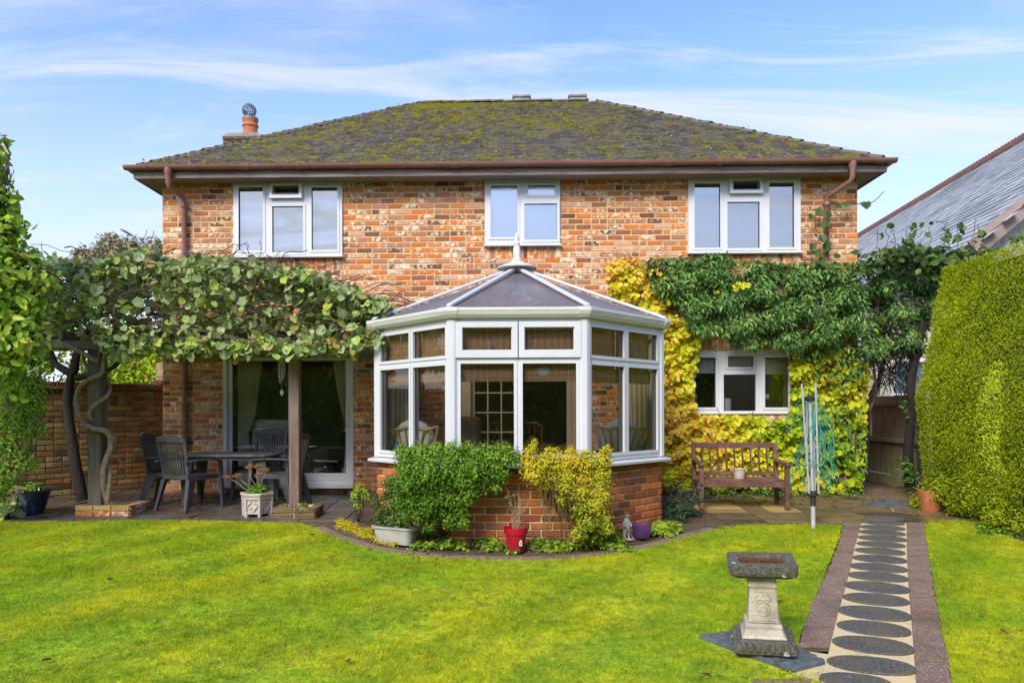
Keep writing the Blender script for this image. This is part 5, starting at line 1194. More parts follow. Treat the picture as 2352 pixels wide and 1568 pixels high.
# ================================================================== garden furniture
M_resin = simple('charcoal_resin', (.045,.045,.050), (.085,.085,.092), 6, .38, .15, 60)
M_resin2 = simple('dusty_resin', (.05,.05,.052), (.12,.12,.12), 12, .6, .2, 60)
def chair_proto(loc, rz, label):
    t = thing('garden_chair', label, 'chair', loc, rz, group='charcoal plastic garden chairs around the patio table')
    kw = dict(parent=t, world=False)
    # faces +y ; backrest at -y side
    sz = .40
    mb = MB(); mb.add([(-.20,-.20,sz-.02),(.20,-.20,sz-.02),(.24,.24,sz+.015),(-.24,.24,sz+.015),(-.20,-.20,sz+.012),(.20,-.20,sz+.012),(.24,.24,sz+.04),(-.24,.24,sz+.04)], [(0,3,2,1),(4,5,6,7),(0,1,5,4),(1,2,6,5),(2,3,7,6),(3,0,4,7)]); mb.build('seat', M_resin2, bevel=.012, seg=2, **kw)
    def back(z): f = (z-sz)/.52; return -.20-.075*f-.02*f*f
    def hw(z): f = (z-sz)/.52; return .185+.035*math.sin(PI*min(1, f)*.62)
    for s in (-1, 1):
        pts = [(s*hw(z), back(z), z) for z in np.linspace(sz-.02, sz+.50, 7)]
        mb = MB()
        for a, b in zip(pts, pts[1:]): mb.bar(a, b, .045, .02, (0,1,0))
        mb.build('back_stile', M_resin, bevel=.004, **kw)
    n = 8; mb = MB(); vs_ = []
    for k in range(n+1):
        u = -1+2*k/n; x = u*.225; zt_ = sz+.545-.035*u*u; cv = .02*(1-u*u)
        for (dy, z) in ((-.006, zt_), (.02, zt_-.005), (.018, zt_-.09+.02*u*u), (-.008, zt_-.09+.02*u*u)): vs_.append((x, back(z)-cv+dy-.01, z))
    fs = [(k*4+j, k*4+(j+1) % 4, (k+1)*4+(j+1) % 4, (k+1)*4+j) for k in range(n) for j in range(4)]+[(0,3,2,1),(n*4,n*4+1,n*4+2,n*4+3)]
    mb.add(vs_, fs).build('top_rail', M_resin, bevel=.004, **kw)
    for k in range(11):
        u = (k-5)/5.6; pts = [(u*hw(z), back(z)-.018*(1-u*u)*math.sin(PI*min(1,(z-sz)/.5)), z) for z in (sz+.0, sz+.16, sz+.32, sz+.47)]
        mb = MB()
        for a, b in zip(pts, pts[1:]): mb.bar(a, b, .021, .010, (0,1,0))
        mb.build('back_slat', M_resin, **kw)
    mb = MB().bar((-.19, back(sz+.02)-.0, sz+.015), (.19, back(sz+.02), sz+.015), .02, .05, (0,0,1)).build('lower_rail', M_resin, bevel=.004, **kw)
    for s in (-1, 1):
        q = [(s*.235, -.30, sz+.21), (s*.27, -.15, sz+.225), (s*.285, .05, sz+.225), (s*.28, .22, sz+.215), (s*.275, .27, sz+.19)]
        mb = MB()
        for a, b in zip(q, q[1:]): mb.bar(a, b, .055, .022)
        mb.build('armrest', M_resin, bevel=.006, **kw)
        MB().add([(s*.255,.235,sz+.20),(s*.29,.235,sz+.20),(s*.29,.285,sz+.20),(s*.255,.285,sz+.20),(s*.27,.26,0),(s*.31,.26,0),(s*.31,.31,0),(s*.27,.31,0)], [(0,1,2,3),(7,6,5,4),(0,4,5,1),(1,5,6,2),(2,6,7,3),(3,7,4,0)]).build('front_leg', M_resin, bevel=.004, **kw)
        MB().add([(s*.17,-.22,sz-.01),(s*.235,-.10,sz-.01),(s*.235,-.22,sz-.01),(s*.225,-.31,0),(s*.255,-.245,0),(s*.265,-.31,0)], [(0,1,2),(5,4,3),(0,3,4,1),(1,4,5,2),(2,5,3,0)]).build('rear_leg', M_resin, bevel=.003, **kw)
        mb = MB().bar((s*.235, .25, sz+.01), (s*.2, -.22, sz-.005), .022, .06); mb.build('seat_rail', M_resin, bevel=.004, **kw)
    return t
def G3(x, y): return (x, y, gz(y)+.012)
c0 = chair_proto(G3(-4.10, -1.30), R_(-22), 'charcoal plastic chair seen from behind, nearest the lawn at the left of the table')
def chair_at(loc, rz, label): c = copy_tree(c0); c.location = loc; c.rotation_euler = (0, 0, rz); c['label'] = label; return c
chair_at(G3(-4.50, -.95), R_(-86), 'charcoal plastic chair at the left end of the patio table by the garden wall')
chair_at(G3(-3.46, -.42), R_(172), 'charcoal plastic chair behind the patio table with its back to the patio door')
chair_at(G3(-2.98, -1.12), R_(78), 'charcoal plastic chair half hidden by the brown pergola post')
tb = thing('patio_table', 'charcoal plastic garden table on the patio under the pergola', 'table', G3(-3.72, -.85), R_(4))
def rrect(w, h, r, n=5): return [(sx_*(w/2-r)+r*math.cos(a0+PI/2*k/n), sy_*(h/2-r)+r*math.sin(a0+PI/2*k/n)) for sx_, sy_, a0 in ((1,1,0),(-1,1,PI/2),(-1,-1,PI),(1,-1,1.5*PI)) for k in range(n+1)]
MB().prism(rrect(1.24, .78, .16), .625, .655).build('tabletop', M_resin2, tb, world=False, bevel=.006)
MB().prism(rrect(1.16, .70, .14), .585, .6245).build('apron', M_resin, tb, world=False)
for sx_ in (-1, 1):
    for sy_ in (-1, 1):
        MB().add([(sx_*.40,sy_*.20,.585),(sx_*.52,sy_*.20,.585),(sx_*.52,sy_*.30,.585),(sx_*.40,sy_*.30,.585),(sx_*.49,sy_*.27,0),(sx_*.545,sy_*.27,0),(sx_*.545,sy_*.33,0),(sx_*.49,sy_*.33,0)], [(0,1,2,3),(7,6,5,4),(0,4,5,1),(1,5,6,2),(2,6,7,3),(3,7,4,0)]).build('leg', M_resin, tb, world=False, bevel=.006)
# bench
M_bench = simple('weathered_red_brown_timber', (.13,.055,.042), (.24,.14,.105), 9, .6, .5, 50, stretch=(.7,.7,.7), lo=.45, hi=.75)
cxb, cyb = 2.88, -1.15
bn = thing('garden_bench', 'weathered red-brown slatted wooden bench before the yellow climber', 'bench', (cxb, cyb, gz(cyb)+.012), R_(-3))
W2 = .52; kb = dict(parent=bn, world=False, bevel=.005)
for s in (-1, 1):
    MB().add([(s*W2-.025,.16,0),(s*W2+.025,.16,0),(s*W2+.025,.21,0),(s*W2-.025,.21,0),(s*W2-.025,.18,.34),(s*W2+.025,.18,.34),(s*W2+.025,.23,.34),(s*W2-.025,.23,.34),(s*W2-.025,.27,.80),(s*W2+.025,.27,.80),(s*W2+.025,.305,.80),(s*W2-.025,.305,.80)],
        [(3,2,1,0),(8,9,10,11)]+[(k*4+j, k*4+(j+1) % 4, (k+1)*4+(j+1) % 4, (k+1)*4+j) for k in range(2) for j in range(4)]).build('back_leg', M_bench, **kb)
    MB().box(s*W2-.028, -.26, 0, s*W2+.028, -.205, .535).build('front_leg', M_bench, **kb)
    MB().add([(s*W2-.035,-.30,.535),(s*W2+.035,-.30,.535),(s*W2+.035,.215,.56),(s*W2-.035,.215,.56),(s*W2-.035,-.30,.565),(s*W2+.035,-.30,.565),(s*W2+.035,.215,.60),(s*W2-.035,.215,.60)], [(0,3,2,1),(4,5,6,7),(0,1,5,4),(1,2,6,5),(2,3,7,6),(3,0,4,7)]).build('armrest', M_bench, **kb)
    MB().box(s*W2-.02, -.204, .28, s*W2+.02, .175, .34).build('side_rail', M_bench, **kb); MB().box(s*W2-.018, -.204, .09, s*W2+.018, .16, .13).build('stretcher', M_bench, **kb)
MB().box(-W2+.03, -.255, .27, W2-.03, -.215, .345).build('front_rail', M_bench, **kb)
for k in range(6): MB().box(-W2+.03, -.213+.066*k, .345, W2-.03, -.213+.066*k+.055, .365).build('seat_slat', M_bench, **kb)
MB().bar((-W2+.026, .283, .765), (W2-.026, .283, .765), .035, .07).build('top_rail', M_bench, **kb); MB().bar((-W2+.026, .205, .41), (W2-.026, .205, .41), .03, .05).build('lower_back_rail', M_bench, **kb)
for k in range(9):
    x = -W2+.104*(k+1); MB().bar((x, .207, .435), (x, .279, .73), .052, .014, (1,0,0)).build('back_slat', M_bench, **kb)
M_tub = simple('cloudy_plastic', (.55,.47,.38), (.45,.38,.32), 9, .4)
p = Vector((cxb, cyb, gz(cyb)+.38)); o = MB().lathe([(.062,0),(.074,.11),(.080,.112),(.080,.125),(.074,.125),(.070,.10),(.001,.095)], (0,0,0), 22).build('plastic_tub', M_tub, smooth=True); o.location = p+Vector((-.03, -.10, 0)); tag(o, 'cloudy white plastic tub standing on the bench seat', 'tub')
# rotary dryer
M_steel = simple('galvanised_pole', (.60,.62,.65), (.48,.50,.53), 12, .35, metal=.25)
M_blackp2 = simple('black_fitting', (.025,.025,.028), (.04,.04,.04), 6, .45); M_line = simple('green_cord', (.02,.33,.27), (.04,.45,.36), 30, .5); M_line2 = simple('turquoise_cord', (.02,.22,.30), (.02,.3,.3), 30, .5)
bp = gp(1868, 1216); YD = bp.y
dr = thing('rotary_dryer', 'folded rotary washing line with green cords standing in the lawn edge', 'washing line', bp)
kp = lambda x, y, dY=0: on_y((1600+x/2.45)/1.0884, (900+y/2.45)/1.0884, YD+dY)
MB().tube([bp-Vector((0,0,.03)), kp(1060,885)], .024, 12).build('ground_tube', M_steel, dr, smooth=True)
MB().tube([kp(1060,890), kp(1058,830)], .029, 12).build('socket', M_blackp2, dr, smooth=True)
MB().tube([kp(1058,850), kp(1040,225)], .017, 12).build('pole', M_steel, dr, smooth=True)
hub = kp(1058, 815); top = kp(1042, 235)
MB().lathe([(.03,-.03),(.055,-.02),(.055,.02),(.03,.03)], hub, 12).build('lower_hub', M_blackp2, dr); MB().lathe([(.025,-.035),(.05,-.025),(.055,.015),(.03,.035)], top, 12).build('upper_hub', M_blackp2, dr)
ends = [kp(990,145,-.06), kp(1075,140,-.05), kp(1022,215,.12), kp(1060,225,.12)]; feet = [hub+Vector(v) for v in ((-.05,-.03,0),(.05,-.03,0),(-.04,.04,0),(.04,.04,0))]
for a, b in zip(feet, ends): MB().bar(a, b, .018, .015, (0,1,0)).build('arm', M_steel, dr, bevel=.003)
for k in range(24):
    i = k % 4; j = (i+1+(k % 2)) % 4; t = random.uniform(.30, .98); a = feet[i].lerp(ends[i], t); b = feet[j].lerp(ends[j], t); sag = random.uniform(.25, .95)*(.3+t*.55); ox, oy = random.uniform(-.24,.24), random.uniform(-.10,.10)
    m_ = Vector(((a.x+b.x)/2+ox, (a.y+b.y)/2+oy, max((a.z+b.z)/2-sag, hub.z+.05))); q = smooth_path([a, a.lerp(m_, .5)+Vector((ox*.45,oy*.3,-.03)), m_, b.lerp(m_, .5)+Vector((ox*.3,oy*.3,-.04)), b], 4)
    MB().tube(q, .0032, 4, cap=False).build('cord', M_line if k % 3 else M_line2, dr)
# ================================================================== bird bath on its slab
M_stone = simple('weathered_cast_stone', (.52,.48,.38), (.30,.27,.20), 9, .9, .8, 45, bdist=.012, lo=.4, hi=.7)
g = G('lichened_dark_stone'); n1 = g.noise(8, 2, .4); n2 = g.noise(60, 5, .75); col = g.mix(g.rng(n2, .4, .7), (.06,.058,.048), (.24,.225,.18)); col = g.mix(g.rng(g.noise(7, 3), .45, .6, 0, .7), col, (.10,.085,.035)); col = g.mix(g.rng(g.noise(11, 1, .3), .70, .72), col, (.60,.60,.50)); g.bump(n2, .9, .015); M_basin = g.fin(col, .9)
cL, cR = gp(1604, 1469), gp(1896, 1530); c = (cL+cR)/2; dv = Vector((cR.x-cL.x, cR.y-cL.y)); pv = Vector((-dv.y, dv.x))
sb = sett_slab('cobbled_slab', 'blue-grey cobble patterned slab under the bird bath beside the path', 'paving slab', [(cL.x, cL.y), (gp(1822,1550).x, gp(1822,1550).y), (cR.x, cR.y), (gp(1745,1449).x, gp(1745,1449).y)], 10, 7, .006)
bb = gp(1753, 1499); rzb = R_(-14)
t = thing('bird_bath', 'carved stone pedestal bird bath with dark rectangular basin on the near lawn', 'bird bath', (bb.x, bb.y, bb.z+.045), rzb, tilt=(R_(4), R_(-1.5))); t.scale = (.94, .94, .94)
def sq(prof, sxx=1, syy=1, mb=None, ph=.5): 
    mb = mb or MB(); vs_ = []; n = 4
    for r_, z in prof:
        for (a, b) in ((-1,-1),(1,-1),(1,1),(-1,1)): vs_.append((a*r_*sxx, b*r_*syy, z))
    m = len(prof); fs = [(i*4+k, i*4+(k+1) % 4, (i+1)*4+(k+1) % 4, (i+1)*4+k) for i in range(m-1) for k in range(4)]+[(3,2,1,0), tuple((m-1)*4+k for k in range(4))]
    return mb.add(vs_, fs)
sq([(.180,0),(.187,.015),(.185,.03),(.168,.07),(.148,.088)]).build('base', M_basin, t, world=False, bevel=.012, seg=2)
mb = MB()
for s in range(4):
    Mr = Matrix.Rotation(PI/2*s, 4, 'Z')
    for k in range(7): mb.lathe([(.001,-.034),(.015,-.026),(.020,0),(.016,.02),(.001,.032)], (0,0,0), 8, M=Mr @ Matrix.Translation((-.129+.043*k, -.176, .054)) @ Matrix.Rotation(R_(-22), 4, 'X') @ Matrix.Diagonal((1,.75,1,1)))
mb.build('gadrooning', M_basin, t, world=False, smooth=True)
sq([(.138,.089),(.122,.108),(.108,.150),(.111,.156),(.111,.170),(.098,.178)]).build('plinth_block', M_stone, t, world=False, bevel=.006)
sq([(.095,.179),(.080,.40),(.088,.410),(.090,.428),(.078,.438),(.074,.475)]).build('pedestal', M_stone, t, world=False, bevel=.006)
mb = MB(); Mt = Matrix.Translation((0, -.0925, .19)) @ Matrix.Rotation(R_(-4.3), 4, 'X')
sheet_with_holes(-.066, .066, .008, .20, [(-.056, .056, .02, .188)], .006, Mt @ Matrix.Translation((0, -.006, 0)), mb)
for k in range(22):
    a = 2*PI*k/22; mb.lathe([(.001,-.005),(.007,0),(.001,.005)], (0,0,0), 6, M=Mt @ Matrix.Translation((.040*math.sin(a), -.003, .082+.043*math.cos(a))))
for k in range(9):
    a = PI*(k-4)/11; mb.bar(Mt @ Vector((0, -.002, .055)), Mt @ Vector((.030*math.sin(a), -.007, .055+.045*math.cos(a))), .006, .006)
for s in (-1, 1):
    mb.tube([Mt @ Vector(v) for v in ((0,-.002,.135), (s*.02,-.005,.145), (s*.04,-.006,.135), (s*.046,-.004,.155), (s*.03,-.003,.172))], .0055, 6)
mb.build('carved_relief', M_stone, t, world=False)
sx2, sy2 = .205, .165
mb = MB(); O = [(-sx2,-sy2),(sx2,-sy2),(sx2,sy2),(-sx2,sy2)]; Bm = [(-.15,-.10),(.15,-.10),(.15,.10),(-.15,.10)]; In = rrect(.28, .17, .04, 4)
def ring4(pts, z): return [(x, y, z) for x, y in pts]
OO = rrect(2*sx2, 2*sy2, .02, 4); BB = rrect(.33, .25, .03, 4); MM = rrect(2*sx2, 2*sy2, .02, 4); II = rrect(.285, .215, .035, 4); I2 = rrect(.25, .18, .03, 4)
n = len(OO); rings = [ring4(BB,.476), ring4([(x*.97, y*.97) for x, y in OO],.50), ring4(MM,.52), ring4(OO,.565), ring4([(x*.98,y*.98) for x, y in OO],.572), ring4(II,.572), ring4(I2,.53)]
vs_ = [p for r_ in rings for p in r_]; fs = [(i*n+k, i*n+(k+1) % n, (i+1)*n+(k+1) % n, (i+1)*n+k) for i in range(6) for k in range(n)]+[tuple(range(n-1,-1,-1)), tuple(6*n+k for k in range(n))]
mb.add(vs_, fs).build('basin', M_basin, t, world=False)
g = G('rusty_water'); g.fin((.12,.035,.012), .03, 0, .8); M_bw = g.m
MB().prism([(x*1.06, y*1.06) for x, y in I2], .531, .551).build('water', M_bw, t, world=False)
# ================================================================== fence, neighbour
M_board = simple('mossy_fence_board', (.15,.125,.075), (.075,.065,.035), 3, .9, .6, 40, stretch=(8,8,.5), lo=.3, hi=.7)
g = G('mossy_fence_board2'); sp = g.new('ShaderNodeSeparateXYZ'); g.l.new(g.geo.outputs['Position'], sp.inputs[0]); n1 = g.noise(9, 5, .7, stretch=(3,3,.4)); col = g.mix(g.rng(n1, .3, .7), (.52,.47,.32), (.26,.22,.14)); col = g.mix(g.math('MULTIPLY', g.rng(sp.outputs[2], .9, .05), g.rng(n1, .35, .6)), col, (.20,.24,.04)); g.bump(n1, .5, .01); M_board = g.fin(col, .9)
fn = thing('boundary_fence', 'mossy wooden board fence with two rails beside the house corner', 'fence', (6.0, 1.2, 0))
Mf, LF = frameM((5.98, .30, 0), (6.12, 5.2, 0)); Mf = Mf @ Matrix.Rotation(PI, 4, 'Z') @ Matrix.Translation((-LF, 0, 0))
bmesh_ = []
for v in range(6):
    b_ = MB().box(-.052, -.006, .16, .052, .008, 1.40+random.uniform(-.004,.004)); bmesh_.append(b_.mesh('board', M_board))
fx0 = Vector((5.98, .30, 0)); fdir = (Vector((6.12, 5.2, 0))-fx0); LF = fdir.length; fdir.normalize(); ang = math.atan2(fdir.y, fdir.x)
k = 0; s = .06
while s < LF: place(bmesh_[k % 6], 'board', fn, Matrix.Translation(fx0+fdir*s+Vector(((.006 if k % 2 else 0), 0, 0))) @ Matrix.Rotation(ang+random.uniform(-.02,.02), 4, 'Z')); s += .103; k += 1
for z in (1.28, .70): MB().bar(fx0+Vector((-.04,0,z)), fx0+fdir*LF+Vector((-.04,0,z)), .05, .07).build('rail', M_board, fn, bevel=.008)
MB().bar(fx0+Vector((-.02,0,.07)), fx0+fdir*LF+Vector((-.02,0,.07)), .03, .16).build('gravel_board', M_board, fn)
for s in (0, 2.4, 4.8): p = fx0+fdir*s; MB().box(p.x-.06, p.y-.05, -.05, p.x+.02, p.y+.05, 1.42).build('post', M_post, fn, bevel=.006)
M_render_ = simple('pale_render', (.60,.56,.46), (.50,.46,.37), 3, .9, .3, 70)
NX = lambda lat, Y: lat+.0688*(Y+10.6)
nb = thing('neighbour_house', 'neighbouring house with long grey slate roof and red crested ridge', 'house', (NX(11,10), 10, 0))
za, ze = 8.2, 4.0; la, le = 12.0, 7.0; Y0, Y1 = 2.0, 24.0
mb = MB(); mb.add([(NX(le,Y0),Y0,ze),(NX(le,Y1),Y1,ze),(NX(la,Y1),Y1,za),(NX(la,Y0),Y0,za),(NX(2*la-le,Y1),Y1,ze),(NX(2*la-le,Y0),Y0,ze)], [(0,1,2,3),(3,2,4,5)])
rf = mb.build('roof', M_lead, nb)
g = G('grey_slate'); r = g.rnd(); col = g.ramp(r, [(0, (.34,.35,.36)), (.5, (.44,.45,.455)), (1, (.54,.55,.555))]); n1 = g.noise(.9, 5, .7, stretch=(1,.35,1)); col = g.mix(g.rng(n1, .50, .70, 0, .75), col, (.16,.17,.17)); g.bump(g.noise(30, 3), .4, .01); M_slate2 = g.fin(col, .55, 0, .4)
sl = MB(); A0 = Vector((NX(le,Y0),Y0,ze)); ux = (Vector((NX(le,Y1),Y1,ze))-A0); LY = ux.length; ux.normalize(); upn = Vector((NX(la,Y0),Y0,za))-A0; upn = upn-ux*upn.dot(ux); LU = upn.length; upn.normalize(); nn_ = ux.cross(upn); nn_ = nn_ if nn_.z > 0 else -nn_
gs, ws = .225, .31; i = 0
while i*gs < LU:
    s = -.2+(ws/2 if i % 2 else 0)
    while s < LY:
        q = A0+ux*s+upn*(i*gs)+nn_*(.03+random.uniform(-.004,.006)); e1 = ux*(ws-.012); u_ = upn*(gs+.03)
        sl.add([q, q+e1, q+e1+u_-nn_*.018, q+u_-nn_*.018, q-nn_*.02, q+e1-nn_*.02], [(0,1,2,3),(4,5,1,0)], random.random()); s += ws
    i += 1
o = sl.build('slates', M_slate2, rf); o['kind'] = 'stuff'
M_crest = simple('crested_ridge_terracotta', (.30,.13,.09), (.20,.10,.08), 6, .9, .4)
cr = MB(); cr.box(-.15, 0, -.06, .15, .30, .06)
for k in range(2): cr.lathe([(.001,-.03),(.08,-.03),(.08,.03),(.001,.03)], (0,0,0), 10, M=Matrix.Translation((0, .08+.15*k, .10)) @ Matrix.Rotation(PI/2, 4, 'Y'))
crm = cr.mesh('crest_tile', M_crest); s = -.1; ra_ = Vector((NX(la,Y0),Y0,za))
while s < LY: place(crm, 'crest_tile', rf, Matrix.Translation(ra_+ux*s) @ Matrix.Rotation(math.atan2(ux.y, ux.x)-PI/2, 4, 'Z')); s += .305
mb = MB(); mb.add([(NX(le+.3,Y0),Y0+.25,-.1),(NX(2*la-le-.3,Y0),Y0+.25,-.1),(NX(2*la-le-.3,Y0),Y0+.25,ze),(NX(la,Y0),Y0+.25,za-.2),(NX(le+.3,Y0),Y0+.25,ze)], [(0,1,2,3,4)])
mb.add([(NX(le+.3,Y0),Y0+.25,-.1),(NX(le+.3,Y1),Y1,-.1),(NX(le+.3,Y1),Y1,ze),(NX(le+.3,Y0),Y0+.25,ze)], [(0,1,2,3)]); mb.build('wall', M_render_, nb)
MB().bar(Vector((NX(le-.12,Y0),Y0-.02,ze-.13)), Vector((NX(la,Y0),Y0-.02,za+.0)), .05, .30, (0,0,1)).build('bargeboard', simple('faded_bargeboard', (.36,.28,.24), (.26,.20,.17), 3, .8), nb)
MB().tube([(NX(le-.07,Y0),Y0,ze-.06), (NX(le-.07,Y1),Y1,ze-.06)], .07, 8).build('gutter', M_blackp2, nb)
an = thing('neighbour_annexe', 'pale rendered annexe wall with a white window behind the fence and branches', 'building', (8, 3.6, 0))
wn0, wn1 = on_y(2046, 860, 3.2), on_y(2104, 860, 3.2); wz0, wz1 = on_y(2070, 912, 3.2).z, on_y(2070, 822, 3.2).z
mb = MB(); sheet_with_holes(6.35, 10.5, -.1, 2.85, [(wn0.x, wn1.x+.4, wz0, wz1)], .25, Matrix.Translation((0, 3.2, 0)), mb); mb.build('wall', M_render_, an)
w_ = window((wn0.x, wn1.x+.4, wz0, wz1), [(wn0.x+.07, wn1.x+.33, wz0+.07, wz1-.07)], parent=an, M=Matrix.Translation((0, 3.24, 0)), gm=M_glass)
o = MB().box(wn0.x+.02, 3.36, wz0, wn1.x+.4, 3.37, wz1).build('window_blind', simple('aqua_blind', (.25,.42,.42), (.2,.36,.38), 2, .8), an)
MB().box(6.35, 3.0, 2.852, 10.5, 6, 2.95).box(6.35, 3.46, -.1, 6.6, 6, 2.85).build('roof', M_lead, an)
# ================================================================== climbers on the right
M_ever = leafmat('dark_evergreen_leaf', [(0, (.05,.115,.03)), (.4, (.10,.215,.05)), (.75, (.18,.34,.08)), (.93, (.30,.47,.10)), (1, (.45,.52,.10))], .4, .2)
M_yel = leafmat('yellow_hydrangea_leaf', [(0, (.26,.46,.02)), (.25, (.58,.70,.03)), (.5, (.88,.80,.035)), (.75, (.95,.74,.07)), (.92, (.95,.66,.18)), (1, (.80,.32,.08))], .5, .35)
def poly_scatter(poly, n, Yf, dens=True, clump=.5):
    xs_ = [p[0] for p in poly]; ys_ = [p[1] for p in poly]; x = rng.uniform(min(xs_), max(xs_), n); y = rng.uniform(min(ys_), max(ys_), n)
    k = inpoly(x, y, poly); x, y = x[k], y[k]
    if clump: k = (np.sin(x*.061+y*.023)+np.sin(y*.083-x*.031)+np.sin((x+y)*.043)) > rng.uniform(-3.4, .2+clump, len(x)); x, y = x[k], y[k]
    Y = Yf(x, y); return vy(x, y, Y), x, y
E_POLY = [(1478,602),(1510,590),(1560,592),(1640,578),(1700,598),(1760,596),(1800,604),(1880,598),(1950,602),(2010,592),(2060,575),(2110,560),(2165,590),(2170,640),(2140,720),(2120,810),(2050,822),(2000,832),(1960,800),(1900,800),(1850,822),(1800,806),(1770,788),(1730,800),(1690,792),(1660,765),(1615,772),(1580,745),(1560,700),(1530,690),(1500,660)]
E2 = [(1860,800),(1990,800),(1985,860),(1940,900),(1870,870)]; E3 = [(1840,930),(1990,930),(1985,1080),(1900,1110),(1850,1050)]
ev = thing('evergreen_climber', 'dark green evergreen climber massed along the wall above the lower right window', 'climbing plant', (4.0, -.3, 0))
def bulge(x, y): return .10+.62*np.clip((y-560)/180, .0, 1)*np.clip((850-y)/60, .35, 1)
def yE(x, y): b = np.where(x > 1990, .9, bulge(x, y)); b = b*(.62+.38*np.sin(x*.045+y*.03)*np.sin(y*.06-x*.02)); return -.05-b*rng.random(len(x))**.6+np.where(x > 1990, .35, 0)
P, x, y = poly_scatter(E_POLY, 27000, yE, clump=.35)
P2_, x2, y2 = poly_scatter(E2, 1600, lambda x, y: -.05-.35*rng.random(len(x))); P3, x3, y3 = poly_scatter(E3, 1800, lambda x, y: -.08-.3*rng.random(len(x)), clump=.1)
P = np.concatenate([P, P2_[:len(P2_)//3], P3[:len(P3)//3]]); m = len(P)
tt = rng.normal(size=(m,3))*.5+np.array([0,-.35,-.75]); nn = rng.normal(size=(m,3))*.6+np.array([0,-.75,.55]); Fm = frames(nn, tt); S = rng.uniform(.05, .098, m); rv = rng.random(m)
idx = np.argsort(P[:,1]+.2*rng.random(m)-S*3)[:240]; mk = np.zeros(m, bool); mk[idx] = True
single_leaves(T_LONG, P[mk], Fm[mk], S[mk]*1.1, rv[mk], M_ever, ev); scatter('leaves', T_LONG, P[~mk], Fm[~mk], S[~mk]*1.1, rv[~mk], M_ever, ev)
mb = MB()
for i in range(170):
    a = Vector(P[rng.integers(m)]); a.y = min(-.04, a.y+.2) if a.x < 5 else a.y; b = a+Vector((random.uniform(-.7,.7), 0, random.uniform(-.4,.4)))
    if W_lr[0]-.5 < b.x < W_lr[1]+.4 and b.z < W_lr[3]+.25 or a.z < W_lr[3]+.2 and W_lr[0]-.5 < a.x < W_lr[1]+.4 or b.z > 3.0: continue
    if a.x > 4.8 or b.x < 4.8: mb.tube(wiggle(a, b, 5, .04), random.uniform(.004,.010), 4)
for (x, y0, y1) in ((1985,1100,800),(1920,1120,800),(2000,1000,790)): mb.tube(wiggle(on_y(x, y0, -.1), on_y(x+random.uniform(-30,30), y1, -.15), 8, .05), .016, 6)
o = mb.build('stems', M_twig, ev); o['kind'] = 'stuff'
# bare branches and trunk over the side gate
gt_ = thing('bare_tree', 'dark trunk with bare arching branches between the fence and the conifer hedge', 'tree', on_y(2092, 1090, -.2))
q = smooth_path([on_y(2090, 1118, -.2), on_y(2086, 1040, -.2), on_y(2094, 950, -.2), on_y(2092, 880, -.2), on_y(2108, 800, -.2), on_y(2120, 740, -.2)], 4); MB().tube(q, list(np.linspace(.07,.05,len(q))), 9).build('trunk', M_barkd, gt_, smooth=True)
q = smooth_path([on_y(1987, 1100, .0), on_y(1990, 1000, .0), on_y(1996, 920, .0), on_y(2020, 870, -.05), on_y(2032, 810, -.1)], 4); MB().tube(q, list(np.linspace(.045,.03,len(q))), 8).build('trunk', M_barkd, gt_, smooth=True)
mb = MB()
for i in range(75):
    a = on_y(random.uniform(2000, 2110), random.uniform(790, 830), random.uniform(-.4,.3)); b = on_y(random.uniform(1995, 2110), random.uniform(840, 925), random.uniform(-.3,.3)); mb.tube(wiggle(a, b, 6, .07), random.uniform(.003,.008), 4)
o = mb.build('twigs', M_barkd, gt_); o['kind'] = 'stuff'
foliage('leaves', [bpx(2085, 930, 16, -.15), bpx(2092, 965, 10, -.2), bpx(2090, 1095, 20, -.35), bpx(2080, 1065, 14, -.3)], 260, .075, T_LONG, M_ever, gt_, .7)
ye = thing('yellow_climber', 'yellow autumn climbing plant with rounded leaves around the lower right window', 'climbing plant', (3.5, -.1, 0))
Y_POLYS = [([(1395,600),(1440,588),(1500,600),(1545,640),(1540,700),(1500,720),(1450,705),(1400,672)], 700, .30), ([(1520,720),(1560,745),(1610,770),(1600,820),(1592,900),(1600,950),(1590,1010),(1600,1110),(1530,1110),(1518,960),(1516,800)], 1700, .30),
    ([(1520,948),(1600,950),(1700,952),(1830,960),(1850,1040),(1830,1120),(1600,1120),(1525,1120)], 2100, .26), ([(1818,800),(1860,780),(1920,775),(1975,815),(2002,860),(1985,930),(1990,1020),(1978,1125),(1900,1135),(1820,1130),(1815,960)], 2700, .34), ([(1640,640),(1720,650),(1700,680),(1650,676)], 90, .5), ([(1500,700),(1600,740),(1560,770),(1510,760)], 160, .4)]
PP = []; 
for poly, n, dp_ in Y_POLYS: 
    A = (max(p[0] for p in poly)-min(p[0] for p in poly))*(max(p[1] for p in poly)-min(p[1] for p in poly)); q_, _, _ = poly_scatter(poly, int(n*1.7), lambda x, y: -.03-dp_*rng.random(len(x))*(.55+.45*np.sin(x*.07+y*.05)*np.sin(y*.09)), clump=-.35); PP.append(q_)
P = np.concatenate(PP); m = len(P); tt = rng.normal(size=(m,3))*.5+np.array([0,-.2,-.9]); nn = rng.normal(size=(m,3))*.6+np.array([0,-.9,.4]); Fm = frames(nn, tt); S = rng.uniform(.04,.088,m)
rv = np.clip(.30+.22*rng.normal(size=m)*.8+.42*np.clip((3.6-P[:,0])/1.6, 0, 1)+.18*np.sin(P[:,2]*3+P[:,0]*2), 0, .999)
idx = np.argsort(P[:,1]+.15*rng.random(m)-S*2)[:296]; mk = np.zeros(m, bool); mk[idx] = True
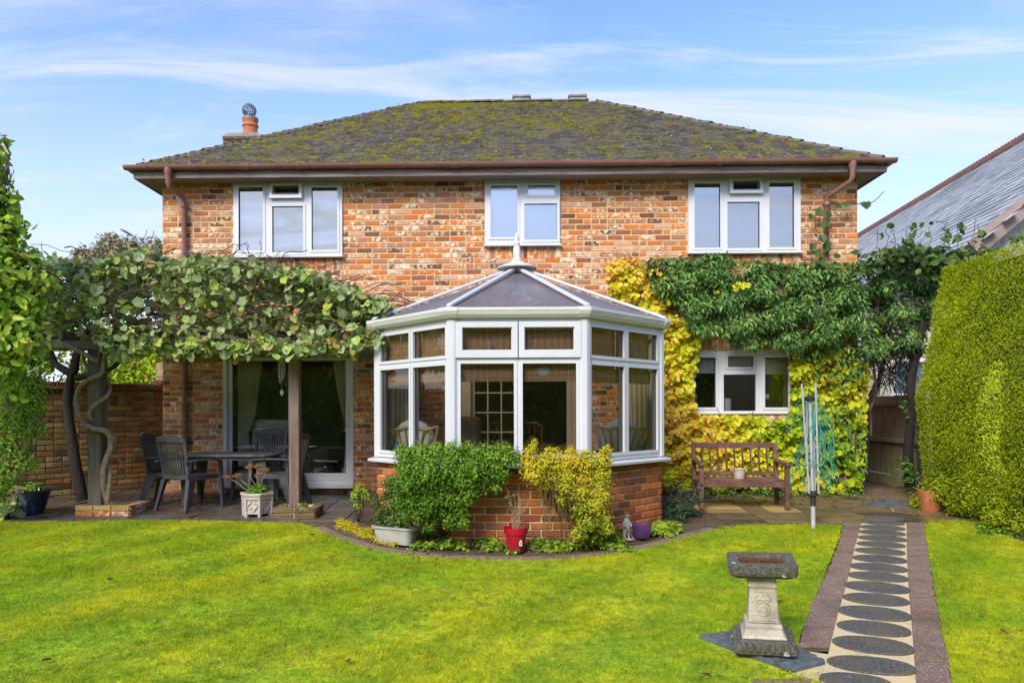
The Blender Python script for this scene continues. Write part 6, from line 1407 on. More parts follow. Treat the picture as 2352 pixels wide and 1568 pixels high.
single_leaves(T_ROUND, P[mk], Fm[mk], S[mk], rv[mk], M_yel, ye); scatter('leaves', T_ROUND, P[~mk], Fm[~mk], S[~mk], rv[~mk], M_yel, ye)
mb = MB()
for i in range(260):
    a = Vector(P[rng.integers(m)]); a.y = -.03-.1*random.random()
    if W_lr[0]-.35 < a.x < W_lr[1]+.3 and W_lr[2]-.3 < a.z < W_lr[3]+.3 or a.x > 4.55: continue
    mb.tube(wiggle(a, a+Vector((random.uniform(-.5,.5), 0, random.uniform(-.4,.5))), 5, .04), random.uniform(.003,.008), 4)
for x in (1560, 1880, 1940, 1960): mb.tube(wiggle(on_y(x, 1128, -.12), on_y(x+random.uniform(-30,30), 850, -.06), 8, .06), .02, 6)
o = mb.build('stems', M_vinebark, ye); o['kind'] = 'stuff'
# vine sprays on the right-hand downpipe and over the annexe
M_vleaf = leafmat('vine_spray_leaf', [(0, (.05,.10,.03)), (.5, (.10,.18,.04)), (1, (.24,.30,.06))], .4, .3)
vs2 = thing('downpipe_vine', 'sparse green vine twining up the right-hand brown downpipe', 'climbing plant', on_y(1895, 600, -.1))
q = smooth_path([on_y(1880,600,-.12), on_y(1895,560,-.14), on_y(1872,520,-.1), on_y(1880,480,-.14), on_y(1905,470,-.16), on_y(1950,468,-.15), on_y(2000,466,-.2), on_y(2030,440,-.25)], 5); MB().tube(q, .006, 5).build('stem', M_twig, vs2)
pts = [(1878,478),(1865,492),(1930,470),(1948,466),(1902,485),(1978,465),(1992,463),(1890,508),(1885,540),(1905,555),(1875,575),(1890,590),(1910,570),(1870,560),(1898,520),(1880,598),(1915,590)]
P = np.array([on_y(x, y, -.16-.05*random.random()) for x, y in pts]); m = len(P); Fm = frames(norm(rng.normal(size=(m,3))*.3+np.array([0,-.9,.3])), rng.normal(size=(m,3))*.4+np.array([0,0,-.8])); single_leaves(T_ROUND, P, Fm, rng.uniform(.09,.15,m), rng.random(m)*.5, M_vleaf, vs2)
vs3 = thing('vine_sprays', 'upright young vine shoots against the slate roof above the conifer hedge', 'climbing plant', on_y(2120, 620, -.6)); mb = MB(); LP = []
for (x, y0, y1, dx) in ((1975,610,570,4),(2010,610,525,6),(2040,600,520,-4),(2075,600,520,10),(2100,600,510,4),(2140,610,520,-6),(2165,600,505,10),(2195,605,520,6),(2230,600,500,12),(2060,610,535,-8),(2250,600,535,12),(2210,610,560,0),(2300,585,545,6),(2335,570,520,8)):
    q = wiggle(on_y(x, y0, -.7), on_y(x+dx, y1, -.75), 6, .03); mb.tube(q, .004, 4)
    for k in range(7): LP.append(q[random.randint(1, 6)]+Vector((random.uniform(-.07,.07), random.uniform(-.07,.07), random.uniform(-.05,.05))))
mb.build('shoots', M_twig, vs3)['kind'] = 'stuff'
P = np.array(LP); m = len(P); Fm = frames(norm(rng.normal(size=(m,3))*.5+np.array([0,-.6,.5])), rng.normal(size=(m,3))*.5+np.array([0,0,-.5])); single_leaves(T_ROUND, P, Fm, rng.uniform(.06,.12,m), rng.random(m), M_vleaf, vs3)
foliage('leaves', [bpx(2190, 612, 34, -.6), bpx(2250, 600, 30, -.7), bpx(2140, 600, 34, -.6), bpx(2080, 588, 30, -.5), bpx(2020, 598, 26, -.4)], 420, .10, T_ROUND, M_vleaf, vs3, .6)
# ================================================================== conifer hedge
g = leafmat('conifer_spray', [(0, (.14,.09,.03)), (.12, (.14,.15,.02)), (.3, (.26,.34,.016)), (.62, (.46,.55,.016)), (.80, (.66,.70,.02)), (.86, (.72,.88,.04)), (1, (.92,1.0,.08))], .6, .25, spec=.1); M_con = g
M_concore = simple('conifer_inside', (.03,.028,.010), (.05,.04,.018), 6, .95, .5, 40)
hd_ = thing('conifer_hedge', 'tall clipped golden-green conifer hedge along the right side of the lawn', 'hedge', (6.0, -4, gz(-4)))
def hx(z): return np.interp(z, [-.3,.05,.35,1.4,2.92], [5.50,5.36,5.25,5.19,5.48])
def htop(Y): return 2.93+.0*Y
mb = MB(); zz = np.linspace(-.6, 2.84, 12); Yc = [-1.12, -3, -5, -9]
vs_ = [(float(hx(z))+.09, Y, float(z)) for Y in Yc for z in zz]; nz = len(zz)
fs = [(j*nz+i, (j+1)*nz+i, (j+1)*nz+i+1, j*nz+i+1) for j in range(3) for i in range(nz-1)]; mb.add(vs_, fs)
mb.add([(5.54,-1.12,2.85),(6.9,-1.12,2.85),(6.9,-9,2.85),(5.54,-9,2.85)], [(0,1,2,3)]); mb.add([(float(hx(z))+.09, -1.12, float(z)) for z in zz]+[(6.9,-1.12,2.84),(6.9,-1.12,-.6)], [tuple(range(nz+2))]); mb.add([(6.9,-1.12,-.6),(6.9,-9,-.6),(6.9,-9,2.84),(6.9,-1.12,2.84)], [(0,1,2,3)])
mb.build('hedge_core', M_concore, hd_)
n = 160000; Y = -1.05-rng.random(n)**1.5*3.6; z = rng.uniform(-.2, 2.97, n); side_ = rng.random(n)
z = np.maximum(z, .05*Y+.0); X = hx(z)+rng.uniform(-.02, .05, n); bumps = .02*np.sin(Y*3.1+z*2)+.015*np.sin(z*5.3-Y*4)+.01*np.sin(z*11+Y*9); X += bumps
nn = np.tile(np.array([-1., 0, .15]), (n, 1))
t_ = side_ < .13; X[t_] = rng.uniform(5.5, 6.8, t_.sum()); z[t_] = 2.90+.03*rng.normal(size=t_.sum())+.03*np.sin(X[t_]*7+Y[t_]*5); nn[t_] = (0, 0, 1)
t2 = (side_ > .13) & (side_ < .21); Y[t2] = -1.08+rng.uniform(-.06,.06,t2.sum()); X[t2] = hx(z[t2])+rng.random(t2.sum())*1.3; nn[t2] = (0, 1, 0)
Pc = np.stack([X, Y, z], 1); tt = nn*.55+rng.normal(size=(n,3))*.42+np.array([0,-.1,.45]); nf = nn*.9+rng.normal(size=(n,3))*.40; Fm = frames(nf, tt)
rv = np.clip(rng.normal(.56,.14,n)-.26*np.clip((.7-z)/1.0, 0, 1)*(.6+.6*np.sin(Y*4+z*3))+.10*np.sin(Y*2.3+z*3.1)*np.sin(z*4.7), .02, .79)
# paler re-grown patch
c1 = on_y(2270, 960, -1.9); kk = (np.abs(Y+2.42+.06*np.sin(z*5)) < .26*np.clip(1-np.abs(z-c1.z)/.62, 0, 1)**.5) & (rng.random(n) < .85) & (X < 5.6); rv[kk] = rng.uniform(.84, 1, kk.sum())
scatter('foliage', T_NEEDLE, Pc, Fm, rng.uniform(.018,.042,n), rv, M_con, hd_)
# loose sprays at the foot
bl = [bpx(2125,1150,30,-1.3), bpx(2160,1120,34,-1.5), bpx(2240,1140,45,-2.0), bpx(2310,1150,50,-2.4), bpx(2200,1160,28,-1.8), bpx(2290,1190,30,-2.5), bpx(2345,1195,30,-2.7)]
foliage('low_sprays', bl, 9000, .055, T_NEEDLE, M_con, hd_, .6, .3, rbias=lambda P, r: r*.55+.12)
# ================================================================== pots and ornaments
M_bluepot = simple('dark_blue_glaze', (.010,.018,.055), (.02,.035,.09), 4, .12); g = G('streaked_blue_glaze'); n1 = g.noise(5, 4, .6, stretch=(1,1,.25)); g.fin(g.mix(g.rng(n1, .52, .66), (.010,.017,.05), (.16,.25,.36)), .14, 0, .7); M_bluepot = g.m
def pot(name, label, x, yb_, prof, mat, n=28, soil=None, sc=1, rz=0, sq_=False, scl=(1,1), cat='plant pot'):
    p = gp(x, yb_); t = thing(name, label, cat, (p.x, p.y+prof[0][0]*sc, p.z+.012), rz); P_ = [(r*sc, z*sc) for r, z in prof]
    if sq_: sq(P_, *scl).build('pot_body', mat, t, world=False, bevel=.02*sc, seg=3, smooth=True)
    else: MB().lathe(P_, (0,0,0), n).build('pot_body', mat, t, world=False, smooth=True)
    return t
t = pot('glazed_pot', 'dark blue glazed pot with trailing dry grass at the far left', 58, 1187, [(.12,0),(.13,.02),(.185,.20),(.205,.28),(.225,.285),(.228,.305),(.205,.31),(.19,.28),(.001,.27)], M_bluepot)
pl_ = thing('pot_plant', 'small leafy plant with dry trailing grass in the blue glazed pot', 'plant', t.location); lx, ly, lz = t.location
foliage('leaves', [(lx+.03, ly, lz+.34, .10, .10, .06)], 130, .06, T_OVATE, M_lgreen, pl_, .8)
M_straw = simple('dry_straw', (.45,.34,.18), (.34,.24,.12), 20, .8); mb = MB()
for i in range(70):
    a = random.uniform(PI*.7, PI*1.5); R = random.uniform(.2,.34); mb.tube([(lx+.05*math.cos(a), ly, lz+.29), (lx+R*.7*math.cos(a), ly+R*.6*math.sin(a), lz+.33+random.uniform(-.03,.03)), (lx+R*math.cos(a), ly+R*.8*math.sin(a), lz+random.uniform(.02,.2))], .0025, 3, cap=False)
mb.build('dry_blades', M_straw, pl_)['kind'] = 'stuff'
t = pot('terracotta_pot', 'small terracotta pot at the foot of the garden wall behind the pergola', 206, 1128, [(.10,0),(.125,.15),(.14,.15),(.145,.19),(.12,.19),(.001,.16)], M_terra)
pl_ = thing('pot_plant', 'tiny weedy plant in the small terracotta pot by the garden wall', 'plant', t.location); foliage('leaves', [(t.location[0], t.location[1], t.location[2]+.22, .07, .07, .07)], 90, .04, T_OVATE, M_midgreen, pl_, .8)
t = pot('terracotta_pot', 'terracotta pot half hidden under the conifer hedge', 2147, 1178, [(.10,0),(.11,.02),(.135,.20),(.14,.26),(.125,.26),(.001,.22)], M_terra)
# hexagonal planter with quatrefoil panels
M_cstone = simple('pinkish_cast_stone', (.56,.50,.45), (.45,.40,.35), 7, .85, .3, 70)
p = gp(579, 1191); hp = thing('hexagonal_planter', 'pale hexagonal stone planter with quatrefoil panels beside the right plinth', 'planter', (p.x, p.y+.17, p.z+.012)); k6 = dict(parent=hp, world=False)
MB().lathe([(.155,.03),(.16,.05),(.175,.235)], (0,0,0), 6).lathe([(.19,.236),(.205,.262),(.205,.285),(.17,.285),(.165,.25),(.001,.24)], (0,0,0), 6).build('bowl', M_cstone, bevel=.004, **k6)
for k in range(6):
    a0, a1 = PI/3*k, PI/3*(k+1); pa, pb = Vector((.178*math.cos(a0), .178*math.sin(a0), 0)), Vector((.178*math.cos(a1), .178*math.sin(a1), 0)); mid = (pa+pb)/2; nrm = mid.normalized(); e = (pb-pa).normalized(); L_ = (pb-pa).length
    mb = MB(); mb.bar(pa*.93+Vector((0,0,0)), pa*.99+Vector((0,0,.236)), .026, .026, nrm); 
    mb.bar(mid*.90+Vector((0,0,.055)), mid*.975+Vector((0,0,.225)), .0001, .0001)
    for s in (-1, 1): mb.bar(mid*.92-e*L_*.45*1+Vector((0,0,.052 if s < 0 else .226)), mid*.92+e*L_*.45+Vector((0,0,.052 if s < 0 else .226)), .022 if s < 0 else .05, .022)
    c = mid*.945+Vector((0,0,.138)); R = .028
    for q4 in range(4):
        aa = PI/2*q4; cc = c+e*math.cos(aa)*R*1.05+Vector((0,0,1))*math.sin(aa)*R*1.35+nrm*.004; pts = []
        for j in range(9):
            b = aa-PI*.62+PI*1.24*j/8; pts.append(cc+e*math.cos(b)*R*.95+Vector((0,0,1))*math.sin(b)*R*1.05+nrm*(.004 + .0))
        mb.tube(pts, .0065, 6)
    mb.build('quatrefoil_panel', M_cstone, **k6); MB().lathe([(.022,0),(.026,.035)], (pa.x*.88, pa.y*.88, 0), 6).build('foot', M_cstone, **k6)
M_sedum = leafmat('dried_sedum_flower', [(0, (.20,.10,.05)), (.5, (.38,.20,.08)), (.8, (.48,.20,.10)), (1, (.50,.12,.07))], .8, .1)
L0 = Vector(hp.location); sd_ = thing('sedum_plant', 'sedum with rusty dried flower heads and fresh green base in hexagonal planter', 'plant', L0)
mb = MB(); heads = [on_y(545, 1092, L0.y-.05), on_y(572, 1072, L0.y), on_y(592, 1070, L0.y+.03), on_y(598, 1088, L0.y), on_y(522, 1094, L0.y-.05), on_y(610, 1078, L0.y)]
for h in heads: mb.tube(wiggle(L0+Vector((random.uniform(-.05,.05), 0, .25)), h, 5, .02), .004, 5)
mb.build('stalks', M_straw, sd_)['kind'] = 'stuff'
foliage('flower_heads', [(h.x, h.y, h.z, .055, .05, .028) for h in heads], 1100, .016, T_SMALL, M_sedum, sd_, .6)
foliage('leaves', [(L0.x+.02, L0.y-.02, L0.z+.31, .12, .11, .06)], 300, .05, T_OVATE, leafmat('fresh_green_leaf', [(0,(.10,.24,.02)),(1,(.26,.46,.05))], .35, .35), sd_, .7)
# weeds in the right plinth
pp = thing('plinth_weed', 'small fresh green weed growing in the mossy red plinth', 'plant', (xb+.1, yP-.1, gz(yP)+.1)); foliage('leaves', [(xb+.13, yP-.12, gz(yP)+.13, .07, .05, .035), (xb-.12, yP-.1, gz(yP)+.12, .04, .03, .02)], 120, .04, T_OVATE, M_lgreen, pp, .8)
# trough
M_trough = simple('pale_grey_plastic_trough', (.52,.51,.47), (.38,.37,.33), 5, .5, stretch=(1,1,3)); p0 = gp(908, 1252)
tr = thing('trough_planter', 'long pale grey plastic trough planter at the left of the border', 'planter', (p0.x, p0.y+.06, p0.z+.012), R_(-27)); L1 = Vector(tr.location)
mb = MB(); rings = []
for w, d_, z in ((.40,.14,0),(.41,.15,.02),(.50,.19,.15),(.53,.215,.152),(.535,.22,.172),(.50,.19,.174),(.49,.18,.15)): rings.append([(x, y, z) for x, y in rrect(w, d_, min(w, d_)*.35, 4)])
n = len(rings[0]); mb.add([v for r_ in rings for v in r_], [(i*n+k, i*n+(k+1) % n, (i+1)*n+(k+1) % n, (i+1)*n+k) for i in range(len(rings)-1) for k in range(n)]+[tuple(range(n-1,-1,-1))]).build('trough_body', M_trough, tr, world=False, smooth=True)
MB().prism(rrect(.485,.175,.06,4), .12, .145).build('soil', M_soil, tr, world=False)
M_herb = leafmat('soft_herb_leaf', [(0, (.06,.13,.03)), (.5, (.12,.23,.05)), (1, (.26,.34,.08))], .5, .35)
hb = thing('trough_herbs', 'leafy green herbs growing tall from the grey trough', 'plant', L1+Vector((0,0,.15))); mb = MB(); bl = []
for i in range(26):
    s = random.uniform(-.22,.22); b0 = L1+Vector((s*math.cos(R_(-27)), s*math.sin(R_(-27)), .13)); h = random.uniform(.18, .62)*(1.0 if abs(s) < .15 else .85); t1 = b0+Vector((random.uniform(-.09,.09), random.uniform(-.06,.06), h)); mb.tube(wiggle(b0, t1, 5, .02), .003, 4)
    for k in range(5): c = b0.lerp(t1, random.uniform(.15, 1)); bl.append((c.x, c.y, c.z, .05, .05, .045))
mb.build('stems', M_lgreen, hb)['kind'] = 'stuff'; foliage('leaves', bl, 2300, .042, T_OVATE, M_herb, hb, .9)
# red pot
g = G('red_plastic'); sp = g.new('ShaderNodeSeparateXYZ'); g.l.new(g.geo.outputs['Position'], sp.inputs[0]); g.fin(g.mix(g.math('MULTIPLY', g.rng(sp.outputs[2], .0, -.16), g.rng(g.noise(14,4), .35, .7)), (.42,.006,.022), (.20,.05,.04)), .35); M_red = g.m
t = pot('red_pot', 'bright red plastic pot holding a dead plant at front centre of the border', 1185, 1271, [(.075,0),(.080,.01),(.100,.165),(.112,.168),(.118,.225),(.110,.228),(.104,.18),(.001,.18)], M_red); Lr = Vector(t.location)
ma = R_(-62); st_ = MB(); Ms = Matrix.Translation(Lr) @ Matrix.Rotation(ma+PI/2, 4, 'Z') @ Matrix.Translation((0, -.0965, .095)) @ Matrix.Rotation(R_(-7), 4, 'X')
M_sticker = simple('sticker_white', (.8,.8,.8), (.72,.74,.76), 10, .4)
st_.add([(-.016,0,-.032),(.012,0,-.034),(.016,0,.0),(.004,0,.035),(-.006,0,.02),(-.018,0,.0)], [(0,1,2,3,4,5)], None, Ms); o = st_.build('sticker', M_sticker, t)
MB().add([(-.008,-.001,-.02),(.004,-.001,-.02),(.006,-.001,.0),(-.004,-.001,.008)], [(0,1,2,3)], None, Ms).build('sticker_print', M_lead, t)
dp2 = thing('dead_plant', 'dry straw-coloured dead plant standing in the red pot', 'plant', Lr+Vector((0,0,.18))); mb = MB(); M_dead = simple('dead_stem', (.42,.30,.17), (.30,.19,.10), 20, .85); TP = []
for i in range(16):
    q = wiggle(Lr+Vector((random.uniform(-.03,.03), random.uniform(-.03,.03), .17)), Lr+Vector((random.uniform(-.10,.12), random.uniform(-.08,.08), random.uniform(.30,.60))), 6, .025); mb.tube(q, .0022, 3, cap=False)
    for k in range(5): a = q[random.randint(2, 6)]; b = a+Vector((random.uniform(-.05,.05), random.uniform(-.05,.05), random.uniform(-.02,.05))); mb.tube([a, b], .0012, 3, cap=False); TP.append(b)
mb.build('dry_stems', M_dead, dp2)['kind'] = 'stuff'; foliage('dry_leaves', [(b.x, b.y, b.z, .012, .012, .012) for b in TP], 260, .022, T_LONG, leafmat('dead_leaf', [(0,(.30,.20,.10)),(1,(.55,.43,.27))], .8, .3), dp2, .9)
# purple pot
M_purple = simple('purple_glaze', (.11,.045,.17), (.14,.06,.20), 4, .3)
t = pot('purple_pot', 'small square purple pot by the right corner of the conservatory base', 1476, 1240, [(.048,0),(.055,.01),(.073,.13),(.075,.145),(.068,.145),(.06,.11)], M_purple, sq_=True, rz=R_(28))
# animal figurine leaning on a spade
p = gp(1436, 1240); fg = thing('garden_ornament', 'grey statuette of an upright animal leaning on a stick by the golden shrub', 'statuette', (p.x+.02, p.y+.04, p.z+.01), R_(20)); M_fig = simple('grey_painted_resin', (.30,.33,.33), (.48,.48,.45), 25, .7, .5, 90); kf = dict(parent=fg, world=False)
def skin(name, verts, edges, radii, mat, parent, world=False, sub=2):
    me = bpy.data.meshes.new(name); me.from_pydata(verts, edges, []); o = bpy.data.objects.new(name, me); COL.objects.link(o); m_ = o.modifiers.new('skin', 'SKIN'); m_.use_smooth_shade = True
    for i, r in enumerate(radii): d = me.skin_vertices[0].data[i]; d.radius = (r, r); d.use_root = (i == 0)
    s = o.modifiers.new('sub', 'SUBSURF'); s.levels = sub; s.render_levels = sub; me.materials.append(mat); return attach(o, parent, world)
skin('body', [(0,0,.09),(0,-.004,.14),(0,.0,.185),(0,-.004,.215),(.0,-.012,.243),(.0,-.045,.235), (-.022,.004,.06),(-.024,0,.015),(-.024,-.022,.005),(.022,.004,.06),(.024,0,.015),(.024,-.022,.005), (-.038,-.012,.16),(-.042,-.035,.125),(.038,-.012,.16),(.045,-.03,.12),(.0,.03,.06),(0,.05,.02)],
    [(0,1),(1,2),(2,3),(3,4),(4,5),(0,6),(6,7),(7,8),(0,9),(9,10),(10,11),(2,12),(12,13),(2,14),(14,15),(0,16),(16,17)], [.036,.036,.026,.017,.023,.009,.019,.013,.010,.019,.013,.010,.012,.009,.012,.009,.012,.006], M_fig, fg)
for s in (-1, 1): MB().lathe([(.001,-.006),(.007,0),(.001,.008)], (s*.016, -.002, .262), 8).build('ear', M_fig, **kf); MB().lathe([(.001,-.003),(.003,0),(.001,.003)], (s*.013, -.032, .25), 8).build('eye', M_rubber, **kf)
MB().tube([(-.045,-.03,.155),(.04,-.09,.0)], .0045, 6).build('stick', M_dead, **kf); MB().lathe([(.001,0),(.075,.0),(.07,.012),(.001,.016)], (.01,-.02,-.008), 12, sq=.7).build('ornament_base', M_stone, **kf)
# ================================================================== border shrubs
M_box = leafmat('fresh_box_leaf', [(0, (.045,.11,.015)), (.35, (.12,.25,.022)), (.7, (.24,.41,.03)), (.95, (.38,.56,.05)), (1, (.46,.62,.08))], .5, .3)
M_gold = leafmat('golden_euonymus_leaf', [(0, (.16,.25,.02)), (.25, (.40,.46,.03)), (.5, (.66,.62,.035)), (.8, (.80,.68,.04)), (1, (.82,.54,.03))], .4, .35)
def stems(base_pts, blobs, parent, mat, n, r=.006):
    mb = MB()
    for i in range(n):
        b = random.choice(blobs); a = Vector(random.choice(base_pts)); c = Vector((b[0]+random.uniform(-.5,.5)*b[3], b[1]+random.uniform(-.3,.3)*b[4], b[2]+random.uniform(-.6,.6)*b[5]))
        mb.tube(wiggle(a, c, 6, .04), [random.uniform(.6,1.2)*r*(1-.08*k) for k in range(7)], 5, cap=False)
    o = mb.build('stems', mat, parent); o['kind'] = 'stuff'
Ys = -3.52
gs_ = thing('green_shrub', 'dense green small-leaved shrub before the left half of the conservatory bay', 'shrub', gp(1040, 1225))
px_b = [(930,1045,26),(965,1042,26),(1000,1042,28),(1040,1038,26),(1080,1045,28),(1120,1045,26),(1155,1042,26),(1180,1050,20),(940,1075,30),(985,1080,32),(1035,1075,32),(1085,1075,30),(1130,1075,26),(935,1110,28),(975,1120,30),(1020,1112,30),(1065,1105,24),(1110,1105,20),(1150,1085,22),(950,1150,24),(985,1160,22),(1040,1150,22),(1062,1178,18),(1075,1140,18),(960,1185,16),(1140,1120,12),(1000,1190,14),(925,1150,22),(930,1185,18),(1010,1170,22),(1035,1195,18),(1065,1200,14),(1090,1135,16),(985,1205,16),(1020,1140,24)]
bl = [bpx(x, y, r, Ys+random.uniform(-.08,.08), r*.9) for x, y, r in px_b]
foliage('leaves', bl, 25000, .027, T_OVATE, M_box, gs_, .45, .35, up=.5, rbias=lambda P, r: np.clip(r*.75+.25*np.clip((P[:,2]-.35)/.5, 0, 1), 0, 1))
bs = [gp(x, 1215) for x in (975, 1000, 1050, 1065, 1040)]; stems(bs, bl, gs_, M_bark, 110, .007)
go = thing('golden_shrub', 'bright golden variegated shrub before the right half of the conservatory bay', 'shrub', gp(1320, 1235))
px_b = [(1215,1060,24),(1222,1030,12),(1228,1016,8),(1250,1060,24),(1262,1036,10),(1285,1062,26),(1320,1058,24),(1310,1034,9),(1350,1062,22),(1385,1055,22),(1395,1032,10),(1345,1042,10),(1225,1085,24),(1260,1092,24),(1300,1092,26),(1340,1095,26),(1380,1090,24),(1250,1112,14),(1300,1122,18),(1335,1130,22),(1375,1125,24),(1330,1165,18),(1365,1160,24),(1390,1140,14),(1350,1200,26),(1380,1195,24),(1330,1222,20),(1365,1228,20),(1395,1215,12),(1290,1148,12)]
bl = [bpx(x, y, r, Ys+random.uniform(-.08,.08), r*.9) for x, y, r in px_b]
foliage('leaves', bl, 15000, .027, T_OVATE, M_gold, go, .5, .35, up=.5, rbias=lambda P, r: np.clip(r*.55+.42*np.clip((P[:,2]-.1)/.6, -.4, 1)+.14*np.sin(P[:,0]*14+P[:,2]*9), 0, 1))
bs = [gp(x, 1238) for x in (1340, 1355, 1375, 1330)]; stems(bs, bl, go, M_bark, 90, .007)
mb = MB()
for i in range(90):
    x = random.uniform(1240, 1400); a = on_y(x, random.uniform(1080,1150), Ys-.12); b = gp(x+random.uniform(-18,18), random.uniform(1240,1262)); mb.tube(wiggle(a, b+Vector((0,0,.02)), 6, .025), .0018, 3, cap=False)
for i in range(70):
    x = random.uniform(960, 1250); a = gp(x, random.uniform(1225,1240)); mb.tube(wiggle(a+Vector((0,.05,random.uniform(.1,.3))), gp(x+random.uniform(-30,30), random.uniform(1240,1262))+Vector((0,0,.01)), 5, .03), .0018, 3, cap=False)
dg = mb.build('dry_grass_stalks', M_straw); dg['kind'] = 'stuff'
# ground cover
M_gc = leafmat('ground_cover_leaf', [(0, (.12,.25,.025)), (.5, (.27,.43,.04)), (.9, (.46,.55,.06)), (1, (.52,.54,.08))], .45, .35)
bl = []
for i in range(120):
    x = random.uniform(945, 1440); y = random.uniform(1222, 1264)+.0*x
    if 1148 < x < 1222: continue
    c = gp(x, y); bl.append((c.x, c.y, c.z+.03, .07, .06, random.uniform(.03,.06)))
for i in range(8): c = gp(random.choice((1095,1180,1290,1340,1400,1440)), random.uniform(1262,1272)); bl.append((c.x, c.y, c.z+.02, .07, .05, .02))
foliage('ground_cover', bl, 7000, .036, T_ROUND, M_gc, None, .8, .3, up=.9, floor=-.4)
lp_ = thing('lime_bedding_plant', 'low lime-green plant clump right of the purple pot', 'plant', gp(1520, 1228)); bl = []
for i in range(20): c = gp(random.uniform(1498, 1560), random.uniform(1216, 1236)); bl.append((c.x, c.y, c.z+.06, .06, .06, .05))
foliage('leaves', bl, 900, .042, T_ROUND, M_gc, lp_, .8, up=.8, rbias=lambda P, r: .4+.6*r)
ct = thing('cotoneaster', 'dark blue-green arching shrub between the conservatory base and the bench', 'shrub', gp(1540, 1200)); mb = MB(); bl = []
for i in range(30):
    b0 = on_y(1530+random.uniform(-8,14), 1195, -1.75); e_ = on_y(random.uniform(1535,1635), random.uniform(1095,1215), random.uniform(-2.3,-1.5)); e_.z = max(e_.z, gz(e_.y)+.04); q = wiggle(b0, e_, 8, .03, -.05); mb.tube(q, .003, 4)
    for k in range(3, 9): c = q[k]; bl.append((c.x, c.y, c.z, .035, .035, .028))
mb.build('stems', M_bark, ct)['kind'] = 'stuff'; foliage('leaves', bl, 4200, .023, T_OVATE, leafmat('blue_green_leaf', [(0,(.02,.05,.03)),(.6,(.05,.11,.065)),(1,(.16,.24,.15))], .35, .15), ct, .9)
# low ivy under the bench
bl = []
for i in range(60): c = gp(random.uniform(1600, 1985), random.uniform(1132, 1148)); bl.append((c.x, c.y+.1, c.z+.04, .08, .06, random.uniform(.04,.08)))
foliage('low_ivy', bl, 3000, .04, T_OVATE, M_ever, None, .8, .3, up=.8)
sp_ = thing('lime_shrub', 'small upright lime-yellow shrub left of the trough', 'shrub', gp(823, 1195)); bl = [bpx(825,1122,14,-2.5), bpx(815,1140,12,-2.5), bpx(838,1135,12,-2.5), bpx(822,1160,8,-2.5)]
foliage('leaves', bl, 420, .035, T_OVATE, M_gc, sp_, .8, rbias=lambda P, r: .5+.5*r); stems([gp(823,1198)], bl, sp_, M_bark, 8, .005)
yg = thing('golden_ground_plant', 'bright yellow creeping plant around the grey trough', 'plant', gp(820, 1222)); bl = []
for i in range(46):
    x = random.uniform(775, 905); y = 1200+(x-775)*.34+random.uniform(-4, 16); c = gp(x, y); bl.append((c.x, c.y, c.z+.03, .06, .05, .035))
foliage('leaves', bl, 3200, .020, T_OVATE, M_gold, yg, .8, up=.8, rbias=lambda P, r: .45+.5*r)
wd = thing('border_weed', 'broad dark green weed at the lawn edge at far left', 'plant', gp(12, 1190)); foliage('leaves', [bpx(12,1178,24,-1.95)], 34, .13, T_ROUND, M_kiwi, wd, .7, up=.7)
wd = thing('hedge_foot_weeds', 'patch of low green weeds at foot of the conifer hedge', 'plant', gp(2300, 1215)); bl = []
for i in range(26): c = gp(random.uniform(2255, 2370), random.uniform(1196, 1236)); bl.append((c.x, c.y, c.z+.03, .07, .07, .05))
foliage('leaves', bl, 700, .045, T_OVATE, M_box, wd, .8, up=.8)
# moss cushions on the roof tiles
pm = np.array([p for p, _ in moss_pts]); keep = (np.sin(pm[:,0]*1.7+pm[:,2]*3)+np.sin(pm[:,0]*4.1-pm[:,2]*6)+np.sin(pm[:,0]*9.3)*.7 > -.2); pm = pm[keep]; k_ = 4; m = len(pm)
Pm = np.repeat(pm, k_, 0)+rng.normal(size=(m*k_,3))*np.array([.05,.03,.006]); scatter('moss', T_SMALL, Pm, frames(norm(rng.normal(size=(m*k_,3))*.5+np.array([0,-.5,.8])), rng.normal(size=(m*k_,3))), rng.uniform(.02,.055,m*k_), rng.random(m*k_), M_moss, roof)
# ================================================================== leaf litter
M_lit = leafmat('fallen_leaf', [(0, (.10,.05,.025)), (.5, (.20,.10,.04)), (.8, (.34,.20,.07)), (1, (.45,.16,.05))], .7, .1)
n = 620; pts = []
for i in range(n):
    r_ = random.random()
    if r_ < .45: p = gp(random.uniform(120, 700), random.uniform(1120, 1198))
    elif r_ < .7: p = gp(random.uniform(1620, 2000), random.uniform(1135, 1165))
    elif r_ < .85: p = gp(random.uniform(940, 1450), random.uniform(1255, 1280))
    else: p = gp(random.uniform(2000, 2180), random.uniform(1120, 1190))
    pts.append((p.x, p.y, p.z+.02+random.uniform(0,.008)))
P = np.array(pts); m = len(P); Fm = frames(norm(rng.normal(size=(m,3))*.25+np.array([0,0,1])), rng.normal(size=(m,3))); scatter('leaf_litter', T_OVATE, P, Fm, rng.uniform(.02,.055,m), rng.random(m), M_lit)
fl = []
for (x, y, lb, rv_) in ((1958*1.0, 1335, None, 0),):
    pass
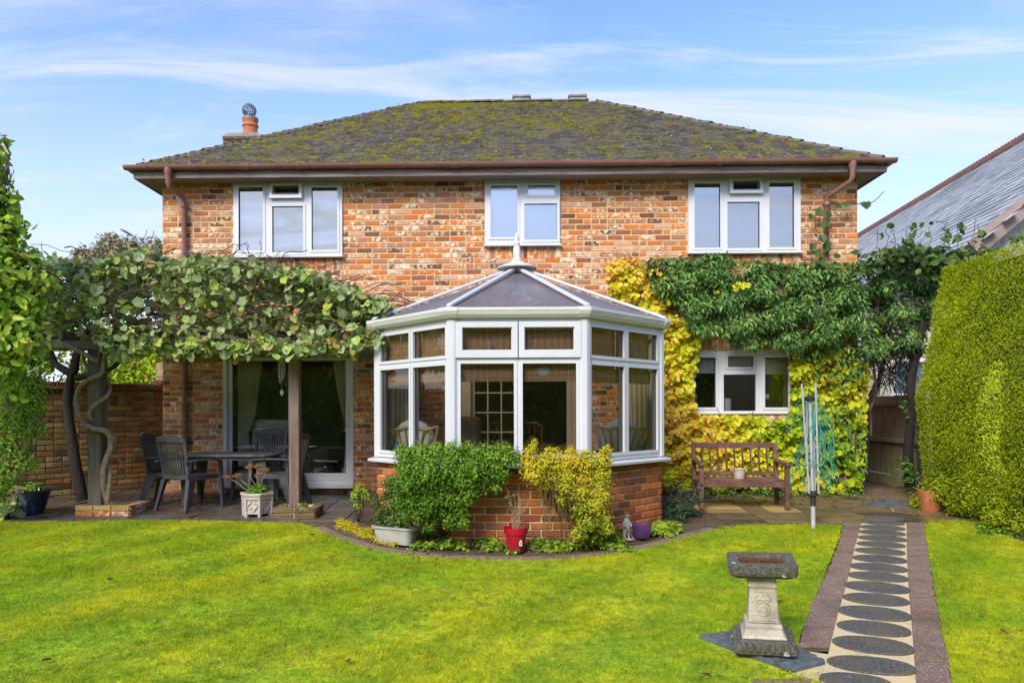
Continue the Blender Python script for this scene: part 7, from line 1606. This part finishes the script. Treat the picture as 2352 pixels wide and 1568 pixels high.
for (x, y, lb, v) in ((248,1342,'brown curled fallen leaf on the lawn at left',.1),(795,1530,'dark brown fallen leaf at the bottom of the lawn',.05),(1798,1392,'small red fallen leaf beside the bird bath column',.98),(2252,1421,'red fallen leaf on the lawn right of the path',.95),(2315,1463,'largest russet fallen leaf on the lawn below the hedge',.9),(1630,1562,'red-orange fallen leaf at the bottom edge of the lawn near the slab',.97),(2160,1175,'orange fallen leaf beside the terracotta pot under the hedge',.99),(1378,1478,'tiny pale fallen petal on the open lawn',.75),(118,1528,'faint brown fallen leaf in the lower left lawn',.3),(722,1235,'flat grey-brown leaf on the lawn edge before the right plinth',.4)):
    p = gp(x, y); me = bpy.data.meshes.new('fallen_leaf'); me.from_pydata([(a, b, c*2.2) for a, b, c in T_ROUND[0]], [], T_ROUND[1]); me.update(); setrnd(me, [v]*2); me.materials.append(M_lit)
    o = bpy.data.objects.new('fallen_leaf', me); COL.objects.link(o); s = .05 if 'tiny' not in lb else .02; o.scale = (s, s, s); o.location = (p.x, p.y, p.z+.035); o.rotation_euler = (.2, .15, random.uniform(0, 6)); tag(o, lb, 'fallen leaf', 'fallen leaves on the lawn')
# ================================================================== lawn grass
slabp = [(gp(1604,1469).x-.02, gp(1604,1469).y), (gp(1690,1452).x, gp(1690,1452).y+.03), (gp(1896,1530).x+.02, gp(1896,1530).y), (gp(1824,1549).x, gp(1824,1549).y), (gp(1700,1521).x, gp(1700,1521).y)]
blades('grass', lawn_left, lambda d: np.clip(1.15-(d-4)*.09, .5, 1), slabp)
blades('grass', lawn_right, lambda d: np.clip(1.15-(d-4)*.09, .5, 1))
tufts('grass', lawn_left, 1500); tufts('grass', lawn_right, 500)
# clover-like weeds in the lawn
n = 2600; x = rng.uniform(-5.5, 5, n); y = rng.uniform(-6.6, -2.2, n); k = (inpoly(x, y, lawn_left) | inpoly(x, y, lawn_right)) & (np.sin(x*2.1+y)+np.sin(y*3.3-x) > .4); x, y = x[k], y[k]; m = len(x)
P = np.stack([x, y, .05*y+.028], 1); scatter('lawn_weeds', T_OVATE, np.repeat(P, 4, 0)+rng.normal(size=(4*m,3))*np.array([.012,.012,.002]), frames(norm(rng.normal(size=(4*m,3))*.3+np.array([0,0,1])), rng.normal(size=(4*m,3))), rng.uniform(.012,.028,4*m), rng.random(4*m), M_gc)
# ================================================================== the end of the garden behind the viewer (seen in the window reflections)
rg = thing('rear_hedge', 'tall dark hedge across the far end of the garden, reflected in the patio door', 'hedge', (0, -17, gz(-17)))
MB().box(-14, -17.9, -1.5, 14, -17.3, 5.0).build('hedge_core', simple('rear_hedge_depth', (.16,.19,.06), (.07,.085,.03), .9, .95, lo=.3, hi=.7), rg)
bl = [(x, -16.6, z, 1.3, .6, 1.1) for x in np.arange(-14, 14.1, 1.6) for z in (-.2, 1.1, 2.4, 3.7, 4.5+.5*math.sin(x*1.3))]
foliage('leaves', bl, 20000, .18, T_SMALL, leafmat('backlit_hedge_leaf', [(0, (.10,.22,.03)), (.5, (.25,.42,.05)), (1, (.50,.62,.10))], .6, .6), rg, .5, .3)
